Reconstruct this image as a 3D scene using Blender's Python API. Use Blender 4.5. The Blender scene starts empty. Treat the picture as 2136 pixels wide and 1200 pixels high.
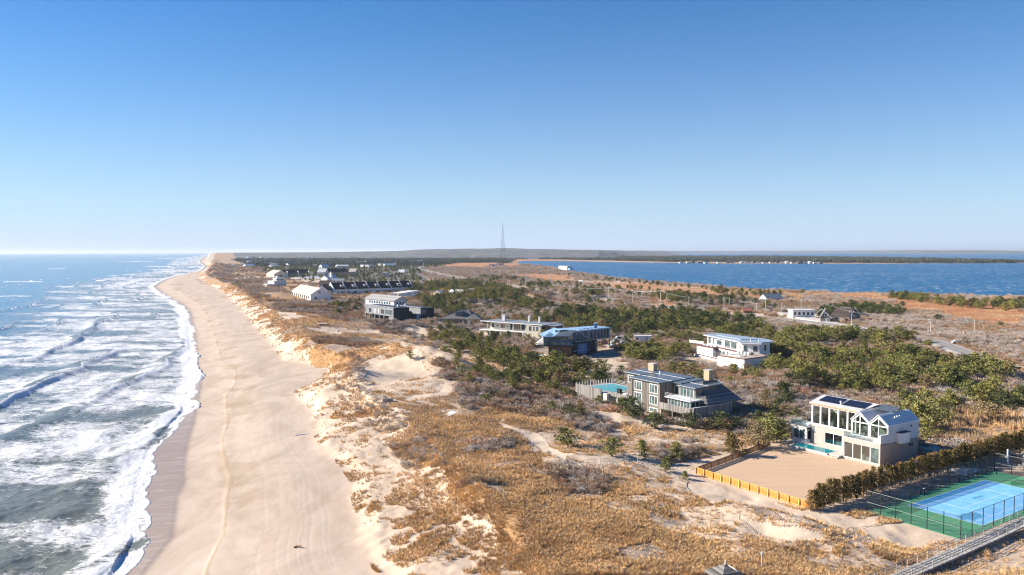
import bpy, bmesh, math, random
import numpy as np
from mathutils import Matrix, Vector

scene = bpy.context.scene
COL = scene.collection
R = math.radians

# ------------------------------------------------------------------ camera
CW, CH, CF, CZ = 2136.0, 1200.0, 1645.0, 44.0      # photo size, focal length in its pixels, camera height
PITCH, ROLL = R(2.5948), R(-0.12605)
_f = np.array([0, math.cos(PITCH), -math.sin(PITCH)])
_u = np.array([0, math.sin(PITCH), math.cos(PITCH)])
_r = np.array([1.0, 0, 0])
RT = _r * math.cos(ROLL) + _u * math.sin(ROLL)
UP = _u * math.cos(ROLL) - _r * math.sin(ROLL)
cam = bpy.data.objects.new('camera', bpy.data.cameras.new('camera'))
COL.objects.link(cam)
m = Matrix.Identity(4)
for i in range(3):
    m[i][0], m[i][1], m[i][2] = RT[i], UP[i], -_f[i]
m[2][3] = CZ
cam.matrix_world = m
cam.data.sensor_width = 36
cam.data.lens = 36 * CF / CW
cam.data.clip_start, cam.data.clip_end = 1.0, 90000
scene.camera = cam

# ------------------------------------------------------------------ sky, sun, exposure
SUN_EL, SUN_AZ = R(27.0), math.atan2(-0.985, 0.17)   # azimuth measured from +Y towards +X
world = bpy.data.worlds.new('World'); scene.world = world; world.use_nodes = True
nt = world.node_tree; nt.nodes.clear()
sky = nt.nodes.new('ShaderNodeTexSky'); sky.sky_type = 'NISHITA'; sky.sun_disc = False
sky.sun_elevation = SUN_EL; sky.sun_rotation = SUN_AZ
sky.altitude = 0; sky.air_density = 1.0; sky.dust_density = 0.0; sky.ozone_density = 4.0
bg = nt.nodes.new('ShaderNodeBackground'); bg.inputs['Strength'].default_value = 0.075
wo = nt.nodes.new('ShaderNodeOutputWorld')
hs = nt.nodes.new('ShaderNodeHueSaturation'); hs.inputs['Saturation'].default_value = 1.4
nt.links.new(sky.outputs[0], hs.inputs['Color']); 
# the pale band of far air above the horizon, the same all the way round
tc = nt.nodes.new('ShaderNodeTexCoord'); sx = nt.nodes.new('ShaderNodeSeparateXYZ'); nt.links.new(tc.outputs['Generated'], sx.inputs[0])
def _wm(op, a, b):
    n = nt.nodes.new('ShaderNodeMath'); n.operation = op
    for i, v in enumerate((a, b)):
        if hasattr(v, 'is_linked'): nt.links.new(v, n.inputs[i])
        else: n.inputs[i].default_value = v
    return n.outputs[0]
hz = _wm('MULTIPLY', _wm('POWER', 2.718, _wm('MULTIPLY', _wm('MAXIMUM', sx.outputs['Z'], 0.0), -7.2)), 0.97)
mx = nt.nodes.new('ShaderNodeMix'); mx.data_type = 'RGBA'; nt.links.new(hz, mx.inputs[0]); tn = nt.nodes.new('ShaderNodeMix'); tn.data_type = 'RGBA'; tn.blend_type = 'MULTIPLY'; tn.inputs[0].default_value = 1; tn.inputs[7].default_value = (.52, .67, .79, 1); nt.links.new(hs.outputs[0], tn.inputs[6]); nt.links.new(tn.outputs[2], mx.inputs[6])
mx.inputs[7].default_value = (3.65, 4.6, 6.0, 1)
nt.links.new(mx.outputs[2], bg.inputs[0]); nt.links.new(bg.outputs[0], wo.inputs[0])
sl = bpy.data.lights.new('sun', 'SUN'); sl.energy = 4.6; sl.angle = R(0.5); sl.color = (1, 0.91, 0.79)
so = bpy.data.objects.new('sun', sl); COL.objects.link(so)
sd = Vector((math.sin(SUN_AZ) * math.cos(SUN_EL), math.cos(SUN_AZ) * math.cos(SUN_EL), math.sin(SUN_EL)))
so.rotation_euler = sd.to_track_quat('Z', 'Y').to_euler(); so.location = (-300, 100, 400)
vs = scene.view_settings
vs.view_transform = 'Standard'; vs.look = 'None'; vs.gamma = 1; vs.use_curve_mapping = False; vs.exposure = 1.17
scene.cycles.filter_width = 1.15; scene.cycles.max_bounces = 6; scene.cycles.diffuse_bounces = 2; scene.cycles.glossy_bounces = 3
scene.cycles.transmission_bounces = 4; scene.cycles.transparent_max_bounces = 12; scene.cycles.volume_bounces = 0

# ------------------------------------------------------------------ helpers
def ray(px, py):
    d = _f * CF + RT * (px - CW / 2) - UP * (py - CH / 2)
    return d / np.linalg.norm(d)
def onz(px, py, z):                                  # where the line of sight meets the level z
    d = ray(px, py); t = (z - CZ) / d[2]
    return np.array([d[0] * t, d[1] * t, z])
def ppx(x, y, z):                                    # where a point shows in the photograph
    v = np.array([x, y, z - CZ]); a = v @ _f
    return CW / 2 + CF * (v @ RT) / a, CH / 2 - CF * (v @ UP) / a

def _hash(ix, iy, s):
    h = (ix.astype(np.int64) * 374761393 + iy.astype(np.int64) * 668265263 + s * 1442695041) & 0x7fffffff
    h = ((h ^ (h >> 13)) * 1274126177) & 0x7fffffff
    return ((h ^ (h >> 16)) & 0xffff) / 65535.0
def vn(x, y, s=0):                                   # value noise 0..1
    x = np.asarray(x, float); y = np.asarray(y, float)
    ix = np.floor(x); iy = np.floor(y); fx = x - ix; fy = y - iy
    fx = fx * fx * (3 - 2 * fx); fy = fy * fy * (3 - 2 * fy)
    a = _hash(ix, iy, s); b = _hash(ix + 1, iy, s); c = _hash(ix, iy + 1, s); d = _hash(ix + 1, iy + 1, s)
    return (a * (1 - fx) + b * fx) * (1 - fy) + (c * (1 - fx) + d * fx) * fy
def fbm(x, y, sc, o=4, s=0):
    x = np.asarray(x, float) / sc; y = np.asarray(y, float) / sc
    v = 0; a = .5; t = 0
    for k in range(o):
        v = v + a * vn(x + 17.3 * k, y - 9.1 * k, s + k); t += a; a *= .5; x = x * 2.03; y = y * 2.03
    return v / t
def ss(a, b, v):
    t = np.clip((np.asarray(v, float) - a) / (b - a), 0, 1); return t * t * (3 - 2 * t)
def curve(pts, z):                                   # photo polyline -> x as a function of y on the ground
    w = np.array([onz(a, b, z)[:2] for a, b in pts]); w = w[np.argsort(w[:, 1])]
    return lambda y: np.interp(y, w[:, 1], w[:, 0]) + (np.minimum(np.asarray(y, float) - w[0, 1], 0)) * -0.36
def smooth(f, r=14):                                 # the same curve, rounded off
    return lambda y: sum(f(np.asarray(y, float) + k * r) for k in (-1, -.5, 0, .5, 1)) / 5

SHORE = curve([(255,1196),(297,1126),(289,1112),(290,1060),(299,1004),(312,960),(329,923),(370,880),(388,860),(392,830),(413,787),(404,760),(400,715),(396,680),(388,650),(374,635),(345,617),(319,598),(336,587),(366,576),(418,565),(428,556),(415,546),(425,537),(440,533),(452,529)], 0.0)
WET = curve([(290,1200),(353,1123),(360,1077),(364,1039),(381,1004),(378,983),(388,920),(400,885),(416,801),(409,771),(407,715),(403,685),(395,650),(381,635),(349,617),(323,598),(339,587),(368,576),(420,565),(430,556),(417,546),(427,537),(441,533),(453,529)], 0.5)
TOE = curve([(800,1200),(776,1186),(759,1158),(745,1120),(744,1075),(733,1046),(731,1007),(706,969),(668,937),(652,905),(650,860),(625,830),(611,818),(654,799),(679,778),(682,766),(640,758),(590,752),(575,735),(565,715),(545,700),(530,680),(512,655),(495,637),(472,613),(437,594),(416,581),(412,574),(426,563),(438,555),(426,546),(438,537),(449,533),(460,529)], 2.4)
CREST = curve([(1080,1200),(1010,1120),(960,1065),(905,1000),(850,930),(818,895),(790,868),(735,835),(715,800),(740,775),(735,752),(640,745),(625,715),(600,680),(570,655),(540,635),(500,610),(450,585),(432,575),(445,563),(450,555),(438,546),(450,537),(470,529)], 6.0)

# dunes that can be picked out: (photo x, y, ground level, half length, half width, direction, height)
MOUNDS = [(868,757,6,34,9,-52,5.6),(958,813,5,14,9,20,3.2),(720,805,6,16,8,60,2.6),(640,722,5,36,9,118,2.2),
          (868,690,4,30,10,10,3.5),(985,672,4,24,9,0,2.0),(1140,628,4,60,14,5,8.0),(1000,640,4,40,14,20,5.0),(640,652,4,30,10,30,2.5),
          (585,622,3,60,16,110,2.5),(1200,890,5,12,7,40,1.2),(1290,880,5,14,6,-30,1.0),(1560,1090,5,14,5,-40,1.4),(1650,1120,5,10,4,-45,1.2),
          (930,1010,6,14,5,118,1.0),(1030,830,5,20,8,30,1.6),(1250,965,5,16,8,10,1.1),(1330,940,5,12,5,-10,.9),(570,590,3,60,20,80,3),(520,570,3,90,30,100,4),
          (1480,640,4,90,20,10,4.0),(1900,720,4,50,22,20,2.5),(1750,790,5,30,16,20,2.0),(2050,800,5,30,16,20,2.0),(1560,820,5,26,10,40,2.0),(690,690,5,34,10,30,2.0),(900,735,5,30,7,-30,2.0)]
_M = [(*onz(a, b, z)[:2], l, w, R(t), h) for a, b, z, l, w, t, h in MOUNDS]
# level pads under houses, courts and yards: x, y, half sizes, direction, height
PADS = []
def bay_u(x, y):                                     # how far a point lies out over the bay (>0) or on land (<0), in metres
    return 0
LANDS = []
def pip(x, y, poly):
    x = np.asarray(x, float); y = np.asarray(y, float)
    c = np.zeros(x.shape, bool); p = np.asarray(poly)
    lo = p.min(0); hi = p.max(0)
    m = (x >= lo[0]) & (x <= hi[0]) & (y >= lo[1]) & (y <= hi[1])
    if not m.any(): return c
    xs, ys = x[m], y[m]; cc = np.zeros(xs.shape, bool)
    for i in range(len(p)):
        x1, y1 = p[i - 1]; x2, y2 = p[i]
        if y1 == y2: continue
        cc ^= ((y1 > ys) != (y2 > ys)) & (xs < (x2 - x1) * (ys - y1) / (y2 - y1) + x1)
    c[m] = cc
    return c
def wpoly(pts, z=4.0):
    return np.array([onz(a, b, z)[:2] for a, b in pts])
# bay: near water body, and the strip of water beyond the sandbar
BAY1 = wpoly([(1072,548),(1105,553),(1150,556),(1180,563),(1200,568),(1250,573),(1300,581),(1380,588),(1450,594),(1530,601),(1600,606),(1700,609),(1850,614),(1950,617),(2136,621),(2700,640),(2700,549.5),(2136,549.5),(1716,550.5),(1500,550),(1400,548.5),(1320,547.5),(1150,544.5),(1090,544.5)], 0.0)
BAY2 = wpoly([(1415,532),(1450,533.5),(1550,534.5),(1700,537),(1900,541),(2000,543.5),(2136,547),(2700,549.3),(2700,528.6),(2136,529),(1900,529),(1716,528),(1560,528.2),(1480,528.4),(1420,529.2)], 0.0)
def hgt(x, y):
    x = np.asarray(x, float); y = np.asarray(y, float)
    xs = SHORE(y); xw = WET(y); xt = TOE(y); xc = smooth(CREST, 4)(y)
    xt = xt + (vn(y / 7.0, y * 0, 5) - .5) * 3 + (vn(y / 2.6, y * 0, 6) - .5) * 1.2
    z = np.interp((x - xs), [-400, -40, 0], [-12, -2.2, 0.0])
    tb = np.clip((x - xs) / np.maximum(xw - xs, .5), 0, None)
    beach = np.where(tb < 1, 0.55 * tb, 0.55 + 1.5 * ss(0, 22, x - xw) + 0.5 * ss(16, 60, x - xw))
    beach = beach + 0.16 * (fbm(x, y, 9, 3, 2) - .5) * ss(0, 15, x - xw)
    z = np.where(x > xs, beach, z)
    inl = np.interp(y, [0, 180, 330, 520, 900, 1600, 3500, 9000], [5, 5, 4.3, 3.6, 2.6, 1.6, 1.8, 3])
    dt = x - xt; w = np.maximum(xc - xt, 6)
    t = np.clip(dt / w, 0, 1)
    hum = fbm(x, y, 9, 4, 11) - .5
    low = 2.5 + .7 * ss(0, 0.25, t) + 1.4 * t + hum * 1.9 * ss(0, .15, t) + (fbm(x, y, 1.8, 3, 17) - .5) * .35 * ss(0, .1, t)
    far = ss(230, 400, y)
    low = low + far * (1.5 * t)
    sc = ss(-1.5, 5, x - xc)                        # the scarp up to the plateau
    ridge = 7.0 + (fbm(x, y, 30, 3, 4) - .5) * 3.5
    bk = ss(4, 55, x - xc)
    plat = ridge * (1 - bk) + (inl + (fbm(x, y, 42, 4, 7) - .5) * np.interp(y, [0, 150, 500, 1500], [2.6, 3.2, 3.5, 1.5]) * (1 - .65 * ss(120, 260, x - xc))) * bk
    plat = plat + (fbm(x, y, 5, 4, 21) - .5) * 0.9
    dune = low * (1 - sc) + plat * sc
    k = ss(-1.5, 4, dt)
    z = np.where(x > xs, z * (1 - k) + np.maximum(dune, z) * k, z)
    near = y < 1500
    for mx, my, l, ww, a, h in _M:
        dx, dy = x - mx, y - my; c, s = math.cos(a), math.sin(a)
        p = dx * c + dy * s; q = -dx * s + dy * c
        q = q + (fbm(x, y, 14, 2, 31) - .5) * ww
        g = h * np.exp(-(p / l) ** 2 - (q / ww) ** 2) * (0.8 + .5 * fbm(x, y, 9, 3, 8))
        z = z + g * np.where(x > xt, ss(0, 6, dt), 0)
    # far country
    u = x / np.maximum(y, 1); px = CW / 2 + CF * u
    hill = np.interp(px, [300, 430, 640, 800, 900, 1060, 1150, 1250, 1400, 1700, 2000, 2080, 2140, 2600], [38, 38, 42, 50, 66, 74, 66, 56, 56, 54, 56, 50, 36, 40])
    hd = np.interp(px, [0, 1250, 1420, 3000], [5000, 6000, 13000, 13500])
    hr = hill * ss(0, 1, (y - hd * .72) / (hd * .4)) * (0.93 + .11 * fbm(u * 60, y / 900, 1, 4, 3))
    z = np.where((y > 3000) & (x > xt), np.maximum(z, hr + z * .2), z)
    # bay
    return z
def flats(x, y, z):
    for cx, cy, hx, hy, a, h, e in PADS:
        dx, dy = x - cx, y - cy; c, s = math.cos(a), math.sin(a)
        p = np.abs(dx * c + dy * s) - hx; q = np.abs(-dx * s + dy * c) - hy
        d = np.maximum(p, q); k = 1 - ss(0, e, d)
        z = z * (1 - k) + h * k
    return z
def edge_dist(x, y, poly):                           # signed distance to a polygon, inside negative
    d = np.full(np.shape(x), 1e9)
    for i in range(len(poly)):
        x1, y1 = poly[i - 1]; x2, y2 = poly[i]
        ex, ey = x2 - x1, y2 - y1; L = ex * ex + ey * ey + 1e-9
        t = np.clip(((x - x1) * ex + (y - y1) * ey) / L, 0, 1)
        d = np.minimum(d, np.hypot(x - x1 - ex * t, y - y1 - ey * t))
    return np.where(pip(x, y, poly), -d, d)
def ground(x, y):
    x = np.atleast_1d(np.asarray(x, float)); y = np.atleast_1d(np.asarray(y, float))
    z = hgt(x, y)
    m = y > 500
    if m.any():
        for b in (BAY1, BAY2):
            d = edge_dist(x[m], y[m], b) + (fbm(x[m], y[m], 60, 3, 9) - .5) * y[m] * .008
            s = 45 + y[m] * .02
            z[m] = np.where(d < 0, -3.0 * ss(0, 25, -d), z[m] * ss(-2, s, d) + .25 * (1 - ss(-2, s, d)))
    return flats(x, y, z)
def gz(x, y): return float(ground(x, y)[0])
def hit(px, py, far=9000):                           # where a line of sight meets the ground
    d = ray(px, py); ty = np.geomspace(70, far, 900) / d[1]
    X, Y, Z = d[0] * ty, d[1] * ty, CZ + d[2] * ty
    b = Z - ground(X, Y)
    k = np.argmax(b < 0) if (b < 0).any() else len(b) - 1
    k = max(k, 1); f = b[k - 1] / (b[k - 1] - b[k] + 1e-9)
    t = ty[k - 1] + (ty[k] - ty[k - 1]) * min(max(f, 0), 1)
    return d[0] * t, d[1] * t, CZ + d[2] * t
def hpoly(pts): return np.array([hit(a, b)[:2] for a, b in pts])

# ------------------------------------------------------------------ materials
MATS = {}
def nodes(name):
    m = bpy.data.materials.new(name); m.use_nodes = True; t = m.node_tree; t.nodes.clear()
    o = t.nodes.new('ShaderNodeOutputMaterial'); b = t.nodes.new('ShaderNodeBsdfPrincipled'); t.links.new(b.outputs[0], o.inputs[0])
    MATS[name] = m
    return m, t, b, o
def N(t, kind, **kw):
    n = t.nodes.new('ShaderNode' + kind)
    for k, v in kw.items():
        if k in n.inputs and not hasattr(n, k): n.inputs[k].default_value = v
        else: setattr(n, k, v)
    return n
def noise(t, sc, det=4, rough=.5, vec=None, dist=0):
    n = t.nodes.new('ShaderNodeTexNoise'); n.inputs['Scale'].default_value = sc; n.inputs['Detail'].default_value = det
    n.inputs['Roughness'].default_value = rough; n.inputs['Distortion'].default_value = dist
    if vec is not None: t.links.new(vec, n.inputs['Vector'])
    return n.outputs['Fac']
def pos(t, scale=None, obj=False):
    if obj: o = t.nodes.new('ShaderNodeTexCoord').outputs['Object']
    else: o = t.nodes.new('ShaderNodeNewGeometry').outputs['Position']
    if scale:
        mp = t.nodes.new('ShaderNodeMapping'); mp.inputs['Scale'].default_value = scale; t.links.new(o, mp.inputs[0]); o = mp.outputs[0]
    return o
def ramp(t, fac, stops, interp='LINEAR'):
    r = t.nodes.new('ShaderNodeValToRGB'); r.color_ramp.interpolation = interp; e = r.color_ramp.elements
    while len(e) < len(stops): e.new(.5)
    for k, (p, c) in enumerate(stops):
        e[k].position = p; e[k].color = (*c, 1) if len(c) == 3 else c
    t.links.new(fac, r.inputs[0]); return r.outputs[0]
def mixc(t, f, a, b, mode='MIX'):
    n = t.nodes.new('ShaderNodeMix'); n.data_type = 'RGBA'; n.blend_type = mode
    for s, v in ((0, f), (6, a), (7, b)):
        if hasattr(v, 'links') or hasattr(v, 'is_linked'): t.links.new(v, n.inputs[s])
        else: n.inputs[s].default_value = v if s == 0 else (*v[:3], 1)
    return n.outputs[2]
def mth(t, op, a, b=None, c=None, clamp=False):
    n = t.nodes.new('ShaderNodeMath'); n.operation = op; n.use_clamp = clamp
    for i, v in enumerate((a, b, c)):
        if v is None: continue
        if hasattr(v, 'is_linked'): t.links.new(v, n.inputs[i])
        else: n.inputs[i].default_value = v
    return n.outputs[0]
def attr(t, name, out='Fac'):
    n = t.nodes.new('ShaderNodeAttribute'); n.attribute_name = name; return n.outputs[out]
def bump(t, b, h, strength, dist):
    n = t.nodes.new('ShaderNodeBump'); n.inputs['Strength'].default_value = strength; n.inputs['Distance'].default_value = dist
    t.links.new(h, n.inputs['Height']); t.links.new(n.outputs[0], b.inputs['Normal']); return n
def cover(t, a, n, k=6.0):                           # coverage a against noise n -> crisp 0..1 mask
    return mth(t, 'ADD', mth(t, 'MULTIPLY', mth(t, 'SUBTRACT', a, n), k), .5, clamp=True)
def plain(name, c1, c2=None, rough=.8, sc=2.0, metal=0, grain=None, bmp=0, spec=.3):
    m, t, b, o = nodes(name)
    if c2 is None: c2 = tuple(v * .8 for v in c1)
    f = noise(t, sc, 5, .6, pos(t, grain, True))
    t.links.new(ramp(t, f, [(.32, c1), (.68, c2)]), b.inputs['Base Color'])
    b.inputs['Roughness'].default_value = rough; b.inputs['Metallic'].default_value = metal
    b.inputs['Specular IOR Level'].default_value = spec
    if bmp: bump(t, b, f, .5, bmp)
    return m
def mesh_np(name, V, Fq, mat=None, smooth_=True):
    me = bpy.data.meshes.new(name)
    V = np.asarray(V, np.float32); Fq = np.asarray(Fq, np.int32)
    n = Fq.shape[1]
    me.vertices.add(len(V)); me.vertices.foreach_set('co', V.ravel())
    me.loops.add(Fq.size); me.loops.foreach_set('vertex_index', Fq.ravel())
    me.polygons.add(len(Fq)); me.polygons.foreach_set('loop_start', np.arange(0, Fq.size, n, dtype=np.int32))
    me.update(calc_edges=True)
    if smooth_: me.polygons.foreach_set('use_smooth', np.ones(len(Fq), bool))
    if mat: me.materials.append(mat)
    return me
def fattr(me, name, v):
    a = me.attributes.new(name, 'FLOAT', 'POINT'); a.data.foreach_set('value', np.asarray(v, np.float32).ravel())
def link(name, me, kind=None, label=None, cat=None, group=None, parent=None, loc=None):
    o = bpy.data.objects.new(name, me); COL.objects.link(o)
    if kind: o['kind'] = kind
    if label: o['label'] = label
    if cat: o['category'] = cat
    if group: o['group'] = group
    if parent: o.parent = parent
    if loc is not None: o.location = loc
    return o
# ------------------------------------------------------------------ ground zones, traced on the terrain
def Z(*p): return p
GRASS = [  # golden beach grass
 (.93,(830,890),(905,1000),(985,1075),(1060,1160),(1110,1210),(1470,1210),(1500,1150),(1440,1120),(1380,1080),(1300,1062),(1255,1010),(1210,985),(1140,965),(1100,930),(1050,890),(1000,872),(930,868),(870,862)),
 (.97,(575,692),(620,705),(700,700),(760,705),(830,716),(850,725),(790,740),(745,765),(700,770),(660,762),(640,740),(610,715)),
 (.95,(418,583),(420,568),(450,570),(520,598),(548,625),(575,660),(640,690),(660,705),(600,705),(560,680),(520,640),(480,612),(440,596)),
 (.9,(560,640),(600,645),(700,660),(760,690),(820,708),(760,712),(690,700),(600,700)),
 (.93,(715,838),(760,830),(860,850),(960,860),(1080,850),(1180,870),(1200,895),(1080,905),(960,900),(850,890),(780,870),(730,860)),
 (.9,(830,905),(930,880),(1000,890),(1080,905),(1140,970),(1060,1000),(960,1000),(900,990)),
 (.85,(430,555),(455,548),(470,556),(440,566)),(.85,(445,533),(520,545),(600,560),(560,570),(500,560),(460,548)),
 (.62,(1200,1060),(1330,1100),(1470,1120),(1640,1150),(1700,1200),(1450,1210),(1200,1210),(1150,1120)),
 (.42,(1370,1060),(1520,1070),(1660,1120),(1760,1170),(1860,1180),(1800,1210),(1480,1210),(1400,1120)),
 (.75,(1160,985),(1300,980),(1370,1010),(1360,1040),(1250,1030)),
 (.55,(1220,900),(1300,905),(1440,925),(1400,950),(1270,935)),
 (.45,(1500,1070),(1700,1090),(1850,1110),(2136,1160),(2136,1210),(1850,1210),(1700,1150),(1560,1100)),
 (.9,(1900,870),(1980,850),(2136,860),(2136,920),(2040,935),(1960,925),(1930,900)),
]
SCRUB = [ # grey and mauve bare scrub
 (.85,(940,800),(1000,790),(1100,810),(1200,820),(1260,840),(1300,870),(1280,900),(1220,905),(1150,880),(1060,850),(960,850)),
 (.9,(1280,860),(1400,890),(1500,900),(1620,915),(1640,880),(1600,820),(1500,790),(1420,770),(1300,790),(1450,840),(1450,880),(1380,880)),
 (.9,(1500,760),(1640,770),(1760,800),(1900,830),(2000,860),(1960,880),(1920,870),(1800,840),(1700,830),(1650,900),(1600,840)),
 (.9,(880,640),(1010,620),(1100,650),(1300,660),(1460,690),(1440,720),(1300,700),(1130,660),(1000,660),(900,670)),
 (.9,(950,1010),(1010,1005),(1020,1025),(960,1030)),(.9,(980,930),(1040,925),(1060,945),(1000,952)),(.9,(1330,1145),(1380,1140),(1400,1170),(1350,1180)),(.9,(1530,1060),(1590,1070),(1640,1095),(1560,1085)),(.9,(1620,1100),(1660,1110),(1680,1130),(1630,1125)),(.8,(1720,1070),(1790,1085),(1760,1110),(1700,1100)),(.9,(1000,1150),(1060,1140),(1100,1180),(1040,1195)),(.85,(1150,985),(1210,990),(1270,1010),(1250,1035),(1180,1030),(1150,1005)),
 (.9,(640,712),(700,706),(780,712),(770,722),(700,728),(650,722)),(.85,(900,745),(960,780),(990,800),(930,800),(880,775)),
 (.8,(700,640),(830,650),(900,690),(850,700),(760,680)),(.85,(1620,640),(1760,650),(1900,660),(2060,700),(2136,740),(2136,860),(1900,800),(1620,720)),
 (.9,(870,560),(1000,558),(1170,562),(1240,576),(1100,590),(900,584)),(.5,(1100,560),(1250,575),(1500,610),(1620,625),(1760,622),(1700,660),(1500,650),(1250,620),(1050,600),(900,575),(960,560)),
]
MARSH = [ # rust and orange marsh grass
 (.95,(1850,640),(1870,625),(1960,636),(2136,645),(2136,680),(2040,668),(1980,655),(1920,650)),
 (1.,(1730,618),(1850,628),(1960,645),(2000,665),(2136,690),(2136,640),(2050,632),(1900,622),(1780,612)),
 (1.,(930,546),(1040,541),(1180,541),(1090,548),(1080,556),(1000,560),(910,556)),
 (.95,(1070,572),(1200,574),(1200,588),(1120,585)),(.95,(1280,588),(1370,592),(1370,600),(1290,600)),
 (.9,(1320,604),(1480,608),(1600,618),(1560,622),(1400,612),(1320,612)),(.9,(1360,620),(1440,622),(1420,640),(1370,634)),
 (.8,(1200,585),(1330,592),(1500,602),(1620,612),(1600,624),(1440,614),(1300,606)),(.8,(1690,606),(1850,616),(1840,622),(1720,616)),
 (.7,(1080,543),(1300,545.5),(1400,548),(1300,550),(1150,548)),
]
FOREST = [ # far woods
 (.9,(560,541),(700,545),(880,546),(930,540),(960,548),(900,556),(880,570),(900,590),(760,590),(620,575),(560,565),(520,552),(500,545)),
 (.95,(960,533),(1300,531),(1716,534),(2000,540),(2136,546),(2136,548.5),(1716,548.5),(1400,546.5),(1150,541.5),(960,541)),
]
SAND = [ # bare sand, yards and tracks: strength, then outline
 (1.,(1455,990),(1610,935),(1660,925),(1850,985),(1700,1062)), (.9,(1440,985),(1520,1000),(1700,1068),(1860,1075),(1700,1085),(1560,1060),(1450,1020)),
 (.95,(1150,945),(1400,960),(1500,985),(1560,1050),(1500,1070),(1430,1010),(1330,975),(1240,965)),
 (.9,(1540,1090),(1640,1110),(1720,1140),(1660,1150),(1600,1130)),(.7,(1740,1080),(1950,1100),(2100,1150),(1900,1150)),
 (.9,(1280,890),(1180,860),(1230,855),(1330,880),(1450,895),(1440,905),(1360,895)),
 (.5,(740,775),(770,745),(830,735),(870,765),(850,790),(800,800),(760,790)),(.9,(690,810),(740,795),(790,800),(760,830),(700,830)),
 (.9,(860,830),(880,815),(920,800),(945,810),(900,835),(870,840)),(.95,(585,650),(640,655),(650,665),(590,668)),
 (.95,(650,680),(740,690),(800,680),(790,700),(700,694)),(.85,(840,690),(900,680),(940,690),(880,705)),
 (.9,(800,880),(830,905),(900,1010),(980,1090),(1060,1170),(1080,1200),(1040,1200),(960,1120),(890,1030),(820,940),(780,890)),
 (.8,(1360,640),(1600,655),(1600,662),(1360,650)),(1.,(1615,650),(1700,655),(1750,672),(1700,685),(1640,670)),
(.8,(1880,690),(1920,690),(1920,700)),(.9,(1910,935),(2000,945),(1980,955),(1915,948)),
 (.8,(1380,790),(1440,800),(1450,820),(1390,812)),(.7,(1110,760),(1180,775),(1290,790),(1240,800),(1130,780)),
 (.9,(1265,720),(1320,705),(1345,712),(1300,735)),(.8,(900,655),(1000,672),(980,680),(920,675)),(.7,(1130,790),(1300,745),(1310,760),(1180,800)),
 (.85,(470,608),(520,640),(560,690),(590,740),(570,720),(540,690),(500,645)),(.75,(540,560),(600,565),(700,585),(660,592),(590,582)),
 (.8,(1060,880),(1130,900),(1210,950),(1180,955),(1100,920)),
]
TRACKS = [ (1.6,[(865,838),(900,832),(925,812),(945,806)]), (1.2,[(985,822),(1030,812),(1110,805)]), (1.1,[(905,885),(940,872),(1010,862),(1110,868),(1180,880)]),
 (1.,[(1090,900),(1130,925),(1180,960),(1240,975)]),(1.1,[(1100,970),(1130,985),(1150,1010),(1130,1060),(1140,1110)]),(.8,[(1110,1150),(1180,1110),(1240,1085),(1330,1070),(1480,1065)]),
 (1.2,[(1300,880),(1270,895),(1330,915),(1420,925)]),(2.,[(850,705),(800,700),(740,703)]),(1.,[(1230,1030),(1290,1040),(1340,1060)]) ]
ROAD = [(3.6,[(2136,790),(2040,757),(1900,716),(1790,692),(1700,676),(1560,662),(1450,655),(1330,641),(1240,626),(1150,611),(1060,596),(985,585),(935,575),(890,566),(872,560),(885,555),(915,550),(945,545),(990,539)])]

# level ground under buildings and yards: centre, half sizes along and across, direction, height, soft edge
def pad(x, y, hx, hy, a, h, e=5): PADS.append((x, y, hx, hy, R(a), h, e))
def frame_pt(P, a, s, d):                            # s to the left along a front, d into the depth
    return P[0] + math.cos(R(a)) * s + math.cos(R(a - 90)) * d, P[1] + math.sin(R(a)) * s + math.sin(R(a - 90)) * d
def pad_f(P, a, s0, s1, d0, d1, e=5):
    x, y = frame_pt(P, a, (s0 + s1) / 2, (d0 + d1) / 2); pad(x, y, (s1 - s0) / 2, (d1 - d0) / 2, a, P[2], e)
GLASS_P = (66.37, 140.7, 5.0); CEDAR_P = (41.45, 178.6, 4.2); WHITE_P = (76.8, 259.5, 4.2)
DARK_P = (-67.8, 449.5, 4.0)
# ------------------------------------------------------------------ pads (houses and yards stand level)
_ca = 122.5
pad_f(GLASS_P, _ca, -9, 22, -31, 13, 3)
pad_f(GLASS_P, _ca, -29, -9.5, -25, 22, 3)
pad_f(CEDAR_P, _ca, 3, 30, 0, 14, 6)
pad_f(WHITE_P, _ca, -2, 38, 0, 28, 6)
pad_f(DARK_P, 124, 0, 36, 0, 16, 6)
pad(25, 306, 21, 20, 0, 3.6, 8); pad_f((13.1, 362, 3.2), 149, -3, 35, -3, 14, 8); pad(-22, 437, 15, 14, 0, 3.4, 8)

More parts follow.
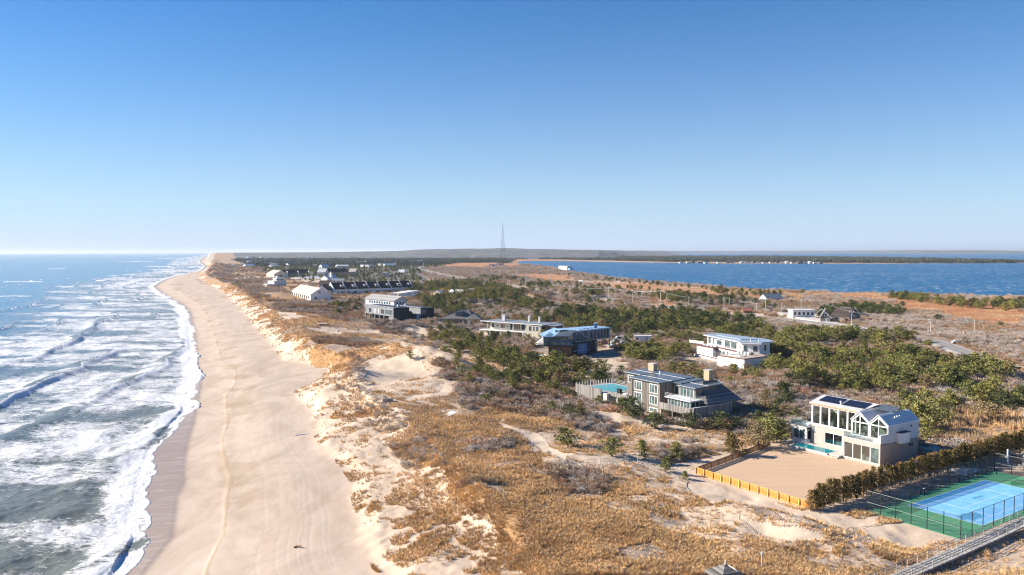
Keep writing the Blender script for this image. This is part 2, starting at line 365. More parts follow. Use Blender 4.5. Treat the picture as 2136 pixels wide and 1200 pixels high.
# ------------------------------------------------------------------ terrain sheet
_ZW = {}
def zones(x, y, wx=None, wy=None):
    if wx is None: wx = (fbm(x, y, 12, 3, 41) - .5); wy = (fbm(x, y, 12, 3, 43) - .5)
    k = np.clip(y / 130, 1, 12) ** .8
    def zone(lst):
        a = np.zeros(x.shape)
        for z in lst:
            p = z[1:]
            if p not in _ZW: _ZW[p] = np.array([(onz(a_, b_, 2.0) if b_ < 585 else hit(a_, b_))[:2] for a_, b_ in p])
            w = _ZW[p]
            sh = 1.0 if min(q[1] for q in p) > 560 else .15
            a = np.maximum(a, z[0] * pip(x + wx * 9 * k * sh, y + wy * 14 * k * sh, w))
        return a
    g = zone(GRASS); s = zone(SCRUB); s0 = s.copy(); ma = zone(MARSH); sa = zone(SAND); f = zone(FOREST)
    xt = TOE(y); xc = smooth(CREST, 4)(y); xs = SHORE(y); xw = WET(y)
    inland = ss(0, 3, x - xt)
    # default cover between the traced zones
    tt = ss(0, 1, (x - xt) / np.maximum(xc - xt, 5))
    n1 = fbm(x, y, 22, 4, 51)
    de = np.where(x < xc, .26 + .35 * (n1 - .5), np.interp(y, [0, 300, 600, 700, 2500], [.40, .5, .58, .85, .85]))
    g = np.maximum(g, inland * de * (sa < .1) * (s < .1) * (ma < .1))
    s = np.maximum(s, inland * np.maximum(ss(40, 90, x - xc) * np.interp(y, [600, 720], [.62, .40]), .45 * ss(0, 10, x - xc) * (y > 380)) * ((g < .7) | (y > 420)) * (sa < .1))
    s = np.where(s0 > .1, s, np.where(g > .7, s * .3, s)); g = np.where(s0 > .1, g * .35, g)
    f = np.maximum(f, inland * np.where(x > y * .0, y > 4600, y > 3000) * (x - xt > 120 + y * .01))
    f = np.where((sa > .1), 0, f)
    g = g * (1 - .9 * sa); s = s * (1 - .92 * sa)
    return g, s, ma, sa, f

def build_ground():
    Ys = np.concatenate([1 / np.linspace(1 / 66.0, 1 / 1400.0, 560), np.geomspace(1400, 24000, 150)[1:]])
    us = np.linspace(-1.2, 1.2, 1240)
    Y, U = np.meshgrid(Ys, us, indexing='ij'); X = Y * U
    Zg = ground(X.ravel(), Y.ravel()).reshape(X.shape)
    x, y = X.ravel(), Y.ravel()
    wx = (fbm(x, y, 12, 3, 41) - .5); wy = (fbm(x, y, 12, 3, 43) - .5)
    g, s, ma, sa, f = zones(x, y, wx, wy)
    xt = TOE(y); xc = smooth(CREST, 4)(y); xs = SHORE(y); xw = WET(y); inland = ss(0, 3, x - xt)
    # tracks and the road
    tr = np.zeros(x.shape)
    for w, pts in TRACKS:
        P = hpoly(pts)
        for i in range(1, len(P)):
            a, b = P[i - 1], P[i]; e = b - a; L = e @ e + 1e-9
            m_ = (x > min(a[0], b[0]) - 5) & (x < max(a[0], b[0]) + 5) & (y > min(a[1], b[1]) - 5) & (y < max(a[1], b[1]) + 5)
            t = np.clip(((x[m_] - a[0]) * e[0] + (y[m_] - a[1]) * e[1]) / L, 0, 1)
            d = np.hypot(x[m_] - a[0] - e[0] * t + wx[m_] * 2, y[m_] - a[1] - e[1] * t + wy[m_] * 2)
            tr[m_] = np.maximum(tr[m_], 1 - ss(w * .25, w * .8, d))
    tr *= inland
    g *= 1 - tr; s *= 1 - tr
    wet = np.where(x < xw, 1.0, 1 - ss(0, 1.2 + y * .002, x - xw))
    # wheel tracks and tide lines on the beach, as damp or pressed sand
    bd = x - xw; wd = np.maximum(xt - xw, 5)
    q = bd / wd
    line = np.exp(-((q - .30 - .04 * (fbm(y, y * 0, 18, 3, 3) - .5)) / .012) ** 2) * .8
    patch = ss(.46, .62, fbm(x, y * .6, 7, 4, 61)) * ss(.12, .3, q) * (1 - ss(.5, .62, q))
    ruts = 0
    for c in (.5, .512, .60, .66, .685, .72, .745, .752, .82, .86):
        ruts = ruts + np.exp(-((q - c - .05 * (fbm(y, y * 0, 70, 2, int(c * 100)) - .5)) / (.0045)) ** 2)
    damp = np.clip(line + patch * .7, 0, 1) * (x < xt) * (y < 1500)
    # geometry of ridge lines left by the tide
    dz = (0.10 * ss(.27, .30, q) * (1 - ss(.30, .40, q)) - .018 * np.clip(ruts, 0, 1)) * (x < xt) * (x > xw) * (y < 900)
    Zg = Zg + dz.reshape(X.shape)
    # road is a little above; skip the sea side
    nr, nc = X.shape
    keep_v = (X > SHORE(Y) - 25 - .02 * Y)
    i0 = (np.arange(nr - 1)[:, None] * nc + np.arange(nc - 1)[None]).ravel()
    Fq = np.stack([i0, i0 + 1, i0 + nc + 1, i0 + nc], 1)
    kv = keep_v.ravel(); Fq = Fq[kv[Fq].any(1)]
    V = np.stack([x, y, Zg.ravel()], 1)
    used = np.unique(Fq); mp = np.full(len(V), -1); mp[used] = np.arange(len(used))
    me = mesh_np('ground', V[used], mp[Fq], ground_mat())
    for nme, v in (('grass', g), ('scrub', s), ('marsh', ma), ('wood', f), ('wet', wet), ('damp', damp), ('beach', 1 - inland), ('ruts', np.clip(ruts, 0, 1) * (x < xt) * (y < 700))):
        fattr(me, nme, v[used])
    link('ground', me, 'structure')
    return me

def ground_mat():
    m, t, b, o = nodes('ground')
    P = pos(t)
    nf = noise(t, 1.6, 6, .65, P); nm = noise(t, .28, 6, .62, P); nl = noise(t, .035, 5, .6, P); nfar = noise(t, .012, 7, .65, P)
    st = noise(t, 1.0, 6, .6, pos(t, (.5, .16, .5)), 1.0)
    sand = ramp(t, mth(t, 'ADD', mth(t, 'MULTIPLY', nl, .5), mth(t, 'MULTIPLY', st, .5)), [(.34, (.48, .375, .29)), (.52, (.53, .43, .34)), (.68, (.55, .46, .38))])
    sand = mixc(t, mth(t, 'MULTIPLY', attr(t, 'damp'), cover(t, attr(t, 'damp'), nf, 3)), sand, (.38, .29, .19))
    sand = mixc(t, mth(t, 'MULTIPLY', attr(t, 'ruts'), .25), sand, (.56, .50, .43))
    pinkish = mixc(t, mth(t, 'MULTIPLY', attr(t, 'beach'), .35), sand, (.52, .395, .30))
    sand = mixc(t, .5, sand, pinkish)
    sand = mixc(t, mth(t, 'MULTIPLY', mth(t, 'SUBTRACT', 1.0, attr(t, 'beach')), .7), sand, mixc(t, nf, (.56, .43, .31), (.68, .56, .43)))  # inland sand coloured brighter and warmer, standing in for sunlight it lacks
    spk = noise(t, 5.5, 3, .6, P); wr = mth(t, 'MULTIPLY', ramp(t, spk, [(.60, (0, 0, 0)), (.70, (1, 1, 1))]), ramp(t, nl, [(.45, (.15, .15, .15)), (.65, (.7, .7, .7))]))
    sand = mixc(t, mth(t, 'MULTIPLY', wr, .6), sand, (.24, .17, .11))
    tone = noise(t, .09, 5, .6, pos(t, (1, .45, 1)), 1.5); sand = mixc(t, 1.0, sand, ramp(t, tone, [(.36, (.86, .83, .79)), (.6, (1.06, 1.05, 1.03))]), 'MULTIPLY')
    gcol = ramp(t, mth(t, 'ADD', mth(t, 'MULTIPLY', nm, .5), mth(t, 'MULTIPLY', nf, .5)), [(.3, (.22, .125, .05)), (.45, (.39, .215, .09)), (.58, (.48, .285, .13)), (.75, (.54, .38, .21))])
    scol = ramp(t, mth(t, 'ADD', mth(t, 'MULTIPLY', nm, .5), mth(t, 'MULTIPLY', nf, .5)), [(.3, (.16, .115, .08)), (.45, (.29, .215, .16)), (.6, (.39, .30, .235)), (.75, (.47, .38, .30))])
    mcol = ramp(t, mth(t, 'ADD', mth(t, 'MULTIPLY', nl, .6), mth(t, 'MULTIPLY', noise(t, 1, 5, .6, pos(t, (.02, .25, .1))), .4)), [(.32, (.30, .11, .045)), (.5, (.42, .19, .075)), (.66, (.52, .33, .17))])
    fcol = ramp(t, nfar, [(.38, (.05, .06, .05)), (.46, (.095, .10, .095)), (.60, (.165, .165, .16))])
    far_sp = ramp(t, noise(t, .06, 6, .7, P), [(.35, (.45, .45, .45)), (.65, (1.5, 1.45, 1.4))])
    fcol = mixc(t, 1.0, fcol, far_sp, 'MULTIPLY')
    c = sand
    mixn = mth(t, 'ADD', mth(t, 'MULTIPLY', nf, .45), mth(t, 'MULTIPLY', nm, .55))
    c = mixc(t, cover(t, mth(t, 'ADD', mth(t, 'MULTIPLY', attr(t, 'grass'), .60), .14), mixn, 8), c, gcol)
    c = mixc(t, cover(t, mth(t, 'ADD', mth(t, 'MULTIPLY', attr(t, 'scrub'), .66), .12), mth(t, 'ADD', mth(t, 'MULTIPLY', nm, .6), mth(t, 'MULTIPLY', nl, .4)), 9), c, scol)
    fm = mth(t, 'MULTIPLY', cover(t, .50, noise(t, .022, 6, .62, pos(t, (1, .6, 1))), 14), mth(t, 'MULTIPLY', attr(t, 'grass'), .85)); c = mixc(t, fm, c, scol)
    c = mixc(t, attr(t, 'marsh'), c, mcol)
    c = mixc(t, attr(t, 'wood'), c, fcol)
    c = mixc(t, mth(t, 'MULTIPLY', attr(t, 'wet'), .9), c, (.30, .225, .175))
    t.links.new(c, b.inputs['Base Color'])
    strk = ramp(t, noise(t, 1, 6, .65, pos(t, (.12, 1.3, 1)), .5), [(.52, (0, 0, 0)), (.62, (1, 1, 1))])
    c = mixc(t, mth(t, 'MULTIPLY', mth(t, 'MULTIPLY', attr(t, 'wet'), strk), .35), c, (.62, .58, .54))
    t.links.new(c, b.inputs['Base Color'])
    rg = mth(t, 'SUBTRACT', .95, mth(t, 'MULTIPLY', attr(t, 'wet'), .55))
    t.links.new(rg, b.inputs['Roughness']); b.inputs['Specular IOR Level'].default_value = .35
    h = mth(t, 'ADD', mth(t, 'MULTIPLY', nf, .35), nm)
    veg = mth(t, 'MAXIMUM', attr(t, 'grass'), attr(t, 'scrub'))
    h = mth(t, 'MULTIPLY', h, mth(t, 'ADD', .14, mth(t, 'MULTIPLY', veg, .86)))
    bump(t, b, h, .55, .8)
    return m

# ------------------------------------------------------------------ ocean with surf
def build_ocean():
    Ys = np.concatenate([1 / np.linspace(1 / 62.0, 1 / 1500.0, 560), np.geomspace(1500, 40000, 90)[1:]])
    nc = 640
    tcol = np.linspace(0, 1, nc)
    xs = SHORE(Ys) + 8
    X = xs[:, None] - (tcol[None] ** 1.25) * (1.25 * Ys[:, None] + 120 + np.minimum(xs, 0)[:, None] * .9 + 30)
    Y = np.repeat(Ys[:, None], nc, 1)
    x, y = X.ravel(), Y.ravel()
    off = SHORE(y) - x                                   # metres offshore
    lobe = (3.6 * np.sqrt(np.abs(np.sin(y / 8.5 + 2.2 * vn(y / 30, y * 0, 130)))) * vn(y / 17.0, y * 0, 131) + 1.2 * np.sqrt(np.abs(np.sin(y / 2.7 + 3 * vn(y / 9, y * 0, 133)))) - .6) * np.clip(1.6 - y / 700, .3, 1)
    offg = off; off = off + lobe
    # crest reference line: turns towards the shore line with distance
    yy = np.linspace(40, 3000, 3000); sl_ = np.gradient(smooth(SHORE, 30)(yy), yy)
    sl_ = np.convolve(sl_, np.ones(121) / 121, 'same'); slope = sl_ + .06 + .40 * np.exp(-((yy - 100) / 95.0) ** 2) + .10 * np.exp(-yy / 400)
    ref = np.cumsum(slope) * (yy[1] - yy[0])
    xr = np.interp(y, yy, ref)
    w1 = (fbm(x, y, 60, 3, 71) - .5)
    ph = (x - xr + w1 * 26) / 30.0
    fr = ph - np.floor(ph); idn = np.floor(ph)
    seg = vn(idn * 3.7, y / 55.0, 77)                    # each crest lives for a stretch of its length
    crest = np.exp(-((fr - .5) / np.where(fr < .5, .17, .07)) ** 2)      # steeper to landward
    fade = np.exp(-np.clip(y - 200, 0, None) / 900)
    surf = ss(-2, 8, off)
    amp = (0.35 + 1.25 * ss(.42, .72, seg)) * surf * (.25 + .75 * np.exp(-np.abs(off - 60) / 120)) * (.35 + .65 * fade)
    z = crest * amp
    ph2 = (x * .96 + y * .18 + w1 * 12) / 9.0
    z = z + .10 * np.sin(ph2 * 6.283) * surf * fade + .8 * (fbm(x, y * .7, 4.5, 5, 81) - .5) * surf * fade + .35 * (fbm(x, y, 1.4, 3, 83) - .5) * surf * np.clip(1.3 - y / 350, 0, 1)
    z = z + .3 * (fbm(x, y, 30, 3, 82) - .5) * surf
    width = np.interp(y, [60, 110, 150, 230, 400, 800, 2000, 6000], [30, 46, 95, 150, 160, 165, 180, 260])
    n2 = fbm(x, y, 26, 4, 91); n3 = fbm(x, y, 8, 4, 92); n4 = fbm(x * .35, y, 11, 4, 95)
    cov = 1 - ss(.45, 1.25, off / (width * (0.7 + .6 * n2)))
    nearb = np.interp(y, [90, 130, 200], [.85, .95, 1.15])
    cov = np.minimum(cov * nearb * (.16 + .86 * n4), .70 + .16 * (n3 > .55))
    cov = np.maximum(cov, 1.0 * (1 - ss(3.5, 9 + 14 * n2, off)) * ss(-.5, .6, offg + 1.5 + 2 * n3))
    cov = np.where(film_ := ((offg < 0) & (off > 0)), np.where(off < .9, 1.0, .50 + .45 * n3), cov)                              # wash at the edge
    brk = ss(.40, .62, seg) * (off < width * 1.25)
    behind = np.exp(-np.clip(fr - .52, 0, 1) / .16) * (fr > .5)
    cov = np.maximum(cov, brk * behind * (.62 + .6 * n3) * np.interp(y, [100, 200], [.8, 1]))
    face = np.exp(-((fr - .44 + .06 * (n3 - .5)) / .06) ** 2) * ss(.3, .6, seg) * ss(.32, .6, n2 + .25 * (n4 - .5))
    cov = cov * (1 - .8 * face * ss(.35, .55, n3 + .15))
    caps = (y < 900) & (vn(x / 16 + 3, y / 34, 93) > .96) & (vn(idn, y / 60, 94) > .45) & (off > width)
    cov = np.maximum(cov, caps * .75 * np.clip(1.2 - y / 3000, 0, 1) * (fbm(x, y, 9, 3, 96) > .45))
    outer = (np.exp(-((fr - .56) / .07) ** 2)) * (seg > .76) * (off > width * .9) * (off < width * 3.6)
    cov = np.maximum(cov, outer * .95 * (y < 330))
    for px_, py_, hw, hh in ((50,588,66,1.6),(115,561,26,1.0),(285,546,34,1.2),(360,539,30,.8),(205,586,14,1.2),(30,603,40,.9),(20,618,60,.9),(250,575,30,.8),(330,556,40,.8)):
        q = onz(px_, py_, 0); hx, hy = hw * q[1] / CF, max(hh * q[1] ** 2 / (CZ * CF), 3)
        d = np.hypot((x - q[0]) / hx, (y - q[1]) / hy); cov = np.maximum(cov, (1 - ss(.55, 1.0, d + .5 * (n3 - .5))) * .95)
    z = z + .22 * np.clip(cov, 0, 1) * (fbm(x, y, 1.7, 3, 97) - .3) * np.clip(1.3 - y / 400, 0, 1)
    edge = ss(-5.5, 1.5, off + 4 * (fbm(y, y * 0, 6, 3, 98) - .5))
    z = z * ss(-3, 6, off) + .06
    xw_, xs_ = WET(y), SHORE(y); tb = np.clip((x - xs_) / np.maximum(xw_ - xs_, .5), 0, 1.6); sandz = np.where(x > xs_, .55 * tb, 0)
    film = (offg < 1.5) & (off > 0)
    z = np.where(film, sandz + .05, z); z = np.where(off <= 0, sandz - .35, z)
    nr = len(Ys)
    i0 = (np.arange(nr - 1)[:, None] * nc + np.arange(nc - 1)[None]).ravel()
    Fq = np.stack([i0, i0 + nc, i0 + nc + 1, i0 + 1], 1)
    me = mesh_np('ocean', np.stack([x, y, z], 1), Fq, ocean_mat())
    fattr(me, 'foam', np.clip(cov, 0, 1)); fattr(me, 'off', np.clip(off / 160, 0, 1)); fattr(me, 'face', face * np.clip(amp, 0, 1))
    link('ocean', me, 'structure')

def ocean_mat():
    m, t, b, o = nodes('ocean')
    P = pos(t)
    deep = mixc(t, ramp(t, attr(t, 'off'), [(.1, (0, 0, 0)), (.95, (1, 1, 1))]), (.16, .165, .125), (.045, .17, .28))
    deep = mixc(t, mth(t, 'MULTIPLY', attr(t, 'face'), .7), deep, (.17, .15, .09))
    lace = noise(t, 1.15, 8, .7, pos(t, (.45, 1.0, 1.0)), 1.6)
    lace2 = noise(t, .22, 7, .72, pos(t, (.6, 1.0, 1.0)), 1.2)
    n = mth(t, 'ADD', mth(t, 'MULTIPLY', lace, .55), mth(t, 'MULTIPLY', lace2, .45))
    f = cover(t, mth(t, 'ADD', mth(t, 'MULTIPLY', attr(t, 'foam'), .52), .17), n, 9)
    fine = noise(t, 3.2, 5, .7, P)
    f = mth(t, 'MULTIPLY', f, ramp(t, fine, [(.38, (.4, .4, .4)), (.49, (1, 1, 1))]))
    c = mixc(t, f, deep, (.84, .84, .84))
    t.links.new(c, b.inputs['Base Color'])
    t.links.new(mth(t, 'ADD', mth(t, 'MULTIPLY', f, .6), .16), b.inputs['Roughness'])
    b.inputs['IOR'].default_value = 1.333; b.inputs['Specular IOR Level'].default_value = .5
    w1 = noise(t, .8, 7, .68, pos(t, (1.0, .6, 1))); w2 = noise(t, .06, 5, .6, pos(t, (1.0, .4, 1)))
    h = mth(t, 'ADD', mth(t, 'MULTIPLY', w1, .6), mth(t, 'ADD', mth(t, 'MULTIPLY', w2, 3.0), mth(t, 'MULTIPLY', f, .25)))
    bump(t, b, h, .6, .7)
    return m

def build_bay():
    xs = [-200, 60000]; V = [(-100, 480, 0), (60000, 480, 0), (60000, 60000, 0), (-6000, 60000, 0)]
    me = mesh_np('bay', V, [(0, 1, 2, 3)], None, False)
    m, t, b, o = nodes('bay_water')
    P = pos(t)
    cap = noise(t, 1, 3, .5, pos(t, (.08, .17, 1))); cap2 = noise(t, .005, 3, .5, P)
    f = ramp(t, mth(t, 'ADD', cap, mth(t, 'MULTIPLY', mth(t, 'SUBTRACT', cap2, .5), .15)), [(.62, (0, 0, 0)), (.66, (1, 1, 1))])
    tone = ramp(t, noise(t, 1, 5, .6, pos(t, (.012, .03, 1))), [(.35, (.012, .10, .22)), (.65, (.03, .16, .31))])
    t.links.new(mixc(t, f, tone, (.7, .72, .75)), b.inputs['Base Color'])
    b.inputs['Roughness'].default_value = .42; b.inputs['IOR'].default_value = 1.333
    h = noise(t, .25, 6, .65, P); bump(t, b, h, 1.0, 2.2)
    me.materials.append(m)
    link('bay', me, 'structure')

build_ground(); build_ocean(); build_bay()
# ------------------------------------------------------------------ vegetation
rng = np.random.default_rng(7)
def leafmat(name, c_lo, c_hi, c_alt=None, rough=.85, alt_at=.8, sc=.7):
    m, t, b, o = nodes(name)
    oi = t.nodes.new('ShaderNodeObjectInfo')
    f = noise(t, sc, 4, .6, pos(t))
    base = mixc(t, ramp(t, f, [(.34, (0, 0, 0)), (.66, (1, 1, 1))]), c_lo, c_hi)
    tint = ramp(t, oi.outputs['Random'], [(0, (.72, .76, .72)), (.45, (1, 1, 1)), (.9, (1.28, 1.18, 1.05)), (1, (1.1, 1.0, .95))])
    c = mixc(t, 1.0, base, tint, 'MULTIPLY')
    if c_alt:
        k = ramp(t, oi.outputs['Random'], [(0, (0, 0, 0)), (alt_at, (0, 0, 0)), (min(alt_at + .03, 1), (1, 1, 1))])
        c = mixc(t, mth(t, 'MULTIPLY', k, .85), c, c_alt)
    t.links.new(c, b.inputs['Base Color']); b.inputs['Roughness'].default_value = rough
    b.inputs['Specular IOR Level'].default_value = .15
    return m
M_PINE = leafmat('pine_needles', (.10, .115, .04), (.36, .335, .10), (.30, .215, .11), alt_at=.8)
M_DPINE = leafmat('dark_needles', (.05, .068, .03), (.15, .17, .065))
M_FARWOOD = leafmat('far_wood_leaves', (.045, .06, .035), (.12, .125, .085))
M_CEDAR = leafmat('cedar_foliage', (.09, .075, .025), (.33, .23, .08), (.34, .21, .085), alt_at=.7, sc=1.6)
M_SHRUB = leafmat('bare_twigs', (.34, .255, .20), (.64, .50, .40), (.48, .44, .40), alt_at=.6)
M_BROWN = leafmat('brown_leaves', (.26, .185, .12), (.50, .36, .24), (.50, .28, .18), alt_at=.8)
M_GRASS = leafmat('beach_grass', (.44, .27, .12), (.88, .58, .285), (.46, .36, .28), alt_at=.78, sc=.13)
M_REED = leafmat('reed_straw', (.38, .24, .13), (.66, .47, .29))
M_BARK = plain('bark', (.16, .12, .09), (.27, .22, .18), .95, 6)
M_GBARK = plain('grey_bark', (.36, .31, .27), (.5, .45, .4), .95, 6)

def tri_clump(rg, V, F, c, r, n, size, up=.35, flat=.6):
    for _ in range(n):
        d = rg.normal(size=3); d /= np.linalg.norm(d); d[2] = d[2] * flat
        p = c + d * r * (rg.random() ** .4)
        ax = d + np.array([0, 0, up]) + rg.normal(size=3) * .35; ax /= np.linalg.norm(ax)
        s = np.cross(ax, rg.normal(size=3)); s /= np.linalg.norm(s)
        L = size * (.6 + .8 * rg.random()); w = L * (.28 + .2 * rg.random())
        k = len(V); V += [p - s * w, p + s * w, p + ax * L]; F.append((k, k + 1, k + 2))
def limb(V, F, a, b, ra, rb, n=5):
    a, b = np.array(a, float), np.array(b, float); ax = b - a; ax /= np.linalg.norm(ax) + 1e-9
    s = np.cross(ax, [0.3, 1, 0.2]); s /= np.linalg.norm(s); q = np.cross(ax, s); k = len(V)
    for P, r in ((a, ra), (b, rb)):
        for i in range(n): V.append(P + (s * math.cos(i * 6.283 / n) + q * math.sin(i * 6.283 / n)) * r)
    for i in range(n):
        j = (i + 1) % n; F.append((k + i, k + j, k + n + j)); F.append((k + i, k + n + j, k + n + i))
def pine_mesh(seed, form, mat, name='crown'):        # at unit height; form: 'spread', 'cone', 'round'
    rg = np.random.default_rng(seed); V, F, TV, TF = [], [], [], []
    lean = rg.normal(size=2) * .05
    limb(TV, TF, (0, 0, -.12), (lean[0], lean[1], .55), .035, .022); limb(TV, TF, (lean[0], lean[1], .55), (lean[0] * 2, lean[1] * 2, .9), .022, .008)
    nb = {'spread': 17, 'cone': 24, 'round': 20}[form]
    for i in range(nb):
        f = (i + .5) / nb
        if form == 'cone': z = .1 + .85 * f; R0 = .36 * (1 - f) ** .75 + .04
        elif form == 'round': z = .14 + .76 * f; R0 = .48 * math.sin(math.pi * (f * .75 + .2)) + .04
        else: z = .32 + .6 * f; R0 = .56 * math.sin(math.pi * (f * .68 + .22))
        R0 *= .7 + .55 * rg.random(); a = i * 2.4 + rg.random() * .9
        base = np.array([lean[0] * z * 1.8, lean[1] * z * 1.8, z - .06])
        tip = np.array([base[0] + math.cos(a) * R0, base[1] + math.sin(a) * R0, z + .05 * rg.random()])
        limb(TV, TF, base, tip * .85 + base * .15, .011, .004, 3)
        for q in (1.0, .62, .3):
            c = base + (tip - base) * q + rg.normal(size=3) * .025; c[2] += .03
            tri_clump(rg, V, F, c, (.105 if form != 'cone' else .08) * (.75 + .5 * rg.random()), 19, .066 if form != 'cone' else .058)
    c = np.array([lean[0] * 2, lean[1] * 2, .93]); tri_clump(rg, V, F, c, .07, 14, .07, up=1)
    return mesh_np(name, V, F, mat, False), mesh_np('trunk', TV, TF, M_BARK, False)
def bush_mesh(seed, mat, n=420, name='bush', size=.10, stems=14, h=.7):
    rg = np.random.default_rng(seed); V, F = [], []
    lobes = [(rg.normal() * .22, rg.normal() * .22, h * (.28 + .3 * rg.random()), .22 + .16 * rg.random()) for _ in range(7)]
    for i in range(n):
        lx, ly, lz, lr = lobes[i % 7]
        d = rg.normal(size=3); d /= np.linalg.norm(d); d[2] = abs(d[2]) * .9 - .25
        p = np.array([lx, ly, lz]) + d * lr * rg.random() ** .3
        if p[2] < .02: p[2] = .02 + .05 * rg.random()
        ax = d * .8 + np.array([0, 0, .7]) + rg.normal(size=3) * .4; ax /= np.linalg.norm(ax)
        s = np.cross(ax, rg.normal(size=3)); s /= np.linalg.norm(s) + 1e-9
        L = size * (.6 + rg.random()); w = L * .16; k = len(V)
        V += [p - s * w, p + s * w, p + ax * L]; F.append((k, k + 1, k + 2))
    for i in range(stems):
        lx, ly, lz, lr = lobes[i % 7]
        limb(V, F, (lx * .2, ly * .2, -.05), (lx + rg.normal() * .1, ly + rg.normal() * .1, lz + lr * .5), .012, .004, 3)
    me = mesh_np(name, V, F, mat, False); return me
def tuft_mesh(seed, mat, blades=16, h=1.0, lean=.45, w=.05, name='tuft'):
    rg = np.random.default_rng(seed); V, F = [], []
    for i in range(blades):
        a = rg.random() * 6.283; r = rg.random() * .34; b = np.array([math.cos(a) * r, math.sin(a) * r, -.05])
        L = h * (.55 + .6 * rg.random()); t = b + np.array([math.cos(a) * lean * L + .18, math.sin(a) * lean * L, L * .85]); s = np.array([-math.sin(a), math.cos(a), 0]) * w
        mid = (b + t) * .5 + np.array([0, 0, .08 * L]); k = len(V)
        V += [b - s, b + s, mid + s * .8, mid - s * .8, t]; F += [(k, k + 1, k + 2), (k, k + 2, k + 3), (k + 3, k + 2, k + 4)]
    return mesh_np(name, V, F, mat, False)

def scatter(name, meshes, x, y, s, label=None, cat=None, zoff=-.04, squash=.25, seed=1, z=None):
    """stuff: one object whose points carry copies of a few small meshes"""
    rg = np.random.default_rng(seed); n = len(x)
    if z is None: z = ground(x, y)
    pm = bpy.data.meshes.new(name); pm.vertices.add(n)
    pm.vertices.foreach_set('co', np.stack([x, y, z + zoff], 1).astype(np.float32).ravel())
    for nm, ty, v in (('siz', 'FLOAT', s), ('rot', 'FLOAT', rg.random(n) * 6.283), ('sq', 'FLOAT', 1 + squash * (rg.random(n) - .5) * 2)):
        a = pm.attributes.new(nm, ty, 'POINT'); a.data.foreach_set('value', np.asarray(v, np.float32))
    a = pm.attributes.new('pick', 'INT', 'POINT'); a.data.foreach_set('value', rg.integers(0, len(meshes), n).astype(np.int32))
    o = link(name, pm, 'stuff', label, cat)
    c = bpy.data.collections.new(name + '_sources')
    for i, me in enumerate(meshes):
        so_ = bpy.data.objects.new('%s_source_%02d' % (name, i), me); c.objects.link(so_)
    g = bpy.data.node_groups.new(name, 'GeometryNodeTree')
    g.interface.new_socket('Geometry', in_out='INPUT', socket_type='NodeSocketGeometry'); g.interface.new_socket('Geometry', in_out='OUTPUT', socket_type='NodeSocketGeometry')
    n_ = lambda k: g.nodes.new(k); L = g.links.new
    gi, go = n_('NodeGroupInput'), n_('NodeGroupOutput'); mp = n_('GeometryNodeMeshToPoints'); ip = n_('GeometryNodeInstanceOnPoints')
    ci = n_('GeometryNodeCollectionInfo'); ci.inputs['Collection'].default_value = c; ci.inputs['Separate Children'].default_value = True; ci.inputs['Reset Children'].default_value = True
    def at(nm, ty):
        a = n_('GeometryNodeInputNamedAttribute'); a.data_type = ty; a.inputs['Name'].default_value = nm; return a.outputs['Attribute']
    L(gi.outputs[0], mp.inputs['Mesh']); L(mp.outputs[0], ip.inputs['Points']); L(ci.outputs[0], ip.inputs['Instance'])
    ip.inputs['Pick Instance'].default_value = True; L(at('pick', 'INT'), ip.inputs['Instance Index'])
    cr = n_('ShaderNodeCombineXYZ'); L(at('rot', 'FLOAT'), cr.inputs[2]); L(cr.outputs[0], ip.inputs['Rotation'])
    cs = n_('ShaderNodeCombineXYZ'); mm = n_('ShaderNodeMath'); mm.operation = 'MULTIPLY'; sz = at('siz', 'FLOAT'); L(sz, mm.inputs[0]); L(at('sq', 'FLOAT'), mm.inputs[1])
    L(sz, cs.inputs[0]); L(sz, cs.inputs[1]); L(mm.outputs[0], cs.inputs[2]); L(cs.outputs[0], ip.inputs['Scale'])
    L(ip.outputs[0], go.inputs[0])
    md = o.modifiers.new('scatter', 'NODES'); md.node_group = g
    return o

NOGO = []                                            # (polygon) nothing grows inside buildings, courts, pools, roads
def nogo_f(P, a, s0, s1, d0, d1): NOGO.append(np.array([frame_pt(P, a, s, d) for s, d in ((s0, d0), (s1, d0), (s1, d1), (s0, d1))]))
nogo_f(GLASS_P, _ca, -8, 22, -31, 13); nogo_f(GLASS_P, _ca, -31, -10, -24.3, 24); nogo_f(GLASS_P, _ca, -11, -8, -30, 50); nogo_f(CEDAR_P, _ca, 2, 44, -1, 16); nogo_f(WHITE_P, _ca, -2, 38, -1.5, 30)
nogo_f(DARK_P, 125, -4, 37, -2, 26); nogo_f((21.5, 301.7, 4), 180, -21, 14, -10, 27); nogo_f((13.1, 362, 3), 149, -3, 35, -5, 14); nogo_f((-31, 437, 3), 180, -15, 12, -9, 15)
def free(x, y):
    k = np.ones(np.shape(x), bool)
    for p in NOGO: k &= ~pip(x, y, p)
    return k
def near_road(x, y, w=7):
    P = ROADW; d = np.full(np.shape(x), 1e9)
    for i in range(1, len(P)):
        a, b = P[i - 1], P[i]; e = b - a; t = np.clip(((x - a[0]) * e[0] + (y - a[1]) * e[1]) / (e @ e), 0, 1)
        d = np.minimum(d, np.hypot(x - a[0] - e[0] * t, y - a[1] - e[1] * t))
    return d < w
ROADW = np.array([onz(a, b, 3.0)[:2] for a, b in ROAD[0][1]])

def fanpts(n, y0, y1, pw, u0=-.75, u1=.95, seed=0):  # random ground points, denser towards the camera for higher pw
    rg = np.random.default_rng(seed); q = rg.random(n)
    a, b = y0 ** (2 - pw), y1 ** (2 - pw)
    Y = (a + (b - a) * q) ** (1 / (2 - pw)) if abs(pw - 2) > 1e-3 else y0 * (y1 / y0) ** q
    return Y * (u0 + (u1 - u0) * rg.random(n)), Y

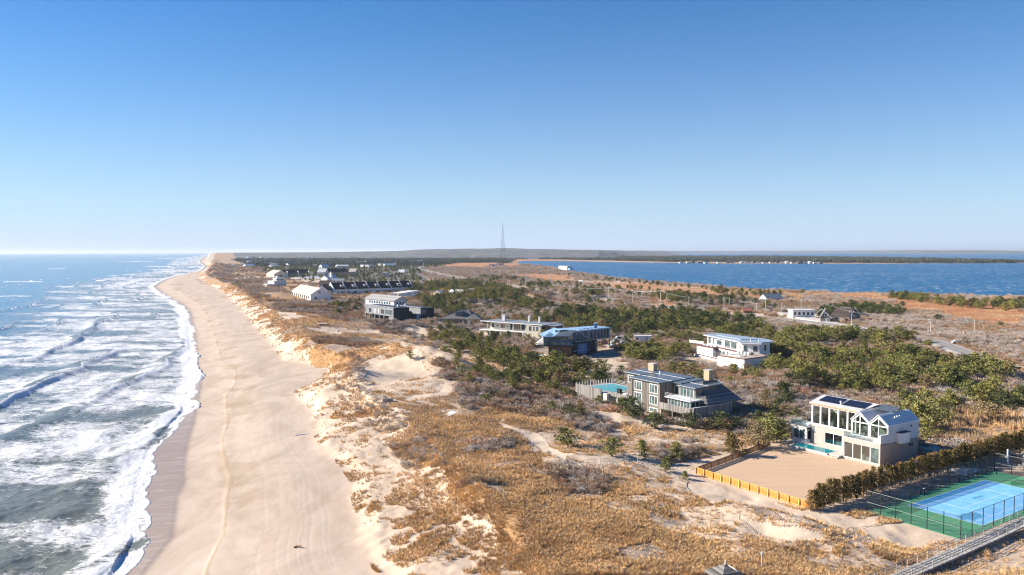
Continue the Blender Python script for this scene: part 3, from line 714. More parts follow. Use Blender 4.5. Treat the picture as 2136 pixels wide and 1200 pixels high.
def build_low_growth():
    rg = np.random.default_rng(3)
    # beach grass
    x, y = fanpts(600000, 90, 900, 2.7, -.45, .85, 11)
    g, s, ma, sa, f = zones(x, y); xt = TOE(y); xc = smooth(CREST, 4)(y)
    nz = fbm(x, y, 3.2, 4, 201) * .55 + fbm(x, y, 13, 3, 202) * .45; edge_t = 1 - ss(0, 5, x - xt)
    k = (x > xt + .3) & free(x, y) & (rg.random(len(x)) < ss(.44, .70, g * .60 + .19 - (nz - .5) * 1.25)) & (sa < .3) | ((x > xt) & (x < xc + 3) & free(x, y) & (nz + edge_t * .05 + .06 * (x > xc - 3) > .555) & (rg.random(len(x)) < .6)) 
    k |= (x > xc + 5) & free(x, y) & (rg.random(len(x)) < .05) & (sa < .5)
    x, y = x[k], y[k]
    sz = (.26 + .42 * rg.random(len(x)) ** 1.5) * np.interp(y, [100, 200, 420, 900], [.95, 1.1, 1.8, 3.2]) * (.7 + .7 * fbm(x, y, 6, 3, 205))
    scatter('beach_grass', [tuft_mesh(i, M_GRASS, 22, 1.0, .35 + .05 * i, .024) for i in range(6)], x, y, sz, 'golden beach grass tufts covering the dunes behind the beach', 'grass')
    # low scrub: greyish bare bushes and brown ones
    x, y = fanpts(270000, 120, 2600, 2.0, -.5, .95, 12)
    g, s, ma, sa, f = zones(x, y); xt = TOE(y); nz = fbm(x, y, 9, 4, 211) * .6 + fbm(x, y, 34, 3, 212) * .4
    k = (x > xt + 14) & free(x, y) & ~near_road(x, y, 6 + y * .004) & (sa < .2) & (ma < .4) & (f < .5) & ((g < .8) | ((y > 450) & (nz < .47))) & (rg.random(len(x)) < ss(.40, .58, np.maximum(s, .35 * (y > 450)) * .5 + .34 - nz + .45)) & (ground(x, y) > .6)
    k |= (np.abs(x - smooth(CREST, 4)(y) - 1) < 3.5) & (y < 280) & (nz > .5) & (rg.random(len(x)) < .2)
    x, y = x[k], y[k]
    t = fbm(x, y, 25, 3, 215) + (rg.random(len(x)) - .5) * .3
    sz = (.8 + 1.5 * rg.random(len(x)) ** 1.6) * np.interp(y, [120, 170, 250, 600, 1500, 2600], [.75, .95, 1.35, 2.0, 3.2, 5.0])
    a = t > .47
    sh = [bush_mesh(i, M_SHRUB, 300) for i in range(3)]; br = [bush_mesh(20 + i, M_BROWN, 300) for i in range(3)]
    scatter('bare_scrub', sh, x[a], y[a], sz[a], 'low grey mauve bare scrub spread between the dunes and the road', 'scrub', seed=4)
    scatter('brown_scrub', br, x[~a], y[~a], sz[~a] * .9, 'low rusty brown scrub mixed among the grey bushes', 'scrub', seed=5)
    # reeds right of the glass house
    x, y = fanpts(26000, 150, 260, 2.0, .3, .95, 13)
    P = hpoly([(1925,880),(1990,855),(2136,865),(2200,880),(2200,915),(2060,935),(1960,925),(1930,905)])
    k = pip(x, y, P) & free(x, y) & (fbm(x, y, 7, 3, 221) > .42)
    scatter('reed_bed', [tuft_mesh(40 + i, M_REED, 14, 1.9, .15, .035) for i in range(3)], x[k], y[k], .7 + .5 * rg.random(k.sum()), 'pale straw reeds growing right of the glass house', 'reeds', seed=6)

# pine stands: spacing, lowest and highest tree, dark share, outline in the photograph
STANDS = [
 (3.4,1.8,3.0,.3,(850,750),(880,740),(965,757),(980,770),(930,775),(870,768)),
 (3.6,1.8,3.2,.2,(955,772),(1110,785),(1150,793),(1100,798),(980,790)),
 (4.6,2.8,5.0,.2,(980,752),(1040,738),(1100,762),(1170,768),(1290,772),(1305,742),(1340,725),(1445,740),(1440,765),(1390,778),(1320,775),(1290,795),(1240,810),(1160,812),(1100,793),(1050,778)),
 (5.5,2.4,3.8,.2,(885,692),(940,685),(1010,700),(1060,718),(1000,748),(950,738),(900,718)),
 (5.0,3.0,6.0,.15,(1600,705),(1650,695),(1720,698),(1800,708),(1900,712),(2000,722),(2060,745),(2160,780),(2180,860),(2080,880),(1980,870),(1950,840),(1880,835),(1800,820),(1690,815),(1620,795),(1600,750)),
 (4.6,5.0,7.0,.0,(1885,865),(1905,845),(1990,870),(2010,905),(1960,915),(1900,900)),
 (4.6,2.4,3.8,.6,(1560,845),(1640,840),(1665,880),(1650,925),(1610,925),(1585,900)),
 (5.4,2.6,4.2,.3,(1300,735),(1440,735),(1450,770),(1465,800),(1420,800),(1340,770)),
 (7.0,4.5,6.2,.35,(1850,624),(1900,630),(2000,642),(2136,657),(2200,660),(2200,640),(2136,638),(2000,634),(1880,619)),
 (5.0,3.5,5.0,.9,(1700,660),(1740,645),(1800,642),(1900,657),(1905,664),(1830,660),(1720,668)),
 (10.5,1.8,3.8,.3,(880,640),(1010,612),(1160,640),(1300,652),(1450,660),(1620,690),(1760,690),(1900,705),(2136,765),(2136,880),(1950,860),(1800,800),(1640,800),(1560,840),(1480,790),(1300,760),(1290,850),(1120,840),(960,790),(880,720)),
 (14,2.6,4.4,.5,(900,585),(1000,580),(1200,605),(1300,618),(1500,640),(1620,650),(1620,640),(1500,620),(1300,600),(1150,590)),
 (7.5,1.6,3.0,.3,(960,785),(1120,800),(1300,830),(1300,860),(1150,850),(1020,830)),
 (8.5,2.4,4.4,.2,(1620,800),(1700,820),(1880,840),(1960,880),(2136,885),(2200,860),(2136,770),(2000,720),(1800,700),(1700,740)),
 (7.5,2.2,4.0,.3,(1340,660),(1620,690),(1600,760),(1560,800),(1500,780),(1460,720),(1330,700)),(9.0,3.2,5.2,.4,(1100,590),(1330,640),(1330,652),(1200,632),(1100,612)),
 (8.0,4.0,6.0,.4,(1000,578),(1090,582),(1060,590),(1010,586)),(8,4,6,.5,(1090,590),(1150,596),(1140,603),(1080,600)),(8,4,6,.5,(1200,608),(1260,612),(1250,620),(1190,616)),
 (6.5,3.6,5.6,.3,(870,622),(900,592),(1000,588),(1060,602),(1100,622),(1160,642),(1240,652),(1100,645),(1000,642),(930,662),(890,648)),
 (6.2,3.6,5.8,.65,(1180,645),(1300,658),(1420,653),(1560,666),(1600,690),(1560,712),(1480,694),(1380,694),(1280,704),(1180,684),(1100,674)),
 (7.0,3.5,5.5,.5,(780,600),(900,596),(880,620),(800,600)),(5.5,3,4.6,.6,(680,640),(750,632),(755,648),(720,660),(690,655)),
 (9.5,3.4,5.2,.45,(520,556),(560,545),(700,549),(880,549),(930,543),(960,549),(900,560),(870,575),(890,592),(760,592),(690,600),(620,580),(570,580)),
 (7.0,3.6,5.0,.6,(1360,612),(1440,618),(1560,630),(1540,640),(1430,634),(1380,628)),(7.,3.5,5,.6,(1480,608),(1560,616),(1640,618),(1600,622),(1500,616)),
 (9.0,3.0,4.5,.8,(1150,568),(1300,586),(1450,600),(1600,612),(1850,622),(1700,618),(1450,606),(1250,586)),
]
 # more scattered ones
# single pines that can be picked out: photo x, y of the foot, height, form, label
SINGLES = [
 (1186,932,3.9,'round','bushy green pine standing alone on pale sand below the cedar house'),
 (1278,952,3.4,'round','small yellow-green pine in the sand gap left of the wire fence'),
 (1346,957,3.3,'cone','conical young pine beside the wire fence posts'),
 (1411,956,3.2,'cone','conical green pine behind the wire fence nearer the yard'),
 (1387,984,2.7,'cone','small pine with a pointed top on open sand left of the sand yard'),
 (1428,1000,1.5,'cone','tiny pine sapling at the left corner of the sand yard'),
 (1185,868,3.0,'round','broad dark pine left of the cedar house timber fence'),
 (1215,872,2.4,'round','low pine beside the broad dark one left of the timber fence'),
 (1150,862,2.8,'round','leftmost low pine of the three left of the timber fence'),
 (1320,872,5.0,'round','tall dark pine in front of the cedar house garage bays'),
 (1366,895,3.8,'round','shaggy pine in front of the cedar house right of the tall dark one'),
 (1436,893,3.6,'cone','narrow dark conifer against the cedar house terrace wall'),
 (1502,897,4.2,'round','dark rounded pine in front of the bluish deck wall'),
 (1540,900,3.2,'round','dark pine just right of the deck wall end'),
 (1534,950,4.2,'cone','brownish conical cedar left of the slatted yard fence'),
 (1582,935,4.6,'round','green pine behind the far end of the slatted yard fence'),
 (1612,925,5.4,'round','yellow-green pine nearest the left end of the glass house'),
 (1016,843,2.6,'round','small pine on the sandy track left of the grey scrub'),
 (1250,848,2.2,'round','squat pine leaning on the cedar house timber fence'),
 (1525,765,3.2,'spread','ragged pine against the sunlit white wall of the terrace'),
 (910,668,4.5,'round','dark round evergreen right of the black timber house'),
 (1700,768,5.0,'spread','flat-topped olive pine in the scrub above the glass house'),
 (1665,790,5.2,'spread','wide yellow-green pine above and left of the glass house roof'),
 (1825,905,4.4,'round','orange-tinged pine behind the right end of the glass house'),
 (1930,918,3.2,'round','pine at the right corner of the glass house drive'),
 (1640,835,4.8,'spread','dark spreading pine left of the glass house roof edge'),
 (2060,880,4.6,'spread','open pine at the edge of the straw reeds'),
 (1880,640,4.0,'round','dark round tree alone between the marsh and the cottages'),
 (1958,672,4.6,'spread','wind-bent dark pine at the marsh edge above the poles'),
 (2088,683,3.2,'round','small dark bush-like pine alone on the orange marsh'),
]
LANDMARKS = [('glass house',1790,900),('cedar pool house',1370,820),('white flat-roofed house',1530,730),('blue steel house',1190,715),('cream flat-roofed house',1075,690),
 ('black timber house',830,645),('hip-roofed shingle house',960,660),('dark-roofed townhouse row',770,600),('shingled cottages',1760,655),('white roadside building',1680,655),('main road bend',1450,655),
 ('orange marsh',2000,660),('big dune by the beach',870,760),('reed bed',2040,890),('straight stretch of road',900,560),('radio mast',1049,560),('bay shore',1350,585)]
def where(px, py):
    n, lx, ly = min(LANDMARKS, key=lambda l: abs(px - l[1]) + 2.2 * abs(py - l[2]))
    dx, dy = px - lx, py - ly
    if abs(dx) > 1.6 * abs(dy) * 2.0: side = 'left of' if dx < 0 else 'right of'
    else: side = 'beyond' if dy < 0 else 'in front of'
    far = 'well ' if abs(dx) > 150 else ''
    return '%s%s the %s' % (far, side, n), 'trees around the ' + n

def build_trees():
    rg = np.random.default_rng(21)
    forms = {'spread': [pine_mesh(100 + i, 'spread', M_PINE) for i in range(4)], 'round': [pine_mesh(200 + i, 'round', M_PINE) for i in range(4)],
             'cone': [pine_mesh(300 + i, 'cone', M_PINE) for i in range(3)], 'dark': [pine_mesh(400 + i, 'round', M_DPINE) for i in range(3)], 'bigdark': [pine_mesh(450 + i, 'spread', M_DPINE) for i in range(2)]}
    forms['brown'] = [pine_mesh(470, 'cone', M_CEDAR)]
    def tree(x, y, h, pair, label, group, wide=1.0, i=[0]):
        r = bpy.data.objects.new('pine_tree', None); COL.objects.link(r); r.empty_display_size = .5
        r.location = (x, y, gz(x, y)); r.rotation_euler = (0, 0, rg.random() * 6.28); r.scale = (h * wide, h * wide, h)
        r['label'] = label; r['category'] = 'tree'
        if group: r['group'] = group
        for nm, me in (('crown', pair[0]), ('trunk', pair[1])):
            o = bpy.data.objects.new(nm, me); COL.objects.link(o); o.parent = r
        return r
    sx, sy = [], []
    for px, py, h, form, lab in SINGLES:
        x, y, z = hit(px, py)
        key = 'dark' if 'dark' in lab else form
        if 'brownish' in lab: key = 'brown'
        f = forms[key]; tree(x, y, h, f[int(rg.integers(len(f)))], lab, None, 1.4); sx.append(x); sy.append(y)
    X, Y, Hh, K = [], [], [], []
    for st in STANDS:
        sp, h0, h1, dk, poly = st[0], st[1], st[2], st[3], st[4:]
        w = np.array([(onz(a, b, 2.5) if b < 590 else hit(a, b))[:2] for a, b in poly])
        far = w[:, 1].mean() > 900
        dy_ = sp * (1.0 if not far else 2.6)
        gx, gy = np.meshgrid(np.arange(w[:, 0].min(), w[:, 0].max(), sp), np.arange(w[:, 1].min(), w[:, 1].max(), dy_))
        gx = gx.ravel() + rg.random(gx.size) * sp; gy = gy.ravel() + rg.random(gy.size) * dy_
        k = pip(gx, gy, w) & free(gx, gy) & (fbm(gx, gy, 13, 3, 301) > (.39 if sp < 4.8 or sp > 10 or sp == 7.5 else .455)) & ~near_road(gx, gy, 9)
        gx, gy = gx[k], gy[k]
        if len(gx) > 5200: q = rg.permutation(len(gx))[:5200]; gx, gy = gx[q], gy[q]
        X.append(gx); Y.append(gy); Hh.append((h0 + (h1 - h0) * rg.random(len(gx)) ** 1.3) * 1.12); K.append(rg.random(len(gx)) < dk)
    X, Y, Hh, K = map(np.concatenate, (X, Y, Hh, K))
    show = Hh / Y * (np.abs(X / Y) < .67)
    order = np.argsort(-show); one = order[:265]; rest = order[265:]
    for i in one:
        x, y, h = X[i], Y[i], Hh[i]; px, py = ppx(x, y, 4.5)
        if K[i]: f = forms['dark']; tone = 'dark green'
        else:
            kk = 'spread' if rg.random() < .5 else ('round' if rg.random() < .8 else 'cone'); f = forms[kk]; tone = {'spread': 'spreading olive', 'round': 'rounded yellow-green', 'cone': 'pointed green'}[kk]
        size = 'tall' if h > 5.2 else ('small' if h < 3.2 else 'mid-height')
        wh, grp = where(px, py)
        tree(x, y, h, f[int(rg.integers(len(f)))], '%s %s pine %s' % (size, tone, wh), grp, .9 + .35 * rg.random())
    z = ground(X[rest], Y[rest]); ok = z > .5; rest = rest[ok]; z = z[ok]
    wood = [join_pair(p) for p in forms['spread'][:3] + forms['round'][:3]]; dark = [join_pair(p) for p in forms['dark']]
    k = K[rest]
    scatter('pine_wood', wood, X[rest][~k], Y[rest][~k], Hh[rest][~k] * 1.05, 'farther olive green pines growing too densely to count', 'woodland', seed=8, z=z[~k])
    scatter('dark_wood', dark, X[rest][k], Y[rest][k], Hh[rest][k] * 1.05, 'farther dark green pines among the lighter ones', 'woodland', seed=9, z=z[k])
    # woods on the sandbar and on the far shore
    x, y = fanpts(60000, 2300, 6500, 1.2, -.4, .95, 31)
    g, s, ma, sa, f = zones(x, y); zz = ground(x, y)
    k = (f > .5) & (zz > .8) & ((x > y * (.12 + .05 * vn(y / 200, x / 200, 7))) | (y < 4400))
    x, y, zz = x[k], y[k], zz[k]; n = min(9000, len(x))
    scatter('far_wood', [far_clump(i) for i in range(3)], x[:n], y[:n], np.interp(y[:n], [2300, 4000, 6500], [8, 8, 7]) * (.6 + .6 * rg.random(n)), 'dark band of woods on the sandbar beyond the bay', 'woodland', seed=10, z=zz[:n])
def join_pair(p):
    a, b = p; V = np.concatenate([np.array([v.co[:] for v in a.vertices]), np.array([v.co[:] for v in b.vertices])]); n = len(a.vertices)
    F = [tuple(q.vertices) for q in a.polygons] + [tuple(i + n for i in q.vertices) for q in b.polygons]
    me = mesh_np('tree', V, F, a.materials[0], False); return me
def far_clump(seed):
    rg = np.random.default_rng(900 + seed); V, F = [], []
    for _ in range(7):
        c = np.array([rg.normal() * .9, rg.normal() * .9, .35 + .25 * rg.random()]); tri_clump(rg, V, F, c, .5, 16, .5)
    return mesh_np('clump', V, F, M_FARWOOD, False)

def build_shrubs():                                  # bare shrubs big enough to be picked out one by one
    rg = np.random.default_rng(77)
    greys = [bush_mesh(500 + i, M_SHRUB, 620, size=.075) for i in range(4)]; browns = [bush_mesh(520 + i, M_BROWN, 560, size=.08) for i in range(3)]
    x, y = fanpts(9000, 128, 420, 2.3, -.05, .72, 61)
    g, s, ma, sa, f = zones(x, y)
    k = (s > .6) & (sa < .1) & free(x, y) & ~near_road(x, y, 8) & (fbm(x, y, 12, 3, 63) > .42) & (x > TOE(y) + 20)
    x, y = x[k], y[k]; h = 1.4 + 2.4 * rg.random(len(x)) ** 1.8
    keep = []; 
    for i in np.argsort(-h / y):
        if all((x[i] - x[j]) ** 2 + (y[i] - y[j]) ** 2 > (h[i] * .8 + h[j] * .5) ** 2 for j in keep): keep.append(i)
        if len(keep) >= 240: break
    z = ground(x[keep], y[keep])
    for i, zi in zip(keep, z):
        px, py = ppx(x[i], y[i], zi); brown = rg.random() < .33
        me = (browns if brown else greys)[int(rg.integers(3))]
        o = link('bare_shrub', me); o.location = (x[i], y[i], zi - .1); w = h[i] * (1.1 + .4 * rg.random()); o.scale = (w, w, h[i]); o.rotation_euler = (0, 0, rg.random() * 6.28)
        wh, grp = where(px, py); size = 'large' if h[i] > 2.6 else ('small' if h[i] < 1.8 else 'mid-sized')
        o['label'] = '%s %s leafless shrub %s' % (size, 'rust-brown' if brown else 'grey mauve', wh); o['category'] = 'shrub'; o['group'] = grp.replace('trees', 'shrubs')

# ------------------------------------------------------------------ building kit
def boards(name, c1, c2, width=.2, axis=0, rough=.85, k=.45, bm=.02):
    m, t, b, o = nodes(name)
    P = pos(t, None, True); sp = t.nodes.new('ShaderNodeSeparateXYZ'); t.links.new(P, sp.inputs[0])
    if axis == 2: v = sp.outputs[2]
    else: v = mth(t, 'ADD', sp.outputs[0], sp.outputs[1])
    q = mth(t, 'DIVIDE', v, width); fl = mth(t, 'FLOOR', q); fr = mth(t, 'FRACT', q)
    wn = t.nodes.new('ShaderNodeTexWhiteNoise'); wn.noise_dimensions = '1D'; t.links.new(fl, wn.inputs['W'])
    st = noise(t, 1.0, 5, .6, pos(t, (6, 6, .5) if axis != 2 else (.6, .6, 8), True))
    f = mth(t, 'ADD', mth(t, 'MULTIPLY', wn.outputs['Value'], k), mth(t, 'MULTIPLY', st, 1 - k))
    c = ramp(t, f, [(.25, c1), (.75, c2)])
    gap = ramp(t, fr, [(0, (.55, .55, .55)), (.08, (1, 1, 1)), (.92, (1, 1, 1)), (1, (.55, .55, .55))])
    t.links.new(mixc(t, 1.0, c, gap, 'MULTIPLY'), b.inputs['Base Color']); b.inputs['Roughness'].default_value = rough
    bump(t, b, gap, .5, bm)
    return m
M = {}
M['white'] = plain('white_paint', (.80, .79, .77), (.72, .71, .69), .6, .6)
M['trim'] = plain('white_trim', (.82, .81, .79), (.76, .75, .73), .5, 1)
M['concrete'] = plain('concrete', (.52, .50, .47), (.42, .40, .37), .85, .7, bmp=.01)
M['render'] = plain('grey_render', (.40, .335, .27), (.34, .28, .225), .85, .5)
M['palegrey'] = plain('pale_grey_render', (.62, .62, .62), (.54, .54, .54), .8, .5)
M['midgrey'] = plain('mid_grey_panels', (.24, .25, .26), (.19, .20, .21), .7, .5)
M['lightblue'] = plain('light_blue_grey_roof', (.34, .41, .47), (.28, .35, .41), .4, .5)
M['taupe'] = plain('taupe_render', (.45, .415, .365), (.39, .36, .315), .85, .6)
M['cream'] = plain('cream_render', (.66, .60, .48), (.58, .52, .40), .8, .5)
M['cedar'] = boards('weathered_cedar', (.10, .085, .07), (.27, .235, .20), .28)
M['cedar2'] = boards('grey_fence_boards', (.14, .125, .115), (.34, .315, .29), .35)
M['black'] = boards('black_timber', (.012, .016, .022), (.03, .036, .045), .25)
M['shingle'] = boards('shingle_roof', (.10, .095, .09), (.22, .205, .19), .3, 2)
M['shingle2'] = boards('pale_shingle_roof', (.24, .235, .23), (.40, .39, .38), .3, 2)
M['tanroof'] = boards('tan_shingle_roof', (.42, .36, .31), (.56, .49, .43), .4, 2)
M['darkroof'] = boards('dark_brown_roof', (.035, .025, .022), (.075, .05, .042), .4, 2)
M['greyroof'] = plain('grey_membrane_roof', (.26, .29, .31), (.20, .22, .24), .6, .4)
M['bluegrey'] = plain('blue_grey_roof', (.12, .145, .165), (.09, .11, .13), .35, .5)
M['metal'] = plain('light_metal_roof', (.80, .79, .76), (.74, .73, .70), .55, .6)
M['seamtint'] = plain('seam_shade', (.30, .34, .40), None, .5, 1)
M['solar'] = plain('solar_panel', (.012, .014, .028), (.02, .022, .04), .15, 2, spec=.6)
M['deck'] = boards('deck_boards', (.40, .31, .24), (.60, .49, .40), .3)
M['paledeck'] = plain('pale_terrace', (.60, .54, .48), (.52, .46, .40), .8, .8)
M['redbrown'] = plain('red_brown_coping', (.20, .075, .05), (.14, .05, .035), .6, 1)
M['copper'] = plain('orange_fascia', (.70, .42, .24), (.60, .34, .18), .5, 1)
M['steelblue'] = plain('blue_steel', (.06, .17, .36), (.04, .12, .28), .3, 1, spec=.6)
M['skyblue'] = plain('pale_blue_panels', (.35, .52, .68), (.26, .42, .60), .3, .6, spec=.6)
M['metalgrey'] = plain('galvanised_metal', (.45, .46, .47), (.36, .37, .38), .4, 2, metal=.4)
M['brick'] = plain('buff_brick', (.52, .40, .27), (.42, .31, .20), .9, 3)
M['dark'] = plain('dark_metal', (.02, .022, .025), (.03, .032, .035), .5, 2)
M['interior'] = plain('interior_walls', (.62, .62, .54), (.5, .5, .43), .8, .5)
M['cloth'] = plain('white_linen', (.75, .76, .78), (.6, .62, .66), .9, 3)
M['yellow'] = plain('pale_yellow_panel', (.62, .55, .28), (.55, .48, .24), .8, 1)
M['wood'] = plain('brown_wood', (.26, .15, .08), (.18, .10, .055), .7, 3)
M['newwood'] = boards('new_orange_timber', (.72, .27, .035), (.84, .40, .08), .1, 0)
M['newtrim'] = plain('new_pine_rail', (.84, .48, .14), (.76, .40, .10), .7, 2)
M['greywood'] = boards('grey_boardwalk_timber', (.22, .205, .19), (.44, .42, .39), .3, 0)
M['pole'] = plain('pole_wood', (.60, .53, .45), (.70, .63, .54), .9, 3)
M['rubber'] = plain('tyre_rubber', (.02, .02, .02), None, .9, 3)
M['carwhite'] = plain('white_car_paint', (.75, .76, .78), None, .25, 1, spec=.6)
M['cargrey'] = plain('silver_car_paint', (.40, .42, .44), None, .25, 1, metal=.3, spec=.6)
M['cardark'] = plain('dark_car_paint', (.03, .035, .045), None, .25, 1, spec=.6)
M['railgreen'] = plain('grey_green_rail', (.26, .32, .28), (.20, .26, .22), .5, 1)
M['rust'] = plain('rust_red_roof', (.30, .13, .09), (.24, .10, .07), .8, 1)
M['carred'] = plain('red_car_paint', (.35, .03, .02), None, .25, 1, spec=.6)
M['glassy'] = None
def glasslike(name, c1, c2, rough=.08, sc=.5):
    m, t, b, o = nodes(name)
    f = noise(t, sc, 3, .5, pos(t, None, True))
    t.links.new(ramp(t, f, [(.4, c1), (.6, c2)]), b.inputs['Base Color']); b.inputs['Roughness'].default_value = rough
    b.inputs['Specular IOR Level'].default_value = .7
    return m
M['pane'] = glasslike('window_glass', (.02, .03, .035), (.05, .075, .08))
M['greenpane'] = glasslike('green_window_glass', (.05, .085, .085), (.12, .17, .17), .06, .8)
M['bluepane'] = glasslike('blue_window_glass', (.02, .06, .11), (.05, .11, .17))
M['yellowpane'] = glasslike('sunlit_glass', (.20, .22, .10), (.07, .12, .12))
def clear(name, tint, refl=.16):
    m, t, b, o = nodes(name)
    tr = t.nodes.new('ShaderNodeBsdfTransparent'); tr.inputs[0].default_value = (*tint, 1)
    gl = t.nodes.new('ShaderNodeBsdfGlossy'); gl.inputs['Roughness'].default_value = .03
    lw = t.nodes.new('ShaderNodeLayerWeight'); lw.inputs[0].default_value = .25
    mx = t.nodes.new('ShaderNodeMixShader'); t.links.new(mth(t, 'ADD', mth(t, 'MULTIPLY', lw.outputs['Facing'], .3), refl), mx.inputs[0])
    t.links.new(tr.outputs[0], mx.inputs[1]); t.links.new(gl.outputs[0], mx.inputs[2]); t.links.new(mx.outputs[0], o.inputs[0])
    return m
M['clear'] = clear('clear_glass', (.72, .80, .78))
M['balglass'] = clear('balustrade_glass', (.80, .90, .95), .22)
def pool_mat(name, c1, c2):
    m, t, b, o = nodes(name)
    f = noise(t, 1.2, 3, .5, pos(t)); t.links.new(ramp(t, f, [(.35, c1), (.65, c2)]), b.inputs['Base Color'])
    b.inputs['Roughness'].default_value = .12; b.inputs['IOR'].default_value = 1.33; bump(t, b, noise(t, 3, 3, .5, pos(t)), .15, .05)
    return m
M['pool'] = pool_mat('pool_water', (.005, .20, .24), (.008, .24, .28))
M['pool2'] = pool_mat('pool_water_green', (.05, .30, .28), (.10, .38, .35))

def xf(P, F, name, mat, parent):
    me = bpy.data.meshes.new(name); me.from_pydata([tuple(p) for p in P], [], F); me.update(); me.materials.append(mat)
    return link(name, me, parent=parent)
class Bld:
    def __init__(s, name, label, cat, P, a, group=None):
        s.r = bpy.data.objects.new(name, None); COL.objects.link(s.r); s.r.location = P; s.r.rotation_euler = (0, 0, R(a + 180))
        s.r['label'] = label; s.r['category'] = cat
        if group: s.r['group'] = group
    def m(s, name, V, F, mat, parent=None): return xf(V, F, name, M[mat] if isinstance(mat, str) else mat, parent or s.r)
    def box(s, name, mat, x0, x1, y0, y1, z0, z1, parent=None):
        V = [(x, y, z) for z in (z0, z1) for x, y in ((x0, y0), (x1, y0), (x1, y1), (x0, y1))]
        return s.m(name, V, [(0, 3, 2, 1), (4, 5, 6, 7), (0, 1, 5, 4), (1, 2, 6, 5), (2, 3, 7, 6), (3, 0, 4, 7)], mat, parent)
    def boxes(s, name, mat, L, parent=None):
        V, F = [], []
        for x0, x1, y0, y1, z0, z1 in L:
            k = len(V); V += [(x, y, z) for z in (z0, z1) for x, y in ((x0, y0), (x1, y0), (x1, y1), (x0, y1))]
            F += [tuple(i + k for i in f) for f in [(0, 3, 2, 1), (4, 5, 6, 7), (0, 1, 5, 4), (1, 2, 6, 5), (2, 3, 7, 6), (3, 0, 4, 7)]]
        return s.m(name, V, F, mat, parent)
    def prism(s, name, mat, pts, z0, z1, parent=None, z1b=None):   # pts in order seen from above; z1b: heights per corner
        n = len(pts); A = sum(pts[i - 1][0] * pts[i][1] - pts[i][0] * pts[i - 1][1] for i in range(n))
        if A < 0: pts = pts[::-1]; z1b = z1b[::-1] if z1b else None
        V = [(x, y, (z0 if not isinstance(z0, (list, tuple)) else z0[i])) for i, (x, y) in enumerate(pts)] + [(x, y, z1b[i] if z1b else z1) for i, (x, y) in enumerate(pts)]
        F = [tuple(range(n))[::-1], tuple(range(n, 2 * n))] + [(i, (i + 1) % n, n + (i + 1) % n, n + i) for i in range(n)]
        return s.m(name, V, F, mat, parent)
    def slab(s, name, mat, q, t, parent=None):                     # sloping roof plane of thickness t from corner points
        n = len(q); V = [tuple(p) for p in q] + [(p[0], p[1], p[2] - t) for p in q]
        F = [tuple(range(n)), tuple(range(n, 2 * n))[::-1]] + [(i, n + i, n + (i + 1) % n, (i + 1) % n) for i in range(n)]
        return s.m(name, V, F, mat, parent)
    def win(s, face, at, u0, u1, z0, z1, n=1, glass='pane', frame='trim', w=.12, rows=1, parent=None, vertical=None):
        """a window part: frame bars proud of the wall plane `at`, with its pane behind them"""
        o = .07; L = []; d0, d1 = (at - o, at - .002) if face in 'FL' else (at + .002, at + o)
        def bar(a0, a1, b0, b1, dd0=d0, dd1=d1): return (a0, a1, dd0, dd1, b0, b1) if face in 'FB' else (dd0, dd1, a0, a1, b0, b1)
        L += [bar(u0, u0 + w, z0, z1), bar(u1 - w, u1, z0, z1), bar(u0 + w, u1 - w, z0, z0 + w), bar(u0 + w, u1 - w, z1 - w, z1)]
        for k in range(1, n):
            u = u0 + (u1 - u0) * k / n; L.append(bar(u - w * .35, u + w * .35, z0 + w, z1 - w))
        for k in range(1, rows):
            zz = z0 + (z1 - z0) * k / rows; L.append(bar(u0 + w, u1 - w, zz - w * .3, zz + w * .3))
        f = s.boxes('window', frame, L, parent)
        p0, p1 = (at - .03, at - .004) if face in 'FL' else (at + .004, at + .03)
        x = bar(u0 + w, u1 - w, z0 + w, z1 - w, p0, p1); s.boxes('pane', glass, [x], f)
        return f
    def rail(s, pts, z, h=1.0, mat='metalgrey', step=1.8, name='railing', parent=None, rails=3):
        V, F = [], []
        def bar(a, b, r):
            a = np.array(a, float); b = np.array(b, float); limb(V, F, a, b, r, r, 4)
        for i in range(1, len(pts)):
            a, b = np.array(pts[i - 1], float), np.array(pts[i], float); n = max(1, int(np.hypot(*(b - a)) / step))
            for k in range(n + (i == len(pts) - 1)):
                p = a + (b - a) * k / n; bar((p[0], p[1], z), (p[0], p[1], z + h), .03)
            for k in range(rails):
                zz = z + h * (k + 1) / rails; bar((*a, zz), (*b, zz), .022)
        return s.m(name, V, F, mat, parent)
    def gable(s, x0, x1, y0, y1, ze, zr, roof='shingle', wall='white', axis='x', over=.4, t=.18, parent=None):
        """gable roof and the two wall triangles; ridge along axis"""
        if axis == 'x':
            ym = (y0 + y1) / 2; k = (zr - ze) / (ym - y0); e = over
            A = [(x0 - e, y0 - e, ze - e * k), (x1 + e, y0 - e, ze - e * k), (x1 + e, ym, zr), (x0 - e, ym, zr)]; Bq = [(x0 - e, ym, zr), (x1 + e, ym, zr), (x1 + e, y1 + e, ze - e * k), (x0 - e, y1 + e, ze - e * k)]
            tri = [[(x0, y0, ze), (x0, y1, ze), (x0, ym, zr - .02)], [(x1, y0, ze), (x1, y1, ze), (x1, ym, zr - .02)]]
        else:
            xm = (x0 + x1) / 2; k = (zr - ze) / (xm - x0); e = over
            A = [(x0 - e, y1 + e, ze - e * k), (x0 - e, y0 - e, ze - e * k), (xm, y0 - e, zr), (xm, y1 + e, zr)]; Bq = [(xm, y1 + e, zr), (xm, y0 - e, zr), (x1 + e, y0 - e, ze - e * k), (x1 + e, y1 + e, ze - e * k)]
            tri = [[(x0, y0, ze), (x1, y0, ze), (xm, y0, zr - .02)], [(x0, y1, ze), (x1, y1, ze), (xm, y1, zr - .02)]]
        up = t * 1.1
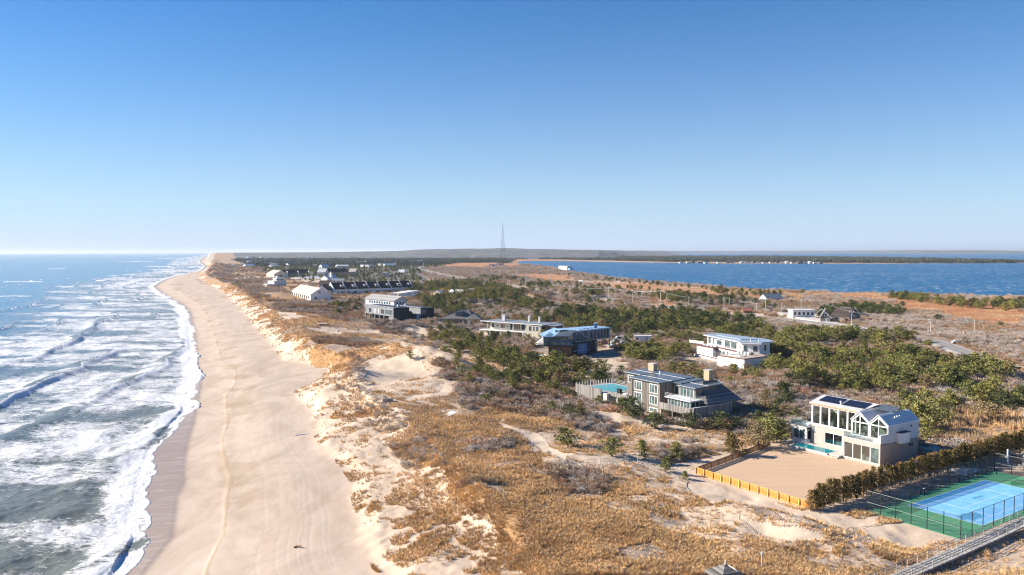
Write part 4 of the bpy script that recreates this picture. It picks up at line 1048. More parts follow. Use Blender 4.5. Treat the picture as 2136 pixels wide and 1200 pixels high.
        A = [(p[0], p[1], p[2] + up) for p in A]; Bq = [(p[0], p[1], p[2] + up) for p in Bq]
        s.slab('roof', roof, A, t, parent); s.slab('roof', roof, Bq, t, parent)
        V, F = [], []
        for tr in tri:                                           # solid gable under the roof
            V += tr
        F = [(0, 1, 2), (3, 5, 4), (0, 3, 4, 1), (1, 4, 5, 2), (2, 5, 3, 0)]
        s.m('gable_wall', V, F, wall, parent)
    def chimney(s, x, y, z0, z1, w=1.2, d=.9, mat='brick', cap='concrete'):
        c = s.box('chimney', mat, x - w / 2, x + w / 2, y - d / 2, y + d / 2, z0, z1); s.box('chimney_cap', cap, x - w / 2 - .1, x + w / 2 + .1, y - d / 2 - .1, y + d / 2 + .1, z1 + .002, z1 + .16, c)

def fit(cx, cy, xl, xr, yt, z, a):                    # near corner foot, left and right ends, roof line -> size
    P = onz(cx, cy, z); A = R(a); E = A - math.pi / 2
    f = lambda t, u: (u * P[1] - P[0]) / (math.cos(t) - u * math.sin(t))
    L = f(A, (xl - 1068) / CF); W = f(E, (xr - 1068) / CF); sc = P[1] / CF
    return P, abs(L), abs(W), (cy - yt) * sc

# ------------------------------------------------------------------ glass house
def glass_house():
    b = Bld('glass_house', 'modern white glass-fronted house with two gables, metal roof and lap pool', 'house', GLASS_P, _ca)
    # lower storey, right block: x -7.5..0, y 0..12
    b.box('side_wall', 'render', -.25, 0, .02, 12, 0, 3.9); b.box('back_wall', 'render', -17.5, -.25, 11.7, 11.95, 0, 7.4)
    b.box('lower_floor', 'paledeck', -7.4, -.27, .3, 11.68, .02, .14)
    b.boxes('front_frame', 'taupe', [(-7.6, 0, -.05, .25, 0, .42), (-7.6, 0, -.05, .25, 3.3, 4.05), (-.28, 0, -.05, .25, .42, 3.3), (-7.6, -7.32, -.05, .25, .42, 3.3)])
    for k in range(4):
        x0 = -7.3 + k * 1.76; f = b.boxes('window', 'dark' if k == 9 else 'trim', [(x0, x0 + .07, .02, .14, .44, 3.28), (x0 + 1.68, x0 + 1.74, .02, .14, .44, 3.28), (x0 + .07, x0 + 1.68, .02, .14, .44, .5), (x0 + .07, x0 + 1.68, .02, .14, 3.22, 3.28)])
        b.box('pane', 'clear' if k < 3 else 'greenpane', x0 + .07, x0 + 1.68, .06, .09, .5, 3.22, f)
    b.box('room_wall', 'interior', -7.3, -.3, 6.0, 6.15, .15, 3.7); b.box('bed', 'cloth', -3.9, -1.6, 1.6, 3.9, .16, .8); b.box('headboard', 'wood', -3.9, -1.6, 3.95, 4.1, .16, 1.5)
    b.box('armchair', 'cloth', -5.6, -4.8, 2.2, 3.0, .16, .95)
    b.box('divider', 'interior', -7.55, -7.35, .26, 11.6, .02, 3.88)
    # first floor slab and balcony
    b.box('floor_slab', 'paledeck', -7.6, -.02, -.04, 11.68, 4.06, 4.22)
    b.box('floor_slab', 'taupe', -17.5, -7.62, 4.0, 11.68, 3.9, 4.25)
    b.box('parapet', 'palegrey', -.3, 0, .0, 2.25, 4.23, 5.7); b.box('balustrade', 'balglass', -7.4, -.35, .05, .09, 4.25, 5.25); b.box('parapet', 'palegrey', -1.5, -.32, -.02, .2, 4.23, 5.1)
    for k in range(6): b.box('planter', 'cloth', -7.0 + k * 1.0, -6.7 + k * 1.0, .25, .5, 4.24, 4.42)
    b.box('side_wall', 'palegrey', -.25, 0.02, 2.3, 12, 4.0, 7.3)
    b.box('wall_box', 'white', .03, .95, 4.9, 7.6, 3.8, 5.7); b.box('box_cap', 'dark', .03, 1.05, 4.8, 7.7, 5.702, 5.8)
    b.boxes('vent', 'dark', [(.03, .12, 9.4, 9.7, 6.3, 6.6)]); b.win('R', .0, 9.0, 10.1, 2.6, 3.2, 1, 'greenpane', 'dark', .06)
    # gable fronts at y = 2.3
    def gfront(x0, x1, xm):
        ze, zr, zb = 7.1, 8.75, 4.25; w = .28
        V = []; F = []
        b.boxes('post', 'trim', [(x0, x0 + w, 2.3, 2.6, zb, ze), (x1 - w, x1, 2.3, 2.6, zb, ze), (x0 + w, x1 - w, 2.3, 2.6, zb, zb + .22), (x0 + w, x1 - w, 2.32, 2.5, 6.75, 6.95), (xm - .08, xm + .08, 2.34, 2.5, zb + .2, 8.4)])
        k = (zr - ze) / (xm - x0)
        for sx, ex in ((x0, xm), (x1, xm)):
            q = [(sx, 2.25, ze), (ex, 2.25, zr), (ex, 2.25, zr - .42), (sx, 2.25, ze - .42)]; q2 = [(p[0], 2.65, p[2]) for p in q]
            b.m('barge_board', q + q2, [(0, 1, 2, 3), (7, 6, 5, 4), (0, 4, 5, 1), (3, 2, 6, 7), (1, 5, 6, 2), (0, 3, 7, 4)], 'trim')
        for u0, u1 in ((x0 + w, xm - .08), (xm + .08, x1 - w)):
            b.box('pane', 'clear', u0, u1, 2.4, 2.43, zb + .22, 6.75)
            za = ze - .3 + k * abs((u0 if u0 < xm - .1 else u1) - (x0 if u0 < xm - .1 else x1)); zi = 8.3
            lo_, hi_ = (za, zi) if u1 < xm else (zi, za)
            b.m('pane', [(u0, 2.4, 6.95), (u1, 2.4, 6.95), (u1, 2.4, hi_), (u0, 2.4, lo_), (u0, 2.43, 6.95), (u1, 2.43, 6.95), (u1, 2.43, hi_), (u0, 2.43, lo_)], [(0, 1, 2, 3), (7, 6, 5, 4), (0, 4, 5, 1), (1, 5, 6, 2), (2, 6, 7, 3), (3, 7, 4, 0)], 'clear')
    gfront(-3.72, 0, -1.95); gfront(-7.5, -3.74, -5.7)
    # their roofs, ridge running back, with standing seams
    def groof(x0, x1, xm, y0=2.1, y1=12.1, ribs=True):
        ze, zr = 7.25, 8.98; e = .12
        for side, (xa, za, xb, zb_) in enumerate(((x0, ze, xm, zr), (xm, zr, x1, ze))):
            q = [(xa, y0, za), (xb, y0, zb_), (xb, y1, zb_), (xa, y1, za)]
            rf = b.slab('roof', 'metal', q, .14)
            V, F = [], []
            for k in range(int((y1 - y0) / .42)):
                y = y0 + .2 + k * .42; limb(V, F, (xa, y, za + .03), (xb, y, zb_ + .03), .035, .035, 4)
            b.m('roof_seams', V, F, 'seamtint', rf)['kind'] = 'stuff'
    groof(-3.72, .12, -1.95); groof(-7.6, -3.72, -5.7)
    for k in range(4): b.boxes('roof_vent', 'trim', [(-.9 - .1 * k, -.75 - .1 * k, 5.5 + k * .9, 5.65 + k * .9, 8.1, 8.5)])
    b.box('upper_room_wall', 'interior', -7.3, -.3, 8.2, 8.35, 4.26, 7.2); b.box('table', 'wood', -5.8, -4.2, 4.2, 5.4, 4.26, 5.0); b.box('sofa', 'cloth', -2.9, -1.0, 4.4, 5.4, 4.26, 5.0)
    # left wing, x -17.5..-7.5, glass front at y = 4
    b.box('lower_front', 'taupe', -17.5, -14.6, 4.0, 4.25, 0, 3.88); b.box('lower_front', 'taupe', -10.4, -7.6, 4.0, 4.25, 0, 3.88); b.box('lower_front', 'taupe', -14.6, -10.4, 4.0, 4.25, 0, .9); b.box('lower_front', 'taupe', -14.6, -10.4, 4.0, 4.25, 3.2, 3.88)
    b.win('F', 4.12, -14.5, -10.5, .9, 3.2, 2, 'clear'); b.box('bed', 'cloth', -14.0, -11.2, 5.6, 7.8, .16, 1.3); b.box('lower_floor', 'paledeck', -17.4, -7.62, 4.3, 11.6, .02, .12)
    b.box('room_wall', 'interior', -17.3, -7.6, 8.6, 8.75, .15, 3.85)
    fr = b.boxes('window_frame', 'trim', [(-17.5, -7.55, 3.98, 4.2, 4.26, 4.5), (-17.5, -7.55, 3.98, 4.2, 8.05, 8.3)] + [(x, x + .32, 3.96, 4.22, 4.5, 8.05) for x in (-17.5, -15.6, -13.6, -11.6, -9.6, -7.87)])
    for x in (-17.18, -15.28, -13.28, -11.28, -9.28): b.box('pane', 'clear', x, x + 1.66 if x > -17 else x + 1.58, 4.07, 4.1, 4.5, 8.05, fr)
    b.box('room_wall', 'interior', -17.3, -7.6, 8.6, 8.75, 4.27, 8.2); b.box('panel', 'yellow', -12.6, -11.9, 5.5, 5.7, 4.27, 6.9); b.box('door', 'trim', -9.0, -8.3, 5.2, 5.4, 4.27, 6.9)
    for x in (-16.5, -14.9, -13.9, -10.6): b.box('chair', 'cloth', x, x + .6, 5.0, 5.7, 4.27, 5.1)
    b.box('side_wall', 'palegrey', -17.7, -17.5, 4.4, 11.7, 0, 8.0)
    b.box('fascia', 'copper', -17.8, -7.5, 3.7, 3.98, 8.31, 8.6)
    rf = b.slab('roof', 'metal', [(-17.9, 3.7, 8.62), (-7.0, 3.7, 8.62), (-5.5, 8.0, 9.7), (-17.9, 8.0, 9.7)], .15); b.slab('roof', 'metal', [(-17.9, 8.0, 9.7), (-5.5, 8.0, 9.7), (-5.5, 12.2, 8.0), (-17.9, 12.2, 8.0)], .15)
    V, F = [], []
    for k in range(27): x = -17.7 + k * .42; limb(V, F, (x, 3.75, 8.66), (x, 7.9, 9.72), .03, .03, 4)
    b.m('roof_seams', V, F, 'seamtint', rf)['kind'] = 'stuff'
    sl = lambda y: 8.62 + (y - 3.7) * 1.08 / 4.3
    for x0, x1, n in ((-16.6, -11.9, 5), (-11.4, -6.6, 5)):
        for k in range(n):
            a_, c_ = x0 + (x1 - x0) * k / n, x0 + (x1 - x0) * (k + 1) / n - .05
            b.slab('solar_panel', 'solar', [(a_, 4.9, sl(4.9) + .16), (c_, 4.9, sl(4.9) + .16), (c_, 7.5, sl(7.5) + .16), (a_, 7.5, sl(7.5) + .16)], .06)
    for k in range(3): b.slab('solar_panel', 'bluegrey', [(-5.6 + k * 1.25, 6.4, 9.15), (-4.4 + k * 1.25, 6.4, 9.15), (-4.4 + k * 1.25, 9.4, 9.5), (-5.6 + k * 1.25, 9.4, 9.5)], .08)
    b.boxes('antenna', 'trim', [(-11.75, -11.6, 4.9, 5.05, 8.9, 9.7), (-11.9, -11.45, 4.9, 5.0, 9.5, 9.6)])
    # low cube at the left end with its roof terrace
    b.boxes('cube_wall', 'white', [(-21.4, -17.85, 2.9, 3.1, 0, .9), (-21.4, -17.85, 2.9, 3.1, 3.0, 3.4), (-21.4, -21.1, 2.9, 3.1, .9, 3.0), (-18.2, -17.85, 2.9, 3.1, .9, 3.0), (-21.6, -21.4, 2.9, 8.0, 0, 3.4), (-17.9, -17.72, 3.1, 6, 0, .9)])
    b.win('F', 3.05, -21.1, -18.2, .9, 3.0, 2, 'greenpane'); b.win('R', -17.9, 3.2, 5.9, .9, 3.0, 2, 'clear'); b.box('cube_back', 'white', -21.4, -17.75, 7.9, 8.1, 0, 3.4)
    b.box('terrace_roof', 'paledeck', -21.8, -17.72, 2.7, 8.2, 3.42, 3.6); b.box('balustrade', 'balglass', -21.7, -21.66, 2.8, 8.1, 3.62, 4.7); b.box('balustrade', 'balglass', -21.6, -17.8, 2.8, 2.84, 3.62, 4.7); b.box('lounger', 'cloth', -19.0, -18.2, 4, 6, 3.62, 4.1)
    # pool terrace
    b.boxes('pool_terrace', 'paledeck', [(-18.6, -7.7, 2.0, 3.9, .02, .5), (-9.9, -7.7, -1.0, 2.0, .02, .5)]); b.box('steps', 'deck', -10.0, -7.7, -1.6, -1.02, .0, .25)
    b.boxes('pool_wall', 'concrete', [(-18.6, -10.0, -1.35, -1.05, .02, .52), (-18.6, -18.3, -1.05, 1.98, .02, .52), (-10.2, -9.92, -1.05, 1.98, .02, .52)]); b.box('pool_water', 'pool', -18.28, -10.22, -1.03, 1.98, .1, .47)
    # drive behind, on the right
    b.box('drive', 'white', .3, 11, 7.5, 13.5, -.02, .03)
glass_house()

# ------------------------------------------------------------------ cedar house
def cedar_house():
    b = Bld('cedar_house', 'weathered cedar beach house with blue-grey flat roofs, two chimneys and raised pool', 'house', CEDAR_P, _ca)
    # tall boarded deck wall at the right end
    b.box('deck_wall', 'cedar2', -.2, 0, 0, 12.4, -1.5, 4.0); b.box('deck_wall', 'cedar2', -1.0, -.22, 0, .2, -1.5, 4.0); b.box('wall_cap', 'trim', -.28, .06, -.02, 12.45, 4.002, 4.08)
    b.box('deck', 'paledeck', -11.6, -.25, .02, 13, 2.3, 2.6); b.box('deck_front', 'cedar2', -11.6, -.9, -.2, 0, 2.2, 3.7)
    b.box('carport_back', 'cream', -11.0, -.3, 5, 5.2, 0, 2.28); b.box('carport_side', 'cream', -11.4, -11.2, .3, 5, 0, 2.28); b.box('carport_floor', 'concrete', -12, -.5, -2.5, 5, -.02, .06)
    for x in (-6.8, -3.2): b.box('post', 'cedar', x - .15, x + .15, -.15, .15, 0, 2.18)
    # main blocks
    def blk(x0, x1, y0, y1, z0, z1, mat='cedar'): return b.box('wall', mat, x0, x1, y0, y1, z0, z1)
    blk(-22.8, -12.2, 1.2, 10, 0, 7.9); blk(-29.2, -22.82, 5.2, 12.5, 0, 8.0); blk(-12.18, -9.2, 5.6, 12.5, 0, 7.8); blk(-9.18, -3.6, 4.2, 11, 2.62, 7.6); blk(-3.58, -1.0, 5.0, 15, 2.62, 4.6)
    b.box('corner_pier', 'cedar', -12.9, -12.19, .9, 1.18, 0, 8.0); b.box('corner_pier', 'cedar', -22.9, -22.2, .95, 1.18, 0, 8.0)
    # roofs with pale joint lines
    def roofslab(q, name='roof'):
        rf = b.slab(name, 'bluegrey', q, .22); return rf
    def joints(rf, L):
        V, F = [], []
        for a_, c_ in L: limb(V, F, a_, c_, .035, .035, 4)
        b.m('roof_joint', V, F, 'trim', rf)
    r1 = roofslab([(-23.3, .7, 8.0), (-12.3, .7, 8.0), (-12.3, 13, 8.45), (-23.3, 13, 8.45)]); joints(r1, [((-23.3, 5, 8.17), (-12.3, 5, 8.17)), ((-23.3, 9.5, 8.33), (-12.3, 9.5, 8.33)), ((-17.8, .7, 8.03), (-17.8, 13, 8.48)), ((-23.3, .72, 8.0), (-12.3, .72, 8.0))])
    r2 = roofslab([(-29.8, 4.6, 8.25), (-23.32, 4.6, 8.25), (-23.32, 13, 8.5), (-29.8, 13, 8.5)]); joints(r2, [((-29.8, 8.8, 8.4), (-23.3, 8.8, 8.4)), ((-29.8, 4.62, 8.25), (-23.3, 4.62, 8.25))])
    r3 = roofslab([(-12.28, 5.0, 7.95), (-9.3, 5.0, 7.95), (-9.3, 13, 8.3), (-12.28, 13, 8.3)])
    r4 = roofslab([(-9.28, 3.6, 7.72), (-3.2, 3.6, 7.72), (-3.2, 13, 8.1), (-9.28, 13, 8.1)]); joints(r4, [((-9.2, 8, 7.93), (-3.2, 8, 7.93)), ((-6.2, 3.6, 7.75), (-6.2, 13, 8.13)), ((-9.2, 3.62, 7.72), (-3.2, 3.62, 7.72))])
    # big hip roof on the right
    ap1, ap2 = (-6.0, 9.0, 8.6), (-6.0, 13.5, 8.6)
    b.slab('hip_roof', 'shingle', [(-3.2, 3.2, 4.7), (-.1, 4.4, 4.6), (-.1, 16.2, 4.4), ap2, ap1], .2); b.slab('hip_roof', 'shingle', [(-6.5, 3.4, 4.9), (-3.2, 3.2, 4.72), ap1], .2)
    b.slab('hip_roof', 'shingle', [(-.1, 16.2, 4.4), (-12, 16.4, 4.6), ap2], .2)
    b.win('R', -.98, 5.4, 13.6, 2.7, 4.35, 5, 'greenpane', 'trim')
    # windows of the tall block: two columns, upper and lower
    for x0, x1 in ((-21.8, -18.9), (-16.2, -13.2)):
        b.win('F', 1.2, x0, x1, 5.1, 7.4, 3, 'greenpane', w=.16); b.win('F', 1.2, x0, x1, 2.3, 4.6, 3, 'greenpane', w=.16); b.win('F', 1.2, x0, x1, .4, 1.6, 2, 'greenpane', w=.16)
    b.win('F', 5.2, -28.6, -26.6, 5.6, 7.6, 2, 'greenpane', w=.14); b.win('F', 5.2, -26.2, -23.6, 2.4, 4.8, 3, 'greenpane')
    b.win('F', 5.6, -11.9, -9.5, 5.0, 7.2, 2, 'pane'); b.win('F', 4.2, -8.7, -4.2, 5.0, 7.3, 4, 'greenpane', w=.14)
    # glazed bay with its own roof terrace
    b.box('bay_wall', 'cedar', -9.6, -2.0, .85, 4.15, 2.62, 3.15); b.box('bay_core', 'cream', -9.4, -2.2, 1.1, 4.1, 3.16, 5.0); b.box('bay_roof', 'palegrey', -10.0, -1.6, .4, 4.18, 5.02, 5.25)
    b.win('F', 1.08, -9.45, -2.15, 3.2, 5.0, 7, 'greenpane', w=.14); b.win('R', -2.18, 1.2, 4.0, 3.2, 5.0, 2, 'pane', w=.14); b.rail([(-9.9, .5), (-1.7, .5), (-1.7, 4.1)], 5.27, .9, 'trim', 1.3)
    b.rail([(-11.2, .25), (-1.0, .25)], 2.62, 1.0, 'trim', 1.3)
    # left balcony, garage bays under it and the pool terrace behind the board fence
    b.box('balcony', 'paledeck', -31.6, -22.95, .2, 5.1, 2.4, 2.7); b.box('balcony_front', 'cedar2', -31.8, -22.95, 0, .18, 2.35, 3.4); b.box('garage_back', 'dark', -31, -23, 4.6, 4.8, 0, 2.38)
    for x in (-31.5, -27.3, -23.3): b.box('post', 'palegrey', x - .18, x + .18, .3, .66, 0, 2.38)
    b.box('garage_wall', 'cream', -29.9, -27.6, .9, 4.5, 0, 2.36)
    b.box('table', 'cloth', -26.5, -25.3, 1.6, 2.6, 2.72, 3.3); b.box('barbecue', 'dark', -30.2, -29.0, 2.6, 3.4, 2.72, 3.9)
    b.win('F', 5.2, -23.5, -23.1, 2.72, 4.8, 1)
    b.box('pool_terrace', 'concrete', -42.8, -29.9, -.9, 11.5, 0, 2.9); b.box('pool_water', 'pool2', -41.2, -31.0, 1.2, 10.2, 2.91, 2.96)
    n = 32
    for k in range(n):
        x = -43.0 + k * (11.2 / n); b.box('fence_board', 'cedar2', x, x + 11.2 / n - .03, -1.25, -1.1, -.6, 3.9 + .08 * math.sin(k * 2.1))
    for k in range(14): b.box('fence_post', 'trim', -42.9, -42.8, -.9 + k * .95, -.8 + k * .95, 2.9, 4.1)
    b.rail([(-42.6, 11.4), (-31, 11.4)], 2.9, 1.1, 'metalgrey', 2)
    b.chimney(-26.2, 11.5, 8.3, 10.2, 2.0, 1.3); b.chimney(-9.2, 14.4, 4, 10.4, 1.8, 1.6); b.boxes('flue', 'trim', [(-21, -20.8, 9, 9.2, 8.3, 9.2)])
    b.box('side_wall', 'cedar2', -12, -1.2, 13, 15.5, 2.6, 4.5)
cedar_house()

# ------------------------------------------------------------------ white house
def white_house():
    b = Bld('white_house', 'white flat-roofed house with raised white terrace block and red-brown coping', 'house', WHITE_P, _ca)
    b.prism('terrace_wall', 'white', [(-11.7, 0), (0, 0), (-.6, 12.2), (-5.8, 15.4), (-11.5, 12)], -1.5, 4.0); b.prism('coping', 'redbrown', [(-11.9, -.15), (.15, -.15), (-.45, 12.3), (-5.8, 15.6), (-11.7, 12.1)], 4.002, 4.22)
    b.prism('deck', 'deck', [(-11.5, .2), (-.2, .2), (-.9, 11.8), (-5.8, 15.0), (-11.4, 11.5)], 4.222, 4.27)
    b.prism('spa', 'white', [(-9, 2.0), (-3.5, 2.0), (-3.5, 4.6), (-9, 4.6)], 4.28, 4.5); b.box('spa_water', 'pool2', -8.6, -3.9, 2.4, 4.2, 4.502, 4.53)
    b.rail([(-11.8, 0), (0, 0), (-.6, 12.2)], 4.22, 1.05, 'metalgrey', 1.4)
    body = [(-36.6, 21.2), (-15.4, 15.0), (-12.0, 12.6), (-7.2, 15.9), (-8.4, 18.2), (-7.9, 22.2), (-12.8, 26.6), (-36.4, 28)]
    b.prism('wall', 'white', body, 0, 7.4)
    roof = [(-37.7, 20.3), (-15.3, 14.0), (-11.9, 11.5), (-6.1, 15.6), (-7.4, 18.0), (-6.8, 22.6), (-12.4, 27.4), (-37.4, 28.8)]
    b.prism('soffit', 'white', roof, 7.42, 7.72); b.prism('roof', 'lightblue', [(x * 1.004, y * 1.002) for x, y in roof], 7.722, 7.92); b.prism('fascia', 'dark', [(x * 1.008, y * 1.003) for x, y in roof], 7.66, 7.719)
    b.prism('upper_roof', 'lightblue', [(-32, 21.5), (-17, 17.5), (-13, 22), (-30, 25.5)], 7.93, 8.15)
    def slanted(p, q, items):
        dx, dy = q[0] - p[0], q[1] - p[1]; a = math.atan2(dy, dx)
        for u0, u1, z0, z1, n, g in items:
            f = b.win('F', -.01, u0, u1, z0, z1, n, g, 'metalgrey', w=.1); f.location = (p[0], p[1], 0); f.rotation_euler = (0, 0, a)
    slanted(body[0], body[1], [(.8, 2.6, 4.7, 6.9, 2, 'greenpane'), (4.0, 4.8, 4.7, 6.9, 1, 'pane'), (7.0, 10.4, 4.8, 6.7, 3, 'greenpane'), (12.6, 16.0, 4.4, 6.9, 3, 'greenpane'), (16.8, 20.4, 4.4, 6.9, 3, 'greenpane')])
    slanted(body[1], body[2], [(1.0, 1.9, 4.6, 6.8, 1, 'greenpane'), (2.6, 3.4, 4.6, 6.8, 1, 'greenpane')]); slanted(body[2], body[3], [(.5, 1.7, 4.7, 6.7, 1, 'greenpane'), (3.7, 5.2, 4.7, 6.7, 1, 'greenpane')])
    slanted(body[4], body[5], [(1.4, 2.4, 4.7, 6.8, 1, 'pane'), (1.4, 2.4, 1.2, 3.2, 1, 'pane')])
    # left deck over its white podium, with stair and long low ledge
    b.prism('podium', 'white', [(-37.2, 16.2), (-27.6, 14.6), (-27.0, 18.6), (-37, 21)], -1, 3.98); b.prism('podium', 'white', [(-26.9, 16.6), (-12.0, 12.2), (-12.0, 14), (-27, 18.5)], -1, 3.98); b.prism('left_deck', 'redbrown', [(-37.5, 15.9), (-27.3, 14.2), (-26.6, 16.3), (-11.9, 11.9), (-15.3, 14.8), (-36.8, 21.0)], 4.0, 4.2)
    b.rail([(-37.4, 16.1), (-27.5, 14.4)], 4.2, 1.05, 'metalgrey', 1.3); b.rail([(-26.6, 16.5), (-12.2, 12.2)], 4.2, 1.05, 'trim', 1.3)
    slanted((-26.9, 16.58), (-12.0, 12.18), [(1.0, 2.4, .6, 3.3, 1, 'pane'), (3.2, 4.8, .6, 3.3, 2, 'pane'), (6.0, 7.4, .6, 3.3, 1, 'pane')])
    b.slab('stair', 'dark', [(-26.8, 14.2, 4.1), (-21.4, 12.6, 1.0), (-21.0, 13.6, 1.0), (-26.4, 15.3, 4.1)], .2)
    b.prism('lower_ledge', 'white', [(-37.5, 15.0), (-12.0, 7.8), (-12.0, 12.1), (-27.2, 14.4)], -1.5, .9); b.prism('ledge_cap', 'redbrown', [(-37.7, 14.9), (-12.0, 7.6), (-12.0, 8.2), (-37.5, 15.4)], .902, 1.08)
    for k in range(4): b.box('lounger', 'cloth', -35.4 + k * 2.1, -34.3 + k * 2.1, 17.4 - k * .3, 18.9 - k * .3, 4.21, 4.6)
    for k in range(4): b.box('chair', 'cloth', -10.6 + k * 1.5, -9.9 + k * 1.5, 8.4, 9.1, 4.29, 5.1)
    b.box('grill', 'dark', -5.2, -4.4, 9.2, 9.7, 4.29, 5.2); b.box('garden_wall', 'white', -46, -38.5, 21, 21.25, 4.0, 5.0)
    b.boxes('flue', 'metalgrey', [(-12.2, -11.9, 17, 17.3, 7.93, 9.0)]); b.boxes('flue', 'metalgrey', [(-9.4, -9.1, 18, 18.3, 7.93, 8.8)])
white_house()

# ------------------------------------------------------------------ blue steel house
def blue_house():
    b = Bld('blue_steel_house', 'blue steel and glass house raised on a dark podium beside a parked trailer', 'house', (21.5, 301.7, 4.0), 180)
    b.prism('deck', 'dark', [(-12.7, .4), (1.6, -1.4), (3.5, 4), (-3, 12), (-9.9, 18)], 3.7, 4.1); b.prism('deck_top', 'paledeck', [(-12.4, .6), (1.4, -1.1), (3.0, 4), (-3, 11.6), (-9.8, 17.6)], 4.102, 4.16)
    b.prism('podium', 'wood', [(-7.5, 1.2), (1.2, .6), (2.5, 6), (-5, 10)], 0, 3.68)
    b.prism('dark_base', 'dark', [(1.4, 1.5), (11, 8.5), (13, 16), (3, 18), (1.4, 8)], 0, 4.5)
    for k in range(3): b.win('F', .84 - .0, -6.9 + k * 2.6, -5.0 + k * 2.6, .6, 3.2, 2, 'bluepane', 'wood')
    # gable wing towards the camera
    b.m('gable_front', [(-9.4, -.6, 4.2), (0, 0, 4.2), (0, 0, 7.4), (-9.4, -.6, 7.4), (-8.0, 16, 4.2), (2.9, 6, 4.2), (2.9, 6, 8.9), (-4.3, 15.5, 8.9)], [(0, 1, 2, 3), (1, 5, 6, 2), (5, 4, 7, 6), (4, 0, 3, 7), (3, 2, 6, 7)], 'greenpane')
    b.slab('roof', 'skyblue', [(-10.2, -1.3, 7.55), (-5.6, -1.0, 7.6), (-1.6, 8.0, 9.3), (-4.6, 16.2, 9.3), (-10.4, 10, 7.6)], .25); b.slab('roof', 'bluegrey', [(-5.5, -1.0, 7.62), (.5, -.5, 7.6), (3.5, 5.6, 9.3), (-1.5, 8.0, 9.32)], .25)
    b.boxes('roof_window', 'dark', [(-4.6, -3.2, 5.2, 6.4, 8.7, 9.3), (-2.9, -1.3, 5.2, 6.4, 8.7, 9.3), (-1.1, .2, 5.2, 6.4, 8.8, 9.3)]); b.box('skylight', 'trim', -3.9, -2.9, 5.0, 5.18, 8.8, 9.25)
    V, F = [], []
    for p, q in [((-9.4, -.75, 4.1), (-9.4, -.75, 7.5)), ((-6.6, -.6, 4.1), (-6.6, -.6, 7.5)), ((0, -.15, 4.1), (0, -.15, 7.5)), ((-9.4, -.75, 7.5), (0, -.15, 7.5)), ((-6.6, -.6, 5.6), (0, -.15, 5.6)), ((0, -.1, 7.5), (3.0, 5.8, 9.1)), ((3.0, 5.8, 4.5), (3.0, 5.8, 9.1)), ((-3.2, -.4, 4.1), (-3.2, -.4, 7.5))]: limb(V, F, p, q, .14, .14, 4)
    b.m('steel_frame', V, F, 'steelblue')
    # long wing to the right, cantilevered
    wing = [(3.1, 5.9), (18.3, 21.3), (13, 27), (-3.6, 14.8)]
    b.prism('wing_floor', 'yellow', [(3.0, 5.4), (18.6, 21.2), (13, 27.3), (-3, 14.8)], 4.4, 4.8); b.prism('wing_glass', 'bluepane', [(3.3, 6.2), (18.0, 21.3), (12.8, 26.6), (-3, 14.8)], 4.82, 8.3)
    b.prism('wing_roof', 'skyblue', [(2.6, 5.2), (19.0, 21.3), (13, 27.8), (-4, 15)], 8.6, 9.0); b.prism('fascia', 'steelblue', [(2.5, 5.1), (19.1, 21.3), (13, 27.9), (-4.1, 15)], 8.32, 8.59)
    for k in range(11):
        t = k / 10; p = (3.2 + 14.9 * t, 5.95 + 15.2 * t); o = b.box('mullion', 'steelblue', -.09, .09, -.12, .12, 4.82, 8.31); o.location = (p[0], p[1], 0); o.rotation_euler = (0, 0, R(45))
    b.box('end_pier', 'cream', 18.2, 18.8, 20.9, 21.5, 1.5, 8.7)
    V, F = [], []
    for p, q in [((4, 6.3, 8.9), (9.0, 11.2, 5.2)), ((9.0, 11.2, 5.2), (9.0, 11.2, 8.4)), ((3, 4, 3.9), (14, 13, 4.0)), ((2, .6, 1.6), (9, 4.5, 1.8))]: limb(V, F, p, q, .13, .13, 4)
    b.m('brace', V, F, 'skyblue')
    b.prism('curved_wall', 'steelblue', [(5.0 + 3.0 * math.cos(R(t)), 6.0 + 3.0 * math.sin(R(t))) for t in range(0, 360, 30)], .2, 4.3)
    b.prism('lower_glass', 'bluepane', [(8.4, 7.4), (11.6, 10), (10.6, 11.6), (7.4, 9)], 1.4, 3.9)
    c = b.box('chimney', 'steelblue', 12.0, 13.1, 18.2, 19.2, 9.0, 10.8); b.box('chimney_cap', 'trim', 11.8, 13.3, 18.0, 19.4, 10.802, 10.95, c)
    for k in range(5): b.box('roof_light', 'dark', 5.4 + k * 1.6, 6.4 + k * 1.6, 11.6 + k * 1.6, 12.2 + k * 1.6, 9.002, 9.2)
    b.rail([(-12.6, .5), (1.5, -1.3)], 4.16, 1.0, 'trim', 1.5); b.slab('awning', 'cloth', [(-9.6, 1.2, 6.4), (-9.4, 6, 6.6), (-12.0, 5.0, 4.6), (-12.4, 1.4, 4.6)], .06)
    b.box('stair', 'wood', -12, -9.4, -4.6, .2, .2, 1.4); b.box('lower_deck', 'white', -15, -8.8, -8.6, -4.8, 1.0, 1.25); b.box('pool_water', 'pool2', -12.4, -9.6, -6.2, -5.0, 1.252, 1.28)
    for x in (-14.8, -11.8, -9.1): b.box('post', 'trim', x, x + .2, -8.5, -8.3, -.5, .98)
blue_house()

